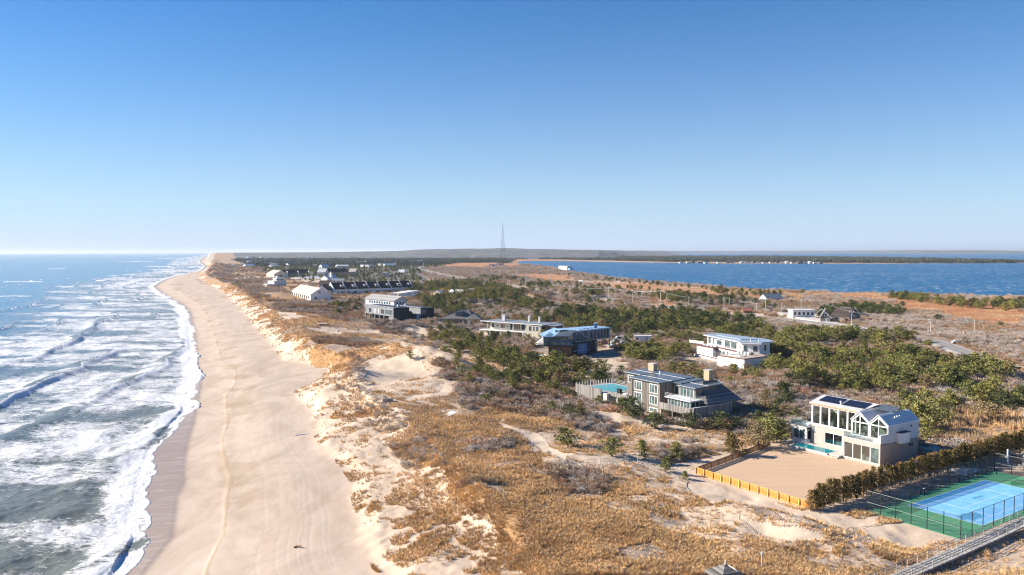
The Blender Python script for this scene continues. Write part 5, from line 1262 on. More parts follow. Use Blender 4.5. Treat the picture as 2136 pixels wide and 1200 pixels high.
# ------------------------------------------------------------------ cream house
def cream_house():
    b = Bld('cream_house', 'long cream two-storey house with three chimneys and thin white roof slab', 'house', (13.1, 362, 3.3), 149)
    b.box('wall', 'cream', -33, -.5, 3, 12, 0, 3.0); b.box('wall', 'cream', -30, -.2, 3.6, 12, 3.3, 6.8); b.box('balcony', 'trim', -34, -8, 0, 4, 3.02, 3.3); b.box('right_wing', 'cream', -7.6, 0, 0, 3.58, 0, 6.6)
    b.slab('roof', 'trim', [(-34, 1.0, 7.5), (1, -.6, 7.1), (4, 13, 7.1), (-31, 14, 7.5)], .3); b.slab('roof_cover', 'greyroof', [(-33.6, 1.4, 7.56), (.6, -.2, 7.16), (3.6, 12.7, 7.16), (-30.8, 13.7, 7.56)], .05)
    for x0, x1, z0, z1, n in ((-29, -27.4, 4.2, 6.4, 2), (-26.2, -25.2, 4.6, 5.8, 1), (-24, -21.4, 4.0, 6.2, 3), (-20.6, -19.8, 4.4, 5.6, 1), (-18.6, -17, 3.4, 6.6, 1), (-16.4, -12.8, 3.4, 6.6, 3), (-12.4, -9.0, 3.4, 6.6, 2)): b.win('F', 3.6, x0, x1, z0, z1, n, 'wood' if n == 3 else 'pane', 'trim')
    for x0, x1 in ((-6.4, -4.6), (-4.1, -2.9), (-2.4, -1.0)): b.win('F', 0, x0, x1, 3.9, 6.3, 2, 'pane', 'trim')
    for x0, x1 in ((-31, -29.6), (-26, -24), (-20, -17), (-14, -11)): b.win('F', 3, x0, x1, .4, 2.5, 2, 'pane', 'trim')
    b.win('R', 0.0, 1.0, 3.2, 3.8, 6.2, 1, 'pane', 'trim'); b.box('right_annex', 'cedar', .1, 6, 3, 11, 0, 6.6)
    b.slab('right_roof', 'greyroof', [(0, 2.6, 6.95), (6.6, 2.6, 6.6), (6.6, 11.4, 6.6), (0, 11.4, 6.95)], .2)
    for x in (-33.6, -28, -22, -16, -10): b.box('post', 'trim', x, x + .22, .2, .42, 0, 3.0)
    for x in (-30.0, -16, -9.0): b.box('post', 'trim', x, x + .2, 1.6, 1.8, 3.32, 7.2)
    b.rail([(-33.8, .1), (-8, .1)], 3.3, 1.0, 'trim', 2.2); b.slab('stair', 'cream', [(-8.6, -.4, 3.1), (-4.6, -.4, .2), (-4.6, -1.6, .2), (-8.6, -1.6, 3.1)], .4)
    b.chimney(-24, 7, 7.2, 10.2, 1.8, 1.4, 'palegrey'); b.chimney(-11, 9, 7.2, 10.2, .9, 1.3, 'cream'); b.chimney(-5.4, 9, 7.2, 9.8, .9, 1.3, 'cream')
cream_house()

# ------------------------------------------------------------------ black timber house
def black_house():
    b = Bld('black_timber_house', 'two-block flat-roofed house with pale louvred front and black timber ends on stilts', 'house', DARK_P, 126)
    b.box('wall', 'midgrey', -37.5, 0, 0, .3, 3.0, 7.7); b.box('wall', 'black', -37.5, 0, .32, 10, 3.0, 7.7); b.box('end_wall', 'black', .02, .2, 0, 10.1, 0, 7.8)
    b.box('base', 'midgrey', -6.5, 0, .4, 1, 0, 2.98); b.box('base', 'black', -37, 0, 4.0, 10, 0, 2.98)
    for x in (-37.2, -31.5, -25, -19, -13): b.box('stilt', 'midgrey', x, x + .7, .3, 1.0, 0, 2.98)
    b.box('roof', 'dark', -37.8, .3, .8, 10.3, 7.82, 8.0)
    b.boxes('parapet', 'midgrey', [(-38, .3, 0, .35, 7.72, 7.95)])
    for k in range(24):
        if k == 15: continue
        x = -36.5 + k * 1.55; b.box('louvre', 'trim', x, x + .45, -.4, 1.9, 8.02, 8.35)
    for x0, x1, g in ((-36.6, -35.4, 'pane'), (-31.5, -28.6, 'pane'), (-25.2, -24.2, 'cloth'), (-22.8, -21.9, 'cloth'), (-19, -18.2, 'cloth'), (-15.4, -11.8, 'pane')): b.win('F', 0, x0, x1, 3.9, 6.6, 1, g, 'palegrey', w=.06)
    b.win('F', 0, -10.6, -1.0, 3.7, 6.9, 6, 'greenpane', 'palegrey')
    b.win('R', .2, 6.6, 8.6, .4, 2.2, 2, 'pane', 'dark'); b.win('R', .2, 2, 5, .3, 2.2, 3, 'pane', 'dark')
    # second block, further right and back
    b.box('wall', 'midgrey', -24, 3.0, 16, 16.3, 0, 7.2); b.box('wall', 'black', -24, 2.9, 16.32, 25, 0, 7.2); b.box('end_wall', 'black', 2.92, 3.1, 16.32, 25, 0, 7.3); b.box('roof', 'dark', -24.2, 3.3, 16.6, 25.2, 7.32, 7.5)
    for k in range(14): x = -21 + k * 1.75; b.box('louvre', 'trim', x, x + .45, 15.6, 17.8, 7.52, 7.85)
    b.win('R', 3.1, 16.8, 19, 4.0, 6.4, 3, 'pane', 'palegrey'); b.box('link', 'black', -22, -8, 10.1, 16, 0, 5.0); b.box('pillar', 'palegrey', -1.0, 1.4, 15.5, 15.98, 0, 4.4)
    b.boxes('roof_vent', 'trim', [(-9, -8.2, 7, 7.6, 8.02, 9.2), (-20, -19.4, 18, 18.6, 7.52, 8.8)])
black_house()

def grey_house():
    P, L, W, H = fit(822, 648, 757, 829, 612, 4.0, 128)
    b = Bld('grey_shingle_house', 'pale grey house with long low roof and window row behind the black timber house', 'house', P, 128)
    b.box('wall', 'palegrey', -L * .92, 0, 0, 10, 0, 6.3); b.slab('roof', 'shingle2', [(-L * .95, -.6, 6.5), (.6, -.6, 6.5), (.6, 6, 9.6), (-L * .95, 6, 9.6)], .3); b.slab('roof', 'shingle2', [(-L * .95, 6, 9.6), (.6, 6, 9.6), (.6, 11, 6.5), (-L * .95, 11, 6.5)], .3)
    b.m('gable_wall', [(.0, 0, 6.3), (.0, 10.8, 6.3), (.0, 6, 9.3), (-.2, 0, 6.3), (-.2, 10.8, 6.3), (-.2, 6, 9.3)], [(0, 1, 2), (3, 5, 4), (0, 3, 4, 1), (1, 4, 5, 2), (2, 5, 3, 0)], 'palegrey')
    n = 9
    for k in range(n):
        x = -L * .8 + k * L * .72 / n; b.win('F', 0, x, x + L * .72 / n * .7, 3.6, 5.6, 1, 'bluepane', 'trim')
    for k in range(3): b.win('R', 0, 1.5 + k * 2.6, 3.2 + k * 2.6, 4.0, 5.8, 1, 'bluepane', 'trim')
    b.chimney(-4, 6, 9, 11.0, 1.2, 1, 'brick')
grey_house()

def hip_house():
    b = Bld('hip_roofed_house', 'low house under two brown-grey shingled pyramid roofs beside a round dark tree', 'house', (-31, 437, 3.5), 180)
    b.prism('wall', 'cedar', [(-8, 1), (9, 1), (11, 12), (-6, 12)], 0, 3.6)
    e = 3.4; q = [(-10.5, -.6), (9.5, -.8), (13.2, 13.5), (-7.5, 13.8)]; r1, r2 = (1.5, 6.5, 8.0), (6.5, 8.5, 8.0)
    b.slab('roof', 'shingle', [(*q[0], e), (*q[1], e), r2, r1], .25); b.slab('roof', 'shingle', [(*q[1], e), (*q[2], e), r2], .25); b.slab('roof', 'shingle', [(*q[2], e), (*q[3], e), r1, r2], .25); b.slab('roof', 'shingle', [(*q[3], e), (*q[0], e), r1], .25)
    b.prism('dormer', 'bluegrey', [(-.6, 1.8), (3.2, 1.2), (4, 5.2), (1, 6)], 4.4, 7.4)
    b.prism('wall', 'cream', [(6.5, -5.6), (13.5, -5.6), (13.5, 1.4), (6.5, 1.4)], 0, 3.4)
    q = [(5.6, -6.5), (14.4, -6.5), (14.4, 2.2), (5.6, 2.2)]; a = (10, -2.2, 6.4)
    for i in range(4): b.slab('roof', 'shingle', [(*q[i], 3.4), (*q[(i + 1) % 4], 3.4), a], .22)
    for x0 in (-6, -2.6, 1.6, 4): b.win('F', 1, x0, x0 + 1.8, .8, 2.8, 2, 'pane', 'trim')
    b.win('F', -5.6, 8, 10, .8, 2.6, 2, 'pane', 'trim'); b.box('porch', 'paledeck', -12, -2, -5, .6, .1, .5); b.box('terrace', 'white', -2, 8, -9.5, -6.6, -.2, .3); b.rail([(-12, -5), (-2, -5)], .5, .9, 'trim', 1.6)
    for x in (-9.6, -7.0): b.box('post', 'trim', x, x + .25, -.3, 0, .5, 3.3)
hip_house()
# ------------------------------------------------------------------ repeats
def copy_tree(o, parent=None):
    c = o.copy(); COL.objects.link(c); c.parent = parent
    for ch in o.children: copy_tree(ch, c)
    return c
def root(name, label, cat, loc, rz=0, group=None):
    r = bpy.data.objects.new(name, None); COL.objects.link(r); r.location = loc; r.rotation_euler = (0, 0, rz); r['label'] = label; r['category'] = cat
    if group: r['group'] = group
    return r
def tubes(name, mat, segs, parent=None, n=5):
    V, F = [], []
    for a, b_, r, r2 in segs: limb(V, F, a, b_, r, r2, n)
    return xf(V, F, name, M[mat] if isinstance(mat, str) else mat, parent)
def bxs(name, mat, L, parent=None):
    V, F = [], []
    for x0, x1, y0, y1, z0, z1 in L:
        k = len(V); V += [(x, y, z) for z in (z0, z1) for x, y in ((x0, y0), (x1, y0), (x1, y1), (x0, y1))]
        F += [tuple(i + k for i in f) for f in [(0, 3, 2, 1), (4, 5, 6, 7), (0, 1, 5, 4), (1, 2, 6, 5), (2, 3, 7, 6), (3, 0, 4, 7)]]
    return xf(V, F, name, M[mat] if isinstance(mat, str) else mat, parent)

# ------------------------------------------------------------------ tennis court (u along its length, v across towards the boardwalk)
CA = (60.6, 119.4, 5.0); CANG = R(33.6)
def court_uv(u, v): return CA[0] + math.cos(CANG) * u + math.sin(CANG) * v, CA[1] + math.sin(CANG) * u - math.cos(CANG) * v
def court():
    # local x = u, local y = -v
    r = root('tennis_court', 'green court with pale blue tennis rectangle and white lines inside a tall wire fence', 'tennis court', CA, CANG)
    def stain(name, c1, c2, spots):
        m, t, b, o = nodes(name); P = pos(t, None, True)
        f = noise(t, .5, 5, .6, P); c = ramp(t, f, [(.35, c1), (.65, c2)])
        for (cx, cy, rx, ry, col) in spots:
            mp = t.nodes.new('ShaderNodeMapping'); mp.inputs['Location'].default_value = (-cx / rx, -cy / ry, 0); mp.inputs['Scale'].default_value = (1 / rx, 1 / ry, 0); t.links.new(P, mp.inputs[0])
            ln = t.nodes.new('ShaderNodeVectorMath'); ln.operation = 'LENGTH'; t.links.new(mp.outputs[0], ln.inputs[0])
            d = mth(t, 'ADD', ln.outputs['Value'], mth(t, 'MULTIPLY', mth(t, 'SUBTRACT', noise(t, .9, 4, .6, P), .5), 1.6))
            c = mixc(t, mth(t, 'MULTIPLY', ramp(t, d, [(.75, (1, 1, 1)), (.9, (0, 0, 0))]), .8), c, col)
        t.links.new(c, b.inputs['Base Color']); b.inputs['Roughness'].default_value = .6
        return m
    green = stain('court_green', (.08, .29, .14), (.12, .35, .18), [(27, -4, 3, 1.5, (.03, .12, .06)), (-5, -1, 1.6, 1, (.03, .12, .06))])
    blue = stain('court_blue', (.17, .46, .78), (.23, .55, .85), [(2.6, -8.0, 2.6, 1.6, (.05, .26, .46)), (13, -4.1, 1.6, .5, (.08, .30, .46)), (21, -7.6, .9, .5, (.1, .32, .5))])
    bxs('green_surface', green, [(-8, 31, -12.1, 2.0, -.1, .03)], r); bxs('blue_surface', blue, [(0, 23.9, -10.97, -1.4, .032, .036)], r)
    bxs('side_lane', plain('lane_blue', (.06, .26, .52), (.08, .30, .56), .6, .5), [(0, 23.9, -1.32, 0, .032, .036)], r)
    w = .07; ln = lambda u0, u1, v0, v1: (u0, u1, -v1, -v0, .038, .043)
    L = [ln(0, 23.9, 0, w), ln(0, 23.9, 10.9, 10.97), ln(0, w, w, 10.9), ln(23.83, 23.9, w, 10.9), ln(w, 23.83, 1.37, 1.37 + w), ln(w, 23.83, 9.6, 9.67), ln(5.5, 5.57, 1.45, 9.6), ln(18.3, 18.37, 1.45, 9.6), ln(5.57, 18.3, 5.45, 5.52)]
    for l in L: bxs('court_line', 'trim', [l], r)
    yl = plain('yellow_line', (.62, .52, .16), None, .6, 1); pl = plain('pale_blue_line', (.42, .62, .80), None, .6, 1)
    for l in (ln(-3.7, -3.63, 2.2, 8.3), ln(-3.63, -.1, 2.2, 2.27), ln(-3.63, -.1, 8.23, 8.3), ln(-3.63, -.1, 5.2, 5.27), ln(27.4, 27.47, 2.2, 8.3), ln(24.0, 27.4, 2.2, 2.27), ln(24, 27.4, 8.23, 8.3)): bxs('yellow_line', yl, [l], r)
    for u0, u1 in ((2.2, 9.4), (13.2, 20.4)):
        for l in (ln(u0, u1, 2.4, 2.45), ln(u0, u1, 8.5, 8.55), ln(u0, u0 + .05, 2.45, 8.5), ln(u1 - .05, u1, 2.45, 8.5)): bxs('practice_line', pl, [(l[0], l[1], l[2], l[3], .044, .048)], r)
    # fence
    f = root('wire_fence', 'tall dark wire fence with grey-green top rail enclosing the tennis court', 'fence', CA, CANG)
    m, t, b, o = nodes('chain_mesh')
    tr = t.nodes.new('ShaderNodeBsdfTransparent'); mx = t.nodes.new('ShaderNodeMixShader'); b.inputs['Base Color'].default_value = (.02, .025, .03, 1)
    wv = noise(t, 30, 2, .5, pos(t, None, True)); t.links.new(ramp(t, wv, [(.3, (.06, .06, .06)), (.8, (.16, .16, .16))]), mx.inputs[0]); t.links.new(tr.outputs[0], mx.inputs[1]); t.links.new(b.outputs[0], mx.inputs[2]); t.links.new(mx.outputs[0], o.inputs[0])
    m2, t, b, o = nodes('dense_mesh')
    tr = t.nodes.new('ShaderNodeBsdfTransparent'); mx = t.nodes.new('ShaderNodeMixShader'); b.inputs['Base Color'].default_value = (.03, .035, .045, 1); mx.inputs[0].default_value = .24
    t.links.new(tr.outputs[0], mx.inputs[1]); t.links.new(b.outputs[0], mx.inputs[2]); t.links.new(mx.outputs[0], o.inputs[0])
    H = 3.15; U0, U1, V0, V1 = -7.8, 31.2, -1.9, 11.9
    proto = tubes('post', 'dark', [((0, 0, -.1), (0, 0, H + .05), .055, .055)], f, 6)
    pts = [(U0, V0 + (V1 - V0) * k / 6) for k in range(7)] + [(U0 + 3.0 * k, V1) for k in range(1, 13)] + [(U0 + 3.0 * k, V0) for k in range(1, 14)] + [(U1, V0 + (V1 - V0) * k / 5) for k in range(0, 6)]
    for i, (u, v) in enumerate(pts):
        p = proto if i == 0 else proto.copy()
        if i: COL.objects.link(p); p.parent = f
        p.location = (u, -v, 0)
    for (u0, v0, u1, v1, mm, rm) in ((U0, V0, U0, V1, m, 'railgreen'), (U0, V1, U1, V1, m, 'dark'), (U0, V0, U1, V0, m2, 'dark'), (U1, V0, U1, V1, m, 'railgreen')):
        V = [(u0, -v0, .06), (u1, -v1, .06), (u1, -v1, H), (u0, -v0, H)]; e = .012 if u0 == u1 else 0; g_ = .012 if not e else 0
        V += [(x + e, y + g_, z) for x, y, z in V]
        xf(V, [(0, 1, 2, 3), (7, 6, 5, 4), (0, 4, 5, 1), (1, 5, 6, 2), (2, 6, 7, 3), (3, 7, 4, 0)], 'wire_mesh', mm, f)
        for zz in ((H + .02, 1.45) if rm == 'railgreen' else (H + .02,)): tubes('rail', rm, [((u0, -v0, zz), (u1, -v1, zz), .03, .03)], f, 6)
    # net posts and court furniture
    for i, (u, v, lab) in enumerate(((6.5, -1.0, 'short dark net post on the green nearer the sea end'), (29.0, -.6, 'short dark net post at the far inland end of the green'))):
        q = root('net_post', lab, 'post', (*court_uv(u, v), 5.03), 0, 'net posts at the edge of the court'); bxs('shaft', 'dark', [(-.07, .07, -.07, .07, 0, 1.15)], q); bxs('cap', 'trim', [(-.1, .1, -.1, .1, 1.152, 1.25)], q)
    x, y = court_uv(37, 0.5)
    q = root('picnic_table', 'pale picnic table with two benches beyond the far end of the tennis court', 'table', (x, y, gz(x, y)), CANG + .4)
    bxs('table_top', 'greywood', [(-1.2, 1.2, -.45, .45, .72, .78)], q); bxs('bench', 'greywood', [(-1.2, 1.2, -1.0, -.7, .42, .47)], q); bxs('bench', 'greywood', [(-1.2, 1.2, .7, 1.0, .42, .47)], q)
    for sx in (-.8, .8): tubes('leg', 'greywood', [((sx, -.9, 0), (sx, -.2, .72), .05, .05), ((sx, .9, 0), (sx, .2, .72), .05, .05)], q, 4)
    for k, (u, v) in enumerate(((40, 3.2), (35, 4.6))):
        x, y = court_uv(u, v); q = root('bench', 'slatted bench %s the picnic table past the court' % ('just beyond' if k == 0 else 'in front of'), 'bench', (x, y, gz(x, y)), CANG + .2)
        bxs('seat', 'greywood', [(-.9, .9, -.25, .25, .42, .48)], q); bxs('backrest', 'greywood', [(-.9, .9, .26, .3, .5, .95)], q)
        for sx in (-.7, .7): bxs('leg', 'greywood', [(sx - .05, sx + .05, -.2, .25, 0, .41)], q)
    x, y = court_uv(38.4, -3.0); q = root('signpost', 'white upright post standing behind the picnic table', 'post', (x, y, gz(x, y)))
    bxs('shaft', 'trim', [(-.12, .12, -.12, .12, 0, 2.6)], q); bxs('base', 'concrete', [(-.25, .25, -.25, .25, -.05, .0)], q)
    x, y = court_uv(44.5, -6.0); q = root('shed', 'small white locker box with dark front in the hedge shade', 'shed', (x, y, gz(x, y)), CANG)
    bxs('body', 'trim', [(-.5, .5, -.5, .5, 0, 1.2)], q); bxs('door', 'dark', [(-.4, .4, -.54, -.505, .1, 1.05)], q)
court()

# ------------------------------------------------------------------ yard fences
def picket_fence(name, label, P0, P1, H, bay, mats, group=None, step=.17):
    dx, dy = P1[0] - P0[0], P1[1] - P0[1]; L = math.hypot(dx, dy); a = math.atan2(dy, dx); n = round(L / bay); w = L / n
    r = root(name, label, 'fence', (*P0, 4.98), a, group); V = None
    k = max(3, int(w / step)); slats = [(w * (j + .18) / k, w * (j + .82) / k, -.02, .02, .1, H - .08) for j in range(k)]
    pan = bxs('picket_panel', mats[0], slats, r); pan['kind'] = 'stuff'
    rl = bxs('rail', mats[1], [(0, w, .03, .09, H - .1, H)], r); r2 = bxs('rail', mats[1], [(0, w, .03, .09, .12, .22)], r); po = bxs('post', mats[1], [(-.06, .06, .1, .22, -.2, H + .04)], r)
    for i in range(n + 1):
        for q in ((pan, rl, r2, po) if i < n else (po,)):
            if i == 0: continue
            c = q.copy(); COL.objects.link(c); c.parent = r; c.location = (w * i, 0, 0)
def yard():
    A = frame_pt(GLASS_P, _ca, 15.0, -30.9); Bq = frame_pt(GLASS_P, _ca, -8.2, -30.6); C = frame_pt(GLASS_P, _ca, 21, -4.2)
    picket_fence('picket_fence', 'bright orange new timber fence along the seaward edge of the sand yard', Bq, A, 1.25, 1.95, ('newwood', 'newtrim'))
    picket_fence('slat_fence', 'brown weathered slat fence running from the yard corner to the pines', A, C, 1.15, 2.6, ('wood', 'wood'), None, .14)
    # raked sheet of sand
    m, t, b, o = nodes('raked_sand'); P = pos(t, None, True)
    st = noise(t, 1, 4, .6, pos(t, (.12, 1.1, 1), True), .6); f = noise(t, 2.2, 5, .65, P)
    v = mth(t, 'ADD', mth(t, 'MULTIPLY', st, .5), mth(t, 'MULTIPLY', f, .5))
    t.links.new(ramp(t, v, [(.36, (.50, .335, .205)), (.62, (.60, .42, .27))]), b.inputs['Base Color']); b.inputs['Roughness'].default_value = .95; bump(t, b, v, .5, .12)
    x0, y0 = frame_pt(GLASS_P, _ca, 0, 0); V = []
    for s, d in ((20.6, -4.4), (15, -30.5), (-8.0, -30.4), (-8.6, 2), (-.3, .5), (-.3, -.2), (7.6, -.2), (7.6, -1.7), (19, -1.7)): V.append((*frame_pt(GLASS_P, _ca, s, d), 5.03))
    n = len(V); V += [(x, y, 4.9) for x, y, z in V]
    xf(V, [tuple(range(n)), tuple(range(n, 2 * n))[::-1]] + [(i, i + n, (i + 1) % n + n, (i + 1) % n) for i in range(n)], 'sand_yard', m, None)['kind'] = 'structure'
    # wire fence posts across the dunes
    pts = [(1135, 980), (1165, 975), (1194, 976), (1224, 973), (1252, 972), (1277, 970), (1306, 970), (1330, 968), (1357, 961), (1383, 957), (1430, 946), (1452, 939)]
    r = root('post_and_wire_fence', 'line of thin grey posts joined by wire crossing pale sand left of the yard', 'fence', (0, 0, 0)); prev = None
    for a_, b_ in pts:
        x, y, z = hit(a_, b_); tubes('post', 'pole', [((x, y, z - .2), (x, y, z + 1.35), .055, .05)], r)
        if prev:
            for h in (1.2, .7): tubes('wire', 'metalgrey', [((prev[0], prev[1], prev[2] + h), (x, y, z + h), .015, .015)], r, 3)
        prev = (x, y, z)
yard()

# ------------------------------------------------------------------ clipped cedar hedge
def hedge():
    rg = np.random.default_rng(5); ms = [pine_mesh(600 + i, 'cone', M_CEDAR) for i in range(4)]
    n = 70
    for i in range(n):
        u = -14.6 + i * 1.1 + rg.normal() * .12; v = -6.4 + rg.normal() * .15; x, y = court_uv(u, v)
        h = (3.7 + .6 * rg.random()) * (1 if i > 4 else .8 + .06 * i); w = 2.3 + .5 * rg.random()
        pos_ = ('first cedar at the seaward end of the hedge' if i == 0 else 'second cedar from the seaward end of the hedge' if i == 1 else 'third cedar from the seaward end of the hedge' if i == 2 else
                'rusty green hedge cedar %s' % ('facing the sand yard' if u < 8 else 'below the glass house end wall' if u < 20 else 'beside the far half of the court' if u < 32 else 'beyond the tennis court'))
        r = root('hedge_cedar', pos_, 'cedar', (x, y, 4.95), rg.random() * 6.28, 'cedars of the long hedge'); r.scale = (w, w, h)
        c, tk = ms[int(rg.integers(4))]
        for nm, me in (('crown', c), ('trunk', tk)):
            o = bpy.data.objects.new(nm, me); COL.objects.link(o); o.parent = r
hedge()

# ------------------------------------------------------------------ boardwalk
def boardwalk():
    pts = [(-40, 14.7, 5.3), (-25, 14.6, 5.35), (-13.5, 14.6, 5.5), (-5, 14.7, 5.75), (4, 14.9, 6.2), (16, 15.1, 6.6), (40, 15.6, 6.9)]
    r = root('boardwalk', 'long grey timber boardwalk with railings rising past the corner of the tennis court', 'boardwalk', (0, 0, 0))
    W = [np.array([*court_uv(u, v), z]) for u, v, z in pts]; seg = []
    planks, k = [], 0
    L = [0]
    for i in range(1, len(W)): L.append(L[-1] + np.linalg.norm(W[i] - W[i - 1]))
    at = lambda s: np.array([np.interp(s, L, [w[j] for w in W]) for j in range(3)])
    V, F = [], []; s = 0
    def orient(s): d = at(min(s + .3, L[-1])) - at(max(s - .3, 0)); d /= np.linalg.norm(d); return d, np.array([d[1], -d[0], 0])
    while s < L[-1] - .3:
        p = at(s); d, n = orient(s); j = .012 * math.sin(s * 37); a = .95
        q = [p - n * a - d * .12, p + n * a - d * .12, p + n * a + d * .12, p - n * a + d * .12]; kk = len(V)
        V += [tuple(c + [0, 0, j]) for c in q] + [tuple(c + [0, 0, j - .05]) for c in q]
        F += [tuple(x + kk for x in f) for f in [(0, 1, 2, 3), (7, 6, 5, 4), (0, 4, 5, 1), (1, 5, 6, 2), (2, 6, 7, 3), (3, 7, 4, 0)]]; s += .29
    xf(V, F, 'plank', M['greywood'], r)['kind'] = 'stuff'
    s = 0; prev = {}
    while s < L[-1]:
        p = at(s); d, n = orient(s)
        for sd in (-1, 1):
            b = p + n * sd * .92; g = gz(b[0], b[1])
            tubes('post', 'greywood', [((b[0], b[1], min(g, b[2]) - .4), (b[0], b[1], b[2] + 1.0), .06, .06)], r, 4)
            if sd in prev:
                for h in (1.02, .68, .36): tubes('rail', 'greywood', [(tuple(prev[sd] + [0, 0, h]), tuple(b + [0, 0, h]), .05 if h > 1 else .04, .05 if h > 1 else .04)], r, 4)
                tubes('stringer', 'greywood', [(tuple(prev[sd] + [0, 0, -.16]), tuple(b + [0, 0, -.16]), .08, .08)], r, 4)
            prev[sd] = b
        s += 2.3
boardwalk()

# ------------------------------------------------------------------ hut, lamp post and beach finds
def small_things():
    a = onz(1513, 1176, 8.0); r = root('garden_hut', 'small dark hut with peaked grey shingle roof at the bottom edge of the dunes', 'hut', (a[0], a[1], 5.2), R(20))
    bxs('wall', 'black', [(-1.5, 1.5, -1.5, 1.5, -.6, 1.6)], r); ap = (0, 0, 2.8); q = [(-1.8, -1.8, 1.62), (1.8, -1.8, 1.62), (1.8, 1.8, 1.62), (-1.8, 1.8, 1.62)]
    sh = boards('hut_shingles', (.06, .055, .05), (.24, .22, .20), .16, 2, k=.7)
    for i in range(4): xf([q[i], q[(i + 1) % 4], ap, (q[i][0], q[i][1], 1.52), (q[(i + 1) % 4][0], q[(i + 1) % 4][1], 1.52), (0, 0, 2.7)], [(0, 1, 2), (5, 4, 3), (0, 3, 4, 1), (1, 4, 5, 2), (2, 5, 3, 0)], 'roof', sh, r)
    bxs('finial', 'trim', [(-.05, .05, -.05, .05, 2.75, 3.25)], r)
    for k in range(7): bxs('roof_slat', 'trim', [(.25 + k * .2, .33 + k * .2, -1.5 + .1 * k, -.2 - .02 * k, 2.62 - k * .14, 2.68 - k * .14)], r)
    b = onz(1589, 1180, 6.3); r = root('lamp_post', 'slim grey post with a white lantern head standing right of the hut', 'lamp post', (b[0], b[1], 4.6))
    tubes('shaft', 'pole', [((0, 0, -.2), (0, 0, 3.0), .05, .045)], r); bxs('lantern', 'trim', [(-.1, .1, -.1, .1, 3.002, 3.35)], r)
    x, y, z = hit(622, 1143); r = root('driftwood', 'dark lump of driftwood lying alone on the beach sand', 'driftwood', (x, y, z)); tubes('log', 'bark_' if 0 else 'wood', [((-.6, 0, .1), (.4, .15, .22), .14, .1), ((.1, 0, .15), (.5, -.3, .5), .07, .04), ((-.2, .1, .15), (-.3, .4, .45), .06, .03)], r)
    x, y, z = hit(630, 907); r = root('driftwood', 'pale flat plank of driftwood near the dune foot', 'driftwood', (x, y, z), .4); bxs('log', 'trim', [(-1.6, 1.6, -.12, .12, 0, .18)], r)
    x, y, z = hit(806, 838); r = root('beach_steps', 'pale barrel-like stair head at the end of the sandy dune path', 'steps', (x, y, z), .3)
    bxs('platform', 'deck', [(-1.1, 1.1, -.9, .9, .0, .9)], r); bxs('step', 'deck', [(1.12, 1.5, -.9, .9, 0, .6)], r)
    x, y, z = hit(938, 868); r = root('dune_platform', 'small bleached timber platform with steps in the golden grass', 'platform', (x, y, z), .9)
    for k in range(5): bxs('step', 'trim', [(-1.6 + k * .65, -1.05 + k * .65, -.9, .9, .1 + k * .14, .2 + k * .14)], r)
    x, y, z = hit(1092, 800); r = root('bench', 'dark bench beside the track below the blue steel house pines', 'bench', (x, y, z), .1); bxs('seat', 'cedar', [(-2.2, 2.2, -.4, .4, .5, .65)], r)
    for sx in (-1.9, 1.9): bxs('leg', 'cedar', [(sx - .1, sx + .1, -.3, .3, 0, .49)], r)
    x, y, z = hit(673, 678); r = root('beach_platform', 'small viewing platform with thin railing on pale sand left of the black timber house', 'platform', (x, y, z), .3); bxs('deck', 'deck', [(-2.4, 2.4, -2, 2, .5, .7)], r)
    tubes('railing', 'dark', [((-2.3, -1.9, .7), (-2.3, -1.9, 1.8), .05, .05), ((2.3, -1.9, .7), (2.3, -1.9, 1.8), .05, .05), ((-2.3, 1.9, .7), (-2.3, 1.9, 1.8), .05, .05), ((2.3, 1.9, .7), (2.3, 1.9, 1.8), .05, .05), ((-2.3, -1.9, 1.8), (2.3, -1.9, 1.8), .04, .04), ((-2.3, 1.9, 1.8), (2.3, 1.9, 1.8), .04, .04)], r)
    for sx in (-2.2, 2.2): bxs('leg', 'wood', [(sx - .1, sx + .1, -1.8, 1.8, -.3, .49)], r)
    # leaning timber frame left of the blue house
    x, y, z = hit(1079, 741); z2 = z
    r = root('timber_tripod', 'leaning pale timber frame of long poles left of the blue steel house', 'timber frame', (x, y, z))
    tubes('pole', 'pole', [((-6.6, -1, -.2), (-.2, 0, 5.4), .12, .1)], r); tubes('pole', 'pole', [((3.6, 3, .3), (-.2, 0, 5.4), .12, .1)], r); tubes('pole', 'pole', [((.3, 1, -.2), (.3, .3, 5.0), .1, .1)], r)
    # reservoir-like rock in the hollow by the scarp
small_things()

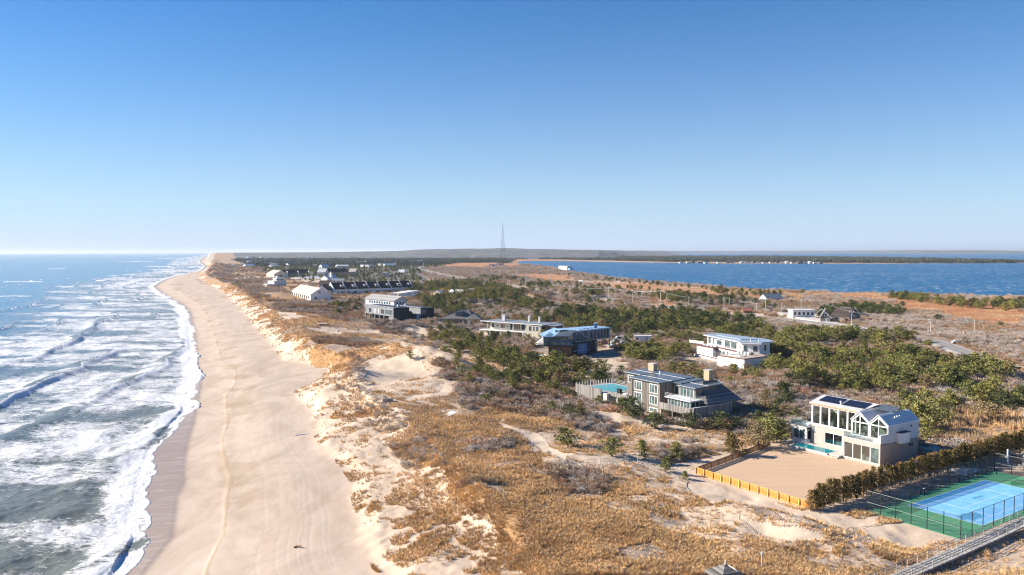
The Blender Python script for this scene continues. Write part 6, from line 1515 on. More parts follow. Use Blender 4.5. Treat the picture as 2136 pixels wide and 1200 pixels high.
# ------------------------------------------------------------------ cars, trailer
def car(label, x, y, z, a, paint, group, kind='car'):
    L_ = {'car': 4.6, 'van': 5.2, 'truck': 5.6}[kind]; h = {'car': 1.45, 'van': 2.1, 'truck': 1.8}[kind]
    r = root('parked_car' if kind != 'van' else 'parked_van', label, 'car' if kind != 'van' else 'van', (x, y, z), a, group); l = L_ / 2
    pr = [(-l, .35), (-l, .8), (-l + .15, .92), (-l * .45, 1.0), (-l * .28, h), (l * .45, h), (l * .8, .98), (l, .85), (l, .35)] if kind == 'car' else [(-l, .4), (-l, 1.0), (-l * .7, 1.15), (-l * .5, h), (l, h), (l, .4)] if kind == 'van' else [(-l, .4), (-l, 1.0), (-l * .5, 1.1), (-l * .35, h), (l * .1, h), (l * .15, 1.1), (l, 1.1), (l, .4)]
    n = len(pr); V = [(x_, -.88, z_) for x_, z_ in pr] + [(x_, .88, z_) for x_, z_ in pr]
    xf(V, [tuple(range(n)), tuple(range(n, 2 * n))[::-1]] + [(i, n + i, (i + 1) % n + n, (i + 1) % n) for i in range(n)], 'body', M[paint], r)
    hb = 1.02; bxs('side_window', 'pane', [(-l * .3, l * .4 if kind != 'truck' else 0, -.9, -.883, hb, h - .12)], r); bxs('side_window', 'pane', [(-l * .3, l * .4 if kind != 'truck' else 0, .883, .9, hb, h - .12)], r)
    for sx in (-l * .62, l * .62):
        for sy in (-.8, .8):
            w = xf([(.33 * math.cos(t * math.pi / 5), yy, .33 * math.sin(t * math.pi / 5)) for yy in (-.12, .12) for t in range(10)], [tuple(range(10)), tuple(range(10, 20))[::-1]] + [(i, (i + 1) % 10, 10 + (i + 1) % 10, 10 + i) for i in range(10)], 'wheel', M['rubber'], r); w.location = (sx, sy, .33)
def cars():
    lots = [(1283, 717, 'carwhite', 'car', 'white car in the lot right of the blue steel house, farthest left of the row', 20), (1291, 711, 'carwhite', 'van', 'white van parked at the back of the lot beside the blue steel house', 10),
            (1278, 725, 'cargrey', 'car', 'silver car nearest the camera in the lot by the blue steel house', 30), (1299, 720, 'carwhite', 'truck', 'white pickup behind the pines right of the blue steel house', 15), (1250, 716, 'carwhite', 'car', 'white car under the overhanging wing of the blue steel house', 50), (1306, 714, 'cardark', 'car', 'dark car beside the white pickup near the trailer', 5),
            (1779, 682, 'carwhite', 'car', 'white car beside the tall pole near the shingled cottages', 0), (1860, 706, 'carwhite', 'car', 'white car glimpsed among the pines right of the tall pole', 40), (1998, 717, 'carwhite', 'car', 'white car on the road gap near the right edge', 170),
            (1740, 671, 'cargrey', 'car', 'silver car parked in front of the left shingled cottage', 100), (1664, 662, 'cardark', 'car', 'dark car on the pale lot before the white roadside building', 80),
            (1000, 593, 'carwhite', 'car', 'white car in the small lot left of the twin poles', 0), (990, 592, 'cardark', 'car', 'dark car in the small lot left of the twin poles', 0)]
    for a_, b_, p, k, lab, ang in lots:
        x, y, z = hit(a_, b_); car(lab, x, y, z, R(ang), p, None, k)
    for i, (a_, b_) in enumerate([(884, 562), (893, 571), (905, 578), (1120, 607)]):
        x, y = onz(a_, b_, 3.2)[:2]; car(['white car driving on the far straight of the road', 'silver car on the road below the line of village poles', 'dark car on the road nearest the cream box houses', 'white car on the road by the twin poles'][i], x, y, gz(x, y) + .3, R(125), ['carwhite', 'cargrey', 'cardark', 'carwhite'][i], None)
    x, y, z = hit(1341, 716); r = root('camper_trailer', 'white box-shaped trailer parked among pines right of the blue steel house', 'trailer', (x, y, z), R(-8))
    bxs('body', 'carwhite', [(-3.6, 3.6, -1.2, 1.2, .7, 3.3)], r); bxs('window', 'pane', [(-2.9, -2.0, -1.25, -1.202, 1.6, 2.5)], r); bxs('door', 'cargrey', [(1.2, 2.0, -1.25, -1.202, .8, 2.8)], r); bxs('roof_rim', 'trim', [(-3.7, 3.7, -1.3, 1.3, 3.302, 3.4)], r)
    for sx in (-.6, .6): bxs('wheel', 'rubber', [(sx - .35, sx + .35, -1.15, 1.15, 0, .69)], r)
cars()

# ------------------------------------------------------------------ road
def strip(name, pts, w, mat, dz, z0=3.0):
    P = np.array([onz(a, b, z0)[:2] for a, b in pts]); L = np.concatenate([[0], np.cumsum(np.hypot(*np.diff(P, axis=0).T))])
    s = np.arange(0, L[-1], 6.0); X = np.interp(s, L, P[:, 0]); Y = np.interp(s, L, P[:, 1])
    k = np.ones(15) / 15; Xp = np.convolve(np.pad(X, 7, 'edge'), k, 'valid'); Yp = np.convolve(np.pad(Y, 7, 'edge'), k, 'valid'); X, Y = Xp, Yp
    dx, dy = np.gradient(X), np.gradient(Y); n = np.hypot(dx, dy); nx, ny = -dy / n, dx / n
    Zc = ground(X, Y); Z1 = ground(X + nx * w, Y + ny * w); Z2 = ground(X - nx * w, Y - ny * w); Zm = np.maximum(np.maximum(Zc, Z1), Z2)
    Zm = np.convolve(np.pad(Zm, 4, 'edge'), np.ones(9) / 9, 'valid') + dz + Y * .0003
    V = []
    for i in range(len(X)):
        V += [(X[i] + nx[i] * w, Y[i] + ny[i] * w, Zm[i]), (X[i] - nx[i] * w, Y[i] - ny[i] * w, Zm[i]), (X[i] + nx[i] * (w + 2), Y[i] + ny[i] * (w + 2), Zm[i] - 1.2), (X[i] - nx[i] * (w + 2), Y[i] - ny[i] * (w + 2), Zm[i] - 1.2)]
    F = []
    for i in range(len(X) - 1):
        k = i * 4; F += [(k, k + 4, k + 5, k + 1), (k + 2, k + 6, k + 4, k), (k + 1, k + 5, k + 7, k + 3)]
    o = xf(V, F, name, mat, None); o['kind'] = 'structure'; return X, Y, Zm, nx, ny
def roads():
    asp = plain('worn_asphalt', (.24, .225, .21), (.31, .29, .27), .9, .3); lane = plain('road_paint', (.55, .45, .2), None, .8, 1)
    X, Y, Z, nx, ny = strip('road', ROAD[0][1], 3.7, asp, .5, 3.0)
    for side, col in ((0, lane), (-3.3, M['trim']), (3.3, M['trim'])):
        V, F = [], []
        for i in range(len(X)): c = (X[i] + nx[i] * side, Y[i] + ny[i] * side); V += [(c[0] + nx[i] * .12, c[1] + ny[i] * .12, Z[i] + .03), (c[0] - nx[i] * .12, c[1] - ny[i] * .12, Z[i] + .03)]
        for i in range(len(X) - 1): F.append((2 * i, 2 * i + 2, 2 * i + 3, 2 * i + 1))
        xf(V, F, 'road_marking', col, None)['kind'] = 'structure'
    strip('side_road', [(1850, 700), (1760, 684), (1690, 668), (1640, 658), (1600, 653)], 5, plain('pale_gravel', (.52, .46, .40), (.60, .54, .48), .95, .4), .35)
roads()

# ------------------------------------------------------------------ poles and wires
POLES = [(1776,690,652,'c'),(1941,700,669,'c'),(1936,702,690,''),(2032,703,672,''),(1894,682,664,''),(1873,645,641,''),(1671,654,615,'cc'),(1270,629,607,''),(1320,636,605,''),(1378,639,610,''),(1437,653,620,''),(1510,650,622,''),(1521,647,627,''),
 (1391,638,616,''),(1339,627,612,''),(1307,600,591,''),(1399,611,600,''),(1456,637,624,''),(1578,653,633,''),(1597,656,626,'c'),(1631,656,632,''),(1514,621,610,''),(989,590,574,''),(1010,592,579,''),(1014,592,579,''),(1033,593,582,''),(1059,595,583,''),(1063,596,584,''),
 (1091,605,584,''),(1089,603,594,''),(1096,603,580,'c'),(1120,606,592,''),(1154,613,592,''),(1188,617,596,''),(1225,623,601,''),(1122,582,570,''),(1148,584,571,''),(1174,583,575,''),(1194,586,577,''),(1216,592,574,''),(1233,595,586,''),(1009,569,560,''),(1025,568,560,''),
 (1042,574,562,''),(1058,573,561,''),(1077,573,562,''),(1099,580,570,''),(825,556,545,''),(852,573,562,''),(859,565,553,''),(883,564,546,'c'),(886,569,555,''),(901,575,565,''),(933,581,571,''),(950,584,573,''),(907,553,547,''),(737,558,551,''),(923,555,550,''),(553,597,584,'')]
def poles():
    names = sorted(POLES, key=lambda p: -p[1]); tops = {}
    seen = {}
    for px, py, pt, k in names:
        x, y = onz(px, py, 3.0)[:2]; z = gz(x, y) if y > 250 else 4; h = max(3.5, (py - pt) * y / CF)
        r_ = max(.17, y * .00034)
        wh, grp = where(px, py)
        lab = {1776: 'tall utility pole with double crossarm standing before the right shingled cottage', 1941: 'utility pole with crossarm and twin insulators above the right-hand pines', 1936: 'short stub pole beside the crossarm pole above the right-hand pines', 2032: 'pale bare pole at the marsh edge near the right side',
               1671: 'tall mast-like pole with several crossarms behind the white roadside building', 1894: 'thin bare pole in the brush between cottages and marsh', 1597: 'utility pole with crossarm near the grey-roofed barn', 553: 'white flagpole beside the white tower house near the beach', 883: 'tallest pole over the straight stretch of road', 1096: 'brighter of the twin poles by the middle of the road', 1091: 'thinner pole beside the bright one by the middle of the road'}.get(px)
        grp2 = None
        if lab is None: lab = 'slim wooden utility pole %s' % wh; grp2 = 'utility poles around ' + wh.split(' the ')[-1]; 
        r = root('utility_pole', lab, 'utility pole', (x, y, z), 0, grp2)
        tubes('shaft', 'pole' if px != 553 else 'trim', [((0, 0, -.4), (0, 0, h), r_, r_ * .8)], r, 6)
        if k:
            for j in range(len(k) + (px == 1776)): bxs('crossarm', 'pole', [(-1.3, 1.3, -.1, .1, h - .9 - j * 1.6, h - .65 - j * 1.6)], r)
            for sx in (-1.1, 1.1): bxs('insulator', 'trim', [(sx - .14, sx + .14, -.14, .14, h - .64, h - .3)], r)
        tops[(px, py)] = (x, y, z + h - .5)
    for run, lab in (([(1776, 690), (1941, 700), (2032, 703)], 'thin power line strung between the poles above the right-hand pines'), ([(1671, 654), (1776, 690)], 'thin power line between the mast-like pole and the tall cottage pole'), ([(1270, 629), (1320, 636), (1378, 639), (1437, 653), (1510, 650), (1578, 653), (1597, 656), (1671, 654)], 'thin power line following the road bend'),
                     ([(1154, 613), (1188, 617), (1225, 623), (1270, 629)], 'thin power line along the middle stretch of road'), ([(2032, 703), None], 'thin power line leaving the marsh-edge pole to the right')):
        segs = []
        for a_, b_ in zip(run, run[1:]):
            A = np.array(tops[a_]); Bp = np.array(tops[b_]) if b_ else A + np.array([90, -40, 0])
            for off in (-.9, .9):
                pv = None
                for i in range(9):
                    t = i / 8; p = A + (Bp - A) * t; p = p + np.array([off, 0, -3.2 * t * (1 - t)])
                    if pv is not None: segs.append((pv, p, .035, .035))
                    pv = p
        o = tubes('power_line', 'metalgrey', segs, None, 3); o['label'] = lab; o['category'] = 'power line'
poles()

# ------------------------------------------------------------------ radio mast
def mast():
    x, y = onz(1049, 554.5, 2.5)[:2]; h = 127.0; r = root('radio_mast', 'tall slender lattice radio mast rising above the far marsh against the sky', 'radio mast', (x, y, gz(x, y)))
    w = lambda z: 8.5 * (1 - z / h) ** 1.25 + .8
    lv = [0, 9, 18, 26, 34, 41, 48, 55, 61, 67, 73, 79, 85, 92, 99, 107, 115]
    for sx, sy in ((-1, -1), (1, -1), (1, 1), (-1, 1)):
        tubes('leg', 'dark', [((sx * w(a), sy * w(a), a - (a == 0)), (sx * w(b_), sy * w(b_), b_), .24, .2) for a, b_ in zip(lv, lv[1:])], r, 4)
    segs = []
    for i, z in enumerate(lv[1:], 1):
        a = w(z); c = [(-a, -a, z), (a, -a, z), (a, a, z), (-a, a, z)]; segs += [(c[j], c[(j + 1) % 4], .26 if 48 <= z <= 85 else .14, .26 if 48 <= z <= 85 else .14) for j in range(4)]
        p = w(lv[i - 1]); d = [(-p, -p, lv[i - 1]), (p, -p, lv[i - 1]), (p, p, lv[i - 1]), (-p, p, lv[i - 1])]; segs += [(d[j], c[(j + 1) % 4], .14, .14) for j in range(4)]
    tubes('lattice', 'dark', segs, r, 3); tubes('antenna', 'dark', [((0, 0, 114), (0, 0, 127), .5, .3)], r, 4); bxs('beacon', 'redbrown', [(-1, 1, -1, 1, 123, 125)], r); bxs('footing', 'concrete', [(-11, 11, -11, 11, -1, .4)], r)
    for px, py, w_, h_, lab in ((1029, 555, 26, 5, 'pale low equipment building left of the radio mast foot'), (1044, 553.5, 22, 6, 'tan equipment shed right at the foot of the radio mast')):
        x, y = onz(px, py, 3)[:2]; q = root('equipment_building', lab, 'building', (x, y, gz(x, y))); bxs('wall', 'cream' if px > 1040 else 'white', [(-w_ / 2, w_ / 2, 0, 12, -1, h_)], q); bxs('roof', 'brick', [(-w_ / 2 - 1, w_ / 2 + 1, -1, 13, h_ + .01, h_ + 1)], q); bxs('door', 'dark', [(-2, 2, -.2, -.02, 0, 3)], q)
mast()

# ------------------------------------------------------------------ houses by the two ends of their visible side
def longhouse(label, pl, pr, depth, eave, ridge, wall='white', roof='darkroof', nwin=3, z=3.0, name='house', cat='house', flat=False, axis='x', pane='pane', group=None, chim=None, extra=None, rows=1):
    A = onz(*pl, z); Bp = onz(*pr, z); zz = min(gz(A[0], A[1]), gz(Bp[0], Bp[1])) ; zz = min(max(zz, .8), 9.0); A = onz(*pl, zz); Bp = onz(*pr, zz)
    L = math.hypot(*(Bp - A)[:2]); a = math.degrees(math.atan2(*(Bp - A)[1::-1])) + 180
    b = Bld(name, label, cat, (Bp[0], Bp[1], zz), a, group)
    nogo_f((Bp[0], Bp[1], zz), a, -2, L + 2, -min(6 + Bp[1] * .035, 60), depth + 3)
    b.box('wall', wall, -L, 0, 0, depth, -1.5, eave)
    if flat: b.box('roof', roof, -L - .5, .5, -.6, depth + .6, eave + .01, eave + .45)
    else: b.gable(-L, 0, 0, depth, eave, ridge, roof, wall, axis, .35, .22)
    if nwin:
        for rr in range(rows):
            z0 = eave * (rr + .38) / rows; z1 = eave * (rr + .82) / rows
            for k in range(nwin):
                c = -L * (k + .5) / nwin; w = min(L / nwin * .3, 1.6); b.win('F', 0, c - w, c + w, z0, z1, 1, pane, 'trim', w=.14)
        b.win('R', 0, depth * .3, depth * .6, eave * .35, eave * .8, 1, pane, 'trim', w=.14)
    if chim: b.chimney(-L * chim, depth / 2, eave, ridge + 1.3, 1.2, 1.2, 'brick')
    if extra: extra(b, L)
    return b
def settlement():
    def gallery(b, L):
        for k in range(9): b.win('F', 0, -L + 1.0 + k * (L - 1.6) / 9, -L + 1.0 + (k + .62) * (L - 1.6) / 9, .6, 4.0, 1, 'pane', 'trim', w=.2)
        for k in range(9): b.box('rafter', 'trim', -L + .6 + k * (L - 1) / 9, -L + 1.1 + k * (L - 1) / 9, -2.2, 0, 4.6, 4.9)
        b.win('R', 0, 6.5, 8.5, 6, 8, 2, 'bluepane'); b.win('R', 0, 3, 5.4, 1.2, 3.4, 2, 'bluepane'); b.box('terrace', 'paledeck', -L, 0, -3.4, -.01, -1, .3)
    longhouse('white gabled beach building with tan roof and a row of tall sea-facing openings', (609, 618), (648, 628), 17, 5.2, 10.5, 'white', 'tanroof', 0, 3, extra=gallery)
    # townhouse row: stepped units with dormers, white party walls and little balconies
    A = onz(697, 614.5, 3.0); Bp = onz(862, 608.5, 3.0); zz = 2.6; L = math.hypot(*(Bp - A)[:2]); a = math.degrees(math.atan2(*(Bp - A)[1::-1])) + 180
    n = 7; w = L / n
    ordn = ['leftmost', 'second from the left', 'third from the left', 'middle', 'third from the right', 'second from the right', 'rightmost']
    for i in range(n):
        t = (i + 1) / n; P = A + (Bp - A) * t; off = .6 * (i % 2)
        b = Bld('townhouse', '%s dark-roofed townhouse in the long white row beyond the black timber house' % ordn[i], 'townhouse', (P[0], P[1], zz), a, 'townhouses in the long row')
        b.box('wall', 'white', -w, -.6, off, 13, -1, 5.2); b.box('party_wall', 'white', -.58, 0, off - .6, 13.4, -1, 6.0)
        b.m('party_gable', [(-.58, off - .6, 6.02), (-.58, 13.4, 6.02), (-.58, 7.4, 12.2), (0, off - .6, 6.02), (0, 13.4, 6.02), (0, 7.4, 12.2)], [(0, 1, 2), (3, 5, 4), (0, 3, 4, 1), (1, 4, 5, 2), (2, 5, 3, 0)], 'white')
        b.slab('roof', 'darkroof', [(-w, off - .5, 5.4), (-.6, off - .5, 5.4), (-.6, 7.4, 11.7), (-w, 7.4, 11.7)], .25); b.slab('roof', 'darkroof', [(-w, 7.4, 11.7), (-.6, 7.4, 11.7), (-.6, 13.4, 5.4), (-w, 13.4, 5.4)], .25)
        d = b.box('dormer', 'white', -4.8, -1.0, 1.8, 5.6, 6.6, 9.2); b.win('F', 1.8, -4.4, -1.4, 7.3, 8.7, 2, 'bluepane', parent=d); b.box('dormer_roof', 'palegrey', -5, -.8, 1.4, 5.8, 9.202, 9.4, d)
        b.win('F', off, -w + 1, -w + 2.4, 1.8, 3.2, 1, 'bluepane'); b.win('F', off, -w + 3.2, -w + 4.8, 1.8, 3.2, 1, 'bluepane'); b.box('porch', 'bluepane', -5.2, -1.2, off - .5, off - .01, 0, 2.9)
        if i == 0: 
            b.box('end_wall', 'white', -w - .6, -w - .02, -.6, 13.4, -1, 6.0)
            b.m('party_gable', [(-w - .6, -.6, 6.02), (-w - .6, 13.4, 6.02), (-w - .6, 7.4, 12.2), (-w - .02, -.6, 6.02), (-w - .02, 13.4, 6.02), (-w - .02, 7.4, 12.2)], [(0, 2, 1), (3, 4, 5), (0, 1, 4, 3), (1, 2, 5, 4), (2, 0, 3, 5)], 'white')
    longhouse('short white house end with steep dark roof at the left of the townhouse row', (683, 615.5), (696, 614), 12, 4.4, 9.6, 'white', 'darkroof', 1, 3)
    longhouse('white lean-to house with a lower dark roof left of the townhouse row', (665, 600), (688, 600), 14, 4.0, 8.0, 'palegrey', 'darkroof', 2, 3)
    longhouse('low white flat-roofed annex at the right end of the townhouse row', (834, 621.5), (872, 615), 9, 3.6, 4, 'white', 'white', 3, 3, flat=True)
    def towered(b, L):
        b.box('upper_storey', 'white', -L * .75, -L * .15, 2, 9, 6.6, 9.4); b.box('upper_roof', 'trim', -L * .82, -L * .08, 1.2, 9.8, 9.41, 9.9); b.box('turret', 'white', -L * .6, -L * .4, 4, 7, 9.91, 12); b.win('F', 2, -L * .7, -L * .5, 7.2, 8.9, 2); b.win('F', 2, -L * .4, -L * .2, 7.2, 8.9, 2)
        b.box('balcony', 'trim', -L - 2, 0, -2.4, -.01, 3.0, 3.3); b.box('annex', 'white', -L - 9, -L - .01, 1, 9, -1, 3.4)
    longhouse('white three-storey tower house with balconies behind the dunes', (572, 598), (597, 597), 14, 6.4, 7, 'white', 'trim', 4, 3, flat=True, extra=towered, rows=2)
    def turret(b, L):
        b.box('tower', 'white', -L * .62, -L * .5, 1, 5, 5, 10.5)
        q = [(-L * .64, .6), (-L * .48, .6), (-L * .48, 5.4), (-L * .64, 5.4)]
        for i in range(4): b.slab('spire', 'palegrey', [(*q[i], 10.5), (*q[(i + 1) % 4], 10.5), (-L * .56, 3, 15)], .15)
    longhouse('white shingled clubhouse with pointed turret beyond the tan-roofed beach building', (684, 589), (706, 588), 14, 5.0, 9.0, 'white', 'palegrey', 3, 3, extra=turret)
    longhouse('small white gabled wing left of the turreted clubhouse', (669, 588), (681, 589), 10, 4, 8, 'white', 'white', 1, 3, axis='y')
    longhouse('green-grey roofed house just right of the turreted clubhouse', (694, 591), (716, 591), 12, 3.4, 6.0, 'white', 'greyroof', 3, 3)
    for i, px in enumerate((624, 640, 652, 661)):            # white marquee tents
        x, y = onz(px, 584 - i * .6, 3)[:2]; r = root('marquee_tent', ['white peaked tent leftmost of the four by the clubhouse', 'white peaked tent second from the left by the clubhouse', 'cream peaked tent third from the left by the clubhouse', 'white peaked tent nearest the turreted clubhouse'][i], 'tent', (x, y, gz(x, y)), .2, 'tents by the clubhouse')
        xf([(-6, -5, 2.4), (6, -5, 2.4), (6, 5, 2.4), (-6, 5, 2.4), (0, 0, 5.4)], [(0, 1, 4), (1, 2, 4), (2, 3, 4), (3, 0, 4), (3, 2, 1, 0)], 'canopy', M['cloth'], r)
        for sx in (-5.5, 5.5):
            for sy in (-4.6, 4.6): bxs('leg', 'trim', [(sx - .15, sx + .15, sy - .15, sy + .15, 0, 2.35)], r)
    # the older dark motel rows behind
    A = onz(577, 578, 2.8); Bp = onz(645, 576.5, 2.8); L = math.hypot(*(Bp - A)[:2]); a = math.degrees(math.atan2(*(Bp - A)[1::-1])) + 180
    for i in range(3):
        P = A + (Bp - A) * (i + 1) / 3; w = L / 3; b = Bld('motel_block', ['left', 'middle', 'right'][i] + ' block of the brown-roofed motel row behind the white tower house', 'motel', (P[0], P[1], 2.6), a, 'blocks of the brown-roofed motel row')
        b.box('wall', 'bluegrey', -w, -.8, 0, 16, -1, 6.4); b.gable(-w, -.8, 0, 16, 6.4, 12, 'darkroof', 'bluegrey', 'x', .3, .3); b.box('party_wall', 'white', -.78, 0, -.5, 9, -1, 9.5)
        for k in range(5): b.win('F', 0, -w + 2 + k * (w - 3) / 5, -w + 2 + (k + .5) * (w - 3) / 5, 1.2, 3.4, 1, 'pane')
    longhouse('tan and cream gable-ended motel block leaning at the left of the brown-roofed row', (556, 578), (572, 580), 22, 6, 12, 'cream', 'tanroof', 2, 2.8)
    longhouse('long dark-roofed motel row behind the turreted clubhouse', (686, 577), (727, 576), 18, 7, 13, 'bluegrey', 'darkroof', 6, 2.8, rows=2)
    longhouse('pale narrow gable wall at the left end of the dark-roofed motel row', (679, 578), (685, 577.4), 14, 8, 14, 'palegrey', 'palegrey', 1, 2.8, axis='y')
    longhouse('tan-gabled brick end house right of the dark-roofed motel row', (727.5, 577), (741, 577), 24, 8, 13, 'brick', 'tanroof', 2, 2.8)
    longhouse('cream box building beside the road poles', (797, 579), (806, 579), 20, 8, 8.4, 'cream', 'palegrey', 1, 2.8, flat=True)
    longhouse('long low pale shed right of the cream box building', (807, 578), (818, 576.5), 12, 3.6, 4, 'palegrey', 'palegrey', 2, 2.8, flat=True)
    longhouse('white steep A-frame chapel-like house near the straight road', (831, 571), (843, 571), 12, 2, 7.5, 'white', 'white', 1, 2.8)
    longhouse('orange-tan flat building among the pines left of the road', (974, 613), (988, 613), 10, 4, 4.5, 'brick', 'tanroof', 2, 3, flat=True)
    longhouse('low white-roofed house half hidden in pines below the orange-tan building', (935, 616), (965, 617), 10, 3, 5, 'cream', 'white', 3, 3)
    longhouse('low pale house among pines left of the white-roofed one', (918, 618), (931, 617), 8, 3, 5, 'cream', 'palegrey', 1, 3)
    # village beyond: flat white, grey and blue houses
    V = [(507,554,518,7,'blue','white'),(512,557,531,6,'sky','skyblue'),(566,559,583,7,'white flat','trim'),(572,557,580,10,'white boxy','trim'),(602,556,618,8,'grey gabled','greyroof'),(647,553,657,5,'white low','trim'),(660,556,671,6,'pale gabled','palegrey'),(672,561,687,8,'white twin-gabled','palegrey'),
         (703,558,728,5,'long white','trim'),(732,553,742,6,'grey hipped','greyroof'),(765,551,783,9,'brown gabled','shingle'),(758,557,772,7,'white cube','trim'),(769,559,783,7,'bright white','trim'),(790,554,799,6,'white cottage','palegrey'),(803,556,826,6,'blue-roofed','skyblue'),(787,548,796,6,'far white','trim'),(484,556,492,5,'small white','trim'),
         (536,551,548,6,'white shore','trim'),(519,549,527,6,'pale shore','palegrey'),(487,542.5,496,9,'grey block','palegrey'),(500,543,506,7,'tan block','tanroof'),(512,542,520,9,'pale block','palegrey'),(636,544,644,8,'far pale','trim'),(556,546,564,8,'far grey','greyroof'),(690,547,699,8,'far low white','trim'),(838,549,848,7,'brown twin-gabled','shingle'),(820,546,829,8,'grey twin-gabled','greyroof'),
         (741,547.5,750,8,'far cream','tanroof'),(596,549,604,8,'far small grey','greyroof')]
    for i, (xl, yb, xr, h, kind, roof) in enumerate(V):
        side = 'in the village woods, %s' % ('near the far beach' if xl < 530 else 'above the brown-roofed motel row' if xl < 650 else 'above the dark-roofed motel row' if xl < 760 else 'left of the straight road')
        longhouse('%s house %s' % (kind, side), (xl, yb), (xr, yb - .3), 14, h * .8 if i % 3 else h * .95, h * (1.35 if i % 3 else 1.4), 'white' if i % 4 else 'palegrey', roof, 3 if xr - xl > 12 else 2, 2.8, flat=(i % 3 == 0 or 'flat' in kind or 'low' in kind or 'block' in kind or 'cube' in kind), pane='bluepane', group='houses in the village woods')
    rv = random.Random(12); far_kinds = [('small white', 'white', 'trim'), ('grey shingled', 'cedar', 'shingle'), ('cream', 'cream', 'tanroof'), ('pale', 'palegrey', 'palegrey'), ('brown-roofed', 'palegrey', 'darkroof')]
    for i in range(34):
        yb = 541.5 + 14.5 * rv.random() ** .8; xl = 490 + (yb < 549) * -6 + rv.random() * (380 if yb < 552 else 300) + 20; w = 5 + 5 * rv.random() + (yb - 541) * .25; kd = far_kinds[i % 5]; hh = 5 + 3 * rv.random()
        longhouse('%s house in the village woods' % kd[0], (xl, yb), (xl + w, yb - .2), 12, hh, hh + 3, kd[1], kd[2], 2, 2.8, flat=(i % 3 == 0), pane='bluepane', group='houses in the village woods')
    for i in range(16):
        yb = 533.5 + 7 * rv.random(); xl = 462 + (yb - 533) * 5 + rv.random() * 60; kd = far_kinds[i % 5]; hh = 6 + 3 * rv.random()
        longhouse('%s house near the vanishing point of the beach' % kd[0], (xl, yb), (xl + 3.5 + 3 * rv.random(), yb - .05), 14, hh, hh + 3, kd[1], kd[2], 0, 2.8, flat=(i % 2 == 0), group='houses near the far beach')
    # road side buildings on the right
    longhouse('long white flat-roofed roadside building with dark openings', (1654, 664), (1699, 664), 9, 4.6, 5, 'white', 'palegrey', 5, 3, name='roadside_building', cat='building', flat=True, chim=None)
    def cottage(b, L):
        b.box('porch', 'cedar', .05, 4.0, 1, 6, -.5, 2.2); b.slab('porch_roof', 'shingle', [(0, .4, 3.6), (4.6, .4, 2.4), (4.6, 6.6, 2.4), (0, 6.6, 3.6)], .2)
        b.win('F', 0, -L * .78, -L * .5, .7, 2.4, 3, 'bluepane'); b.win('F', 0, -L * .42, -L * .12, .7, 2.4, 3, 'bluepane'); b.win('F', 0, -L * .66, -L * .34, 3.6, 5.6, 2, 'bluepane', 'trim'); b.box('door', 'trim', -L * .5, -L * .43, -.06, -.005, 0, 2.2)
        b.boxes('barge_board', 'trim', [])
    b = longhouse('left shingled cottage with steep gable, blue-tinted windows and porch', (1712, 673), (1733, 673.5), 8, 3.0, 7.6, 'cedar', 'shingle', 0, 3, name='shingled_cottage', cat='cottage', axis='y', extra=cottage)
    def rake(b, L, e, rr):
        for s in (0, 1):
            x0 = -L if s == 0 else 0; q = [(x0 + (-.5 if s == 0 else .5), -.5, e - .3), (-L / 2, -.5, rr + .3), (-L / 2, -.5, rr - .1), (x0 + (-.5 if s == 0 else .5), -.5, e - .7)]; q2 = [(p[0], p[1] + .12, p[2]) for p in q]
            b.m('barge_board', q + q2, [(0, 1, 2, 3), (7, 6, 5, 4), (0, 4, 5, 1), (3, 2, 6, 7), (1, 5, 6, 2), (0, 3, 7, 4)], 'trim')
    rake(b, 10.0, 3.0, 7.6)
    b = longhouse('right shingled cottage with dark roof, pale skylight panel and white gable edges', (1767, 671), (1793, 668), 10, 2.6, 7.4, 'cedar', 'darkroof', 0, 3, name='shingled_cottage', cat='cottage', axis='y')
    rake(b, 11.8, 2.6, 7.4); b.slab('roof_panel', 'white', [(-5.2, 3, 7.6), (-1.2, 3, 4.5), (-1.2, 9.4, 4.5), (-5.2, 9.4, 7.6)], .1); b.win('F', 0, -7.5, -4.5, .8, 3.0, 2)
    longhouse('grey-green roofed barn with white gable near the grove of bare trees', (1599, 630), (1633, 629), 9, 2.8, 6.0, 'palegrey', 'greyroof', 2, 2.6, name='barn', cat='barn')
    longhouse('small red-roofed shed at the road edge left of the pole', (1551, 654), (1569, 654), 7, 1.6, 3.4, 'wood', 'rust', 0, 2.6, name='shed', cat='shed')
    b = longhouse('white boxy house standing on piles at the bay edge', (1165, 563), (1183, 563.5), 14, 9, 9.5, 'white', 'trim', 3, 2.0, flat=True, rows=2); b.box('side_wing', 'skyblue', .02, 8, 2, 12, 0, 4.5)
    longhouse('tiny white hut on the flat marsh by the small poles', (1208, 592), (1214, 592), 6, 3, 4.5, 'white', 'trim', 1, 2.2, name='hut', cat='hut')
    # cabins on the sandbar across the bay
    xs = [1423,1437,1446,1462,1474,1501,1519,1528,1549,1560,1572,1584,1597,1610,1622,1634,1644,1655,1669,1682,1692,1703,1713]
    hs = [4,6,5,8,5,4,5,6,7,6,5,5,4,5,5,5,8,5,4,5,7,4,5]
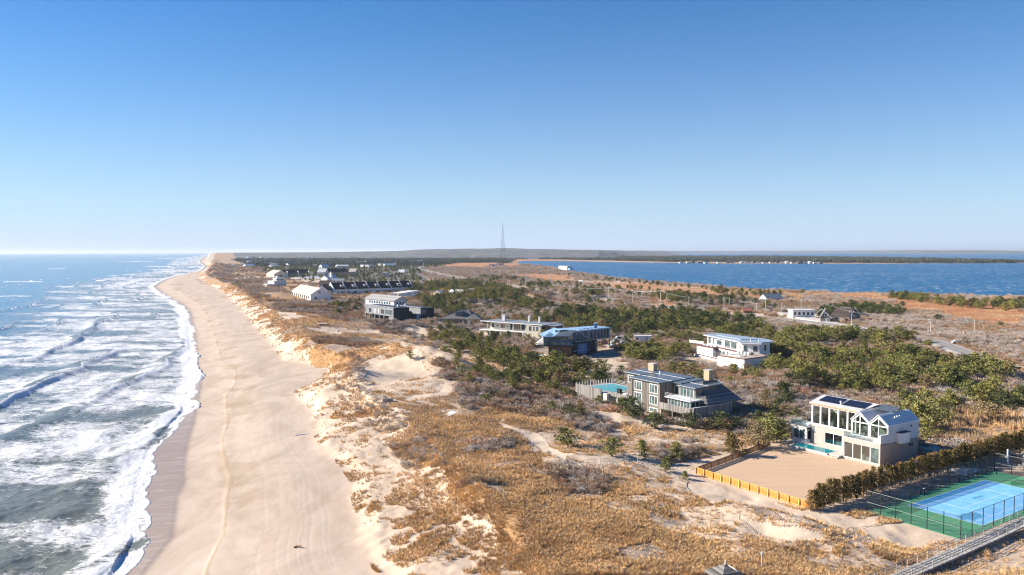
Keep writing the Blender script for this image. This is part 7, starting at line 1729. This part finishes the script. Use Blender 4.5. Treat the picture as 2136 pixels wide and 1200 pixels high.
    for i, (px, h) in enumerate(zip(xs, hs)):
        w = 8 if i % 3 else 11; yb = 549.3 - (px < 1470) * .3
        seg = 'left' if px < 1490 else 'middle' if px < 1610 else 'right'
        longhouse('%s cabin in the %s stretch of the row across the bay' % (['white', 'cream', 'brown', 'dark grey'][i % 4] + (' taller' if h > 7 else ''), seg), (px - w / 2, yb), (px + w / 2, yb - .05), 10, h * .6, h, ['white', 'cream', 'cedar', 'bluegrey'][i % 4], ['palegrey', 'tanroof', 'shingle', 'brick', 'greyroof'][i % 5], 2, 1.0, name='cabin', cat='cabin', axis='x' if i % 2 else 'y', group='cabins across the bay')
settlement()

# ------------------------------------------------------------------ sea haze
def haze():
    m = bpy.data.materials.new('haze'); m.use_nodes = True; t = m.node_tree; t.nodes.clear(); o = t.nodes.new('ShaderNodeOutputMaterial'); v = t.nodes.new('ShaderNodeVolumePrincipled')
    v.inputs['Color'].default_value = (.78, .87, 1.0, 1); v.inputs['Density'].default_value = HAZE; v.inputs['Anisotropy'].default_value = .2; t.links.new(v.outputs[0], o.inputs['Volume'])
    o_ = bxs('haze', m, [(-60000, 70000, -300, 70000, -13.5, 165)], None); o_['kind'] = 'stuff'; o_['label'] = 'thin bluish sea haze over the far land and water'
HAZE = 4e-5
haze()

build_low_growth(); build_trees(); build_shrubs()

# ------------------------------------------------------------------ labels: look-alikes told apart by their order from the left
def order_labels():
    bpy.context.view_layer.update(); d = {}
    for o in COL.objects:
        if o.parent is None and o.get('category') and o.get('label'): d.setdefault(o['label'], []).append(o)
    def nth(i): return '%d%s' % (i, 'th' if 10 <= i % 100 <= 20 else {1: 'st', 2: 'nd', 3: 'rd'}.get(i % 10, 'th'))
    for lab, L in d.items():
        if len(L) < 2: continue
        L.sort(key=lambda o: ppx(*o.matrix_world.translation)[0])
        for i, o in enumerate(L):
            o['label'] = '%s, %s' % (lab.replace(' in the thicket', ''), ('leftmost' if i == 0 else 'rightmost' if i == len(L) - 1 else '%s from left' % nth(i + 1)))
            if not o.get('group'): o['group'] = lab.split(' and ')[0]
order_labels()
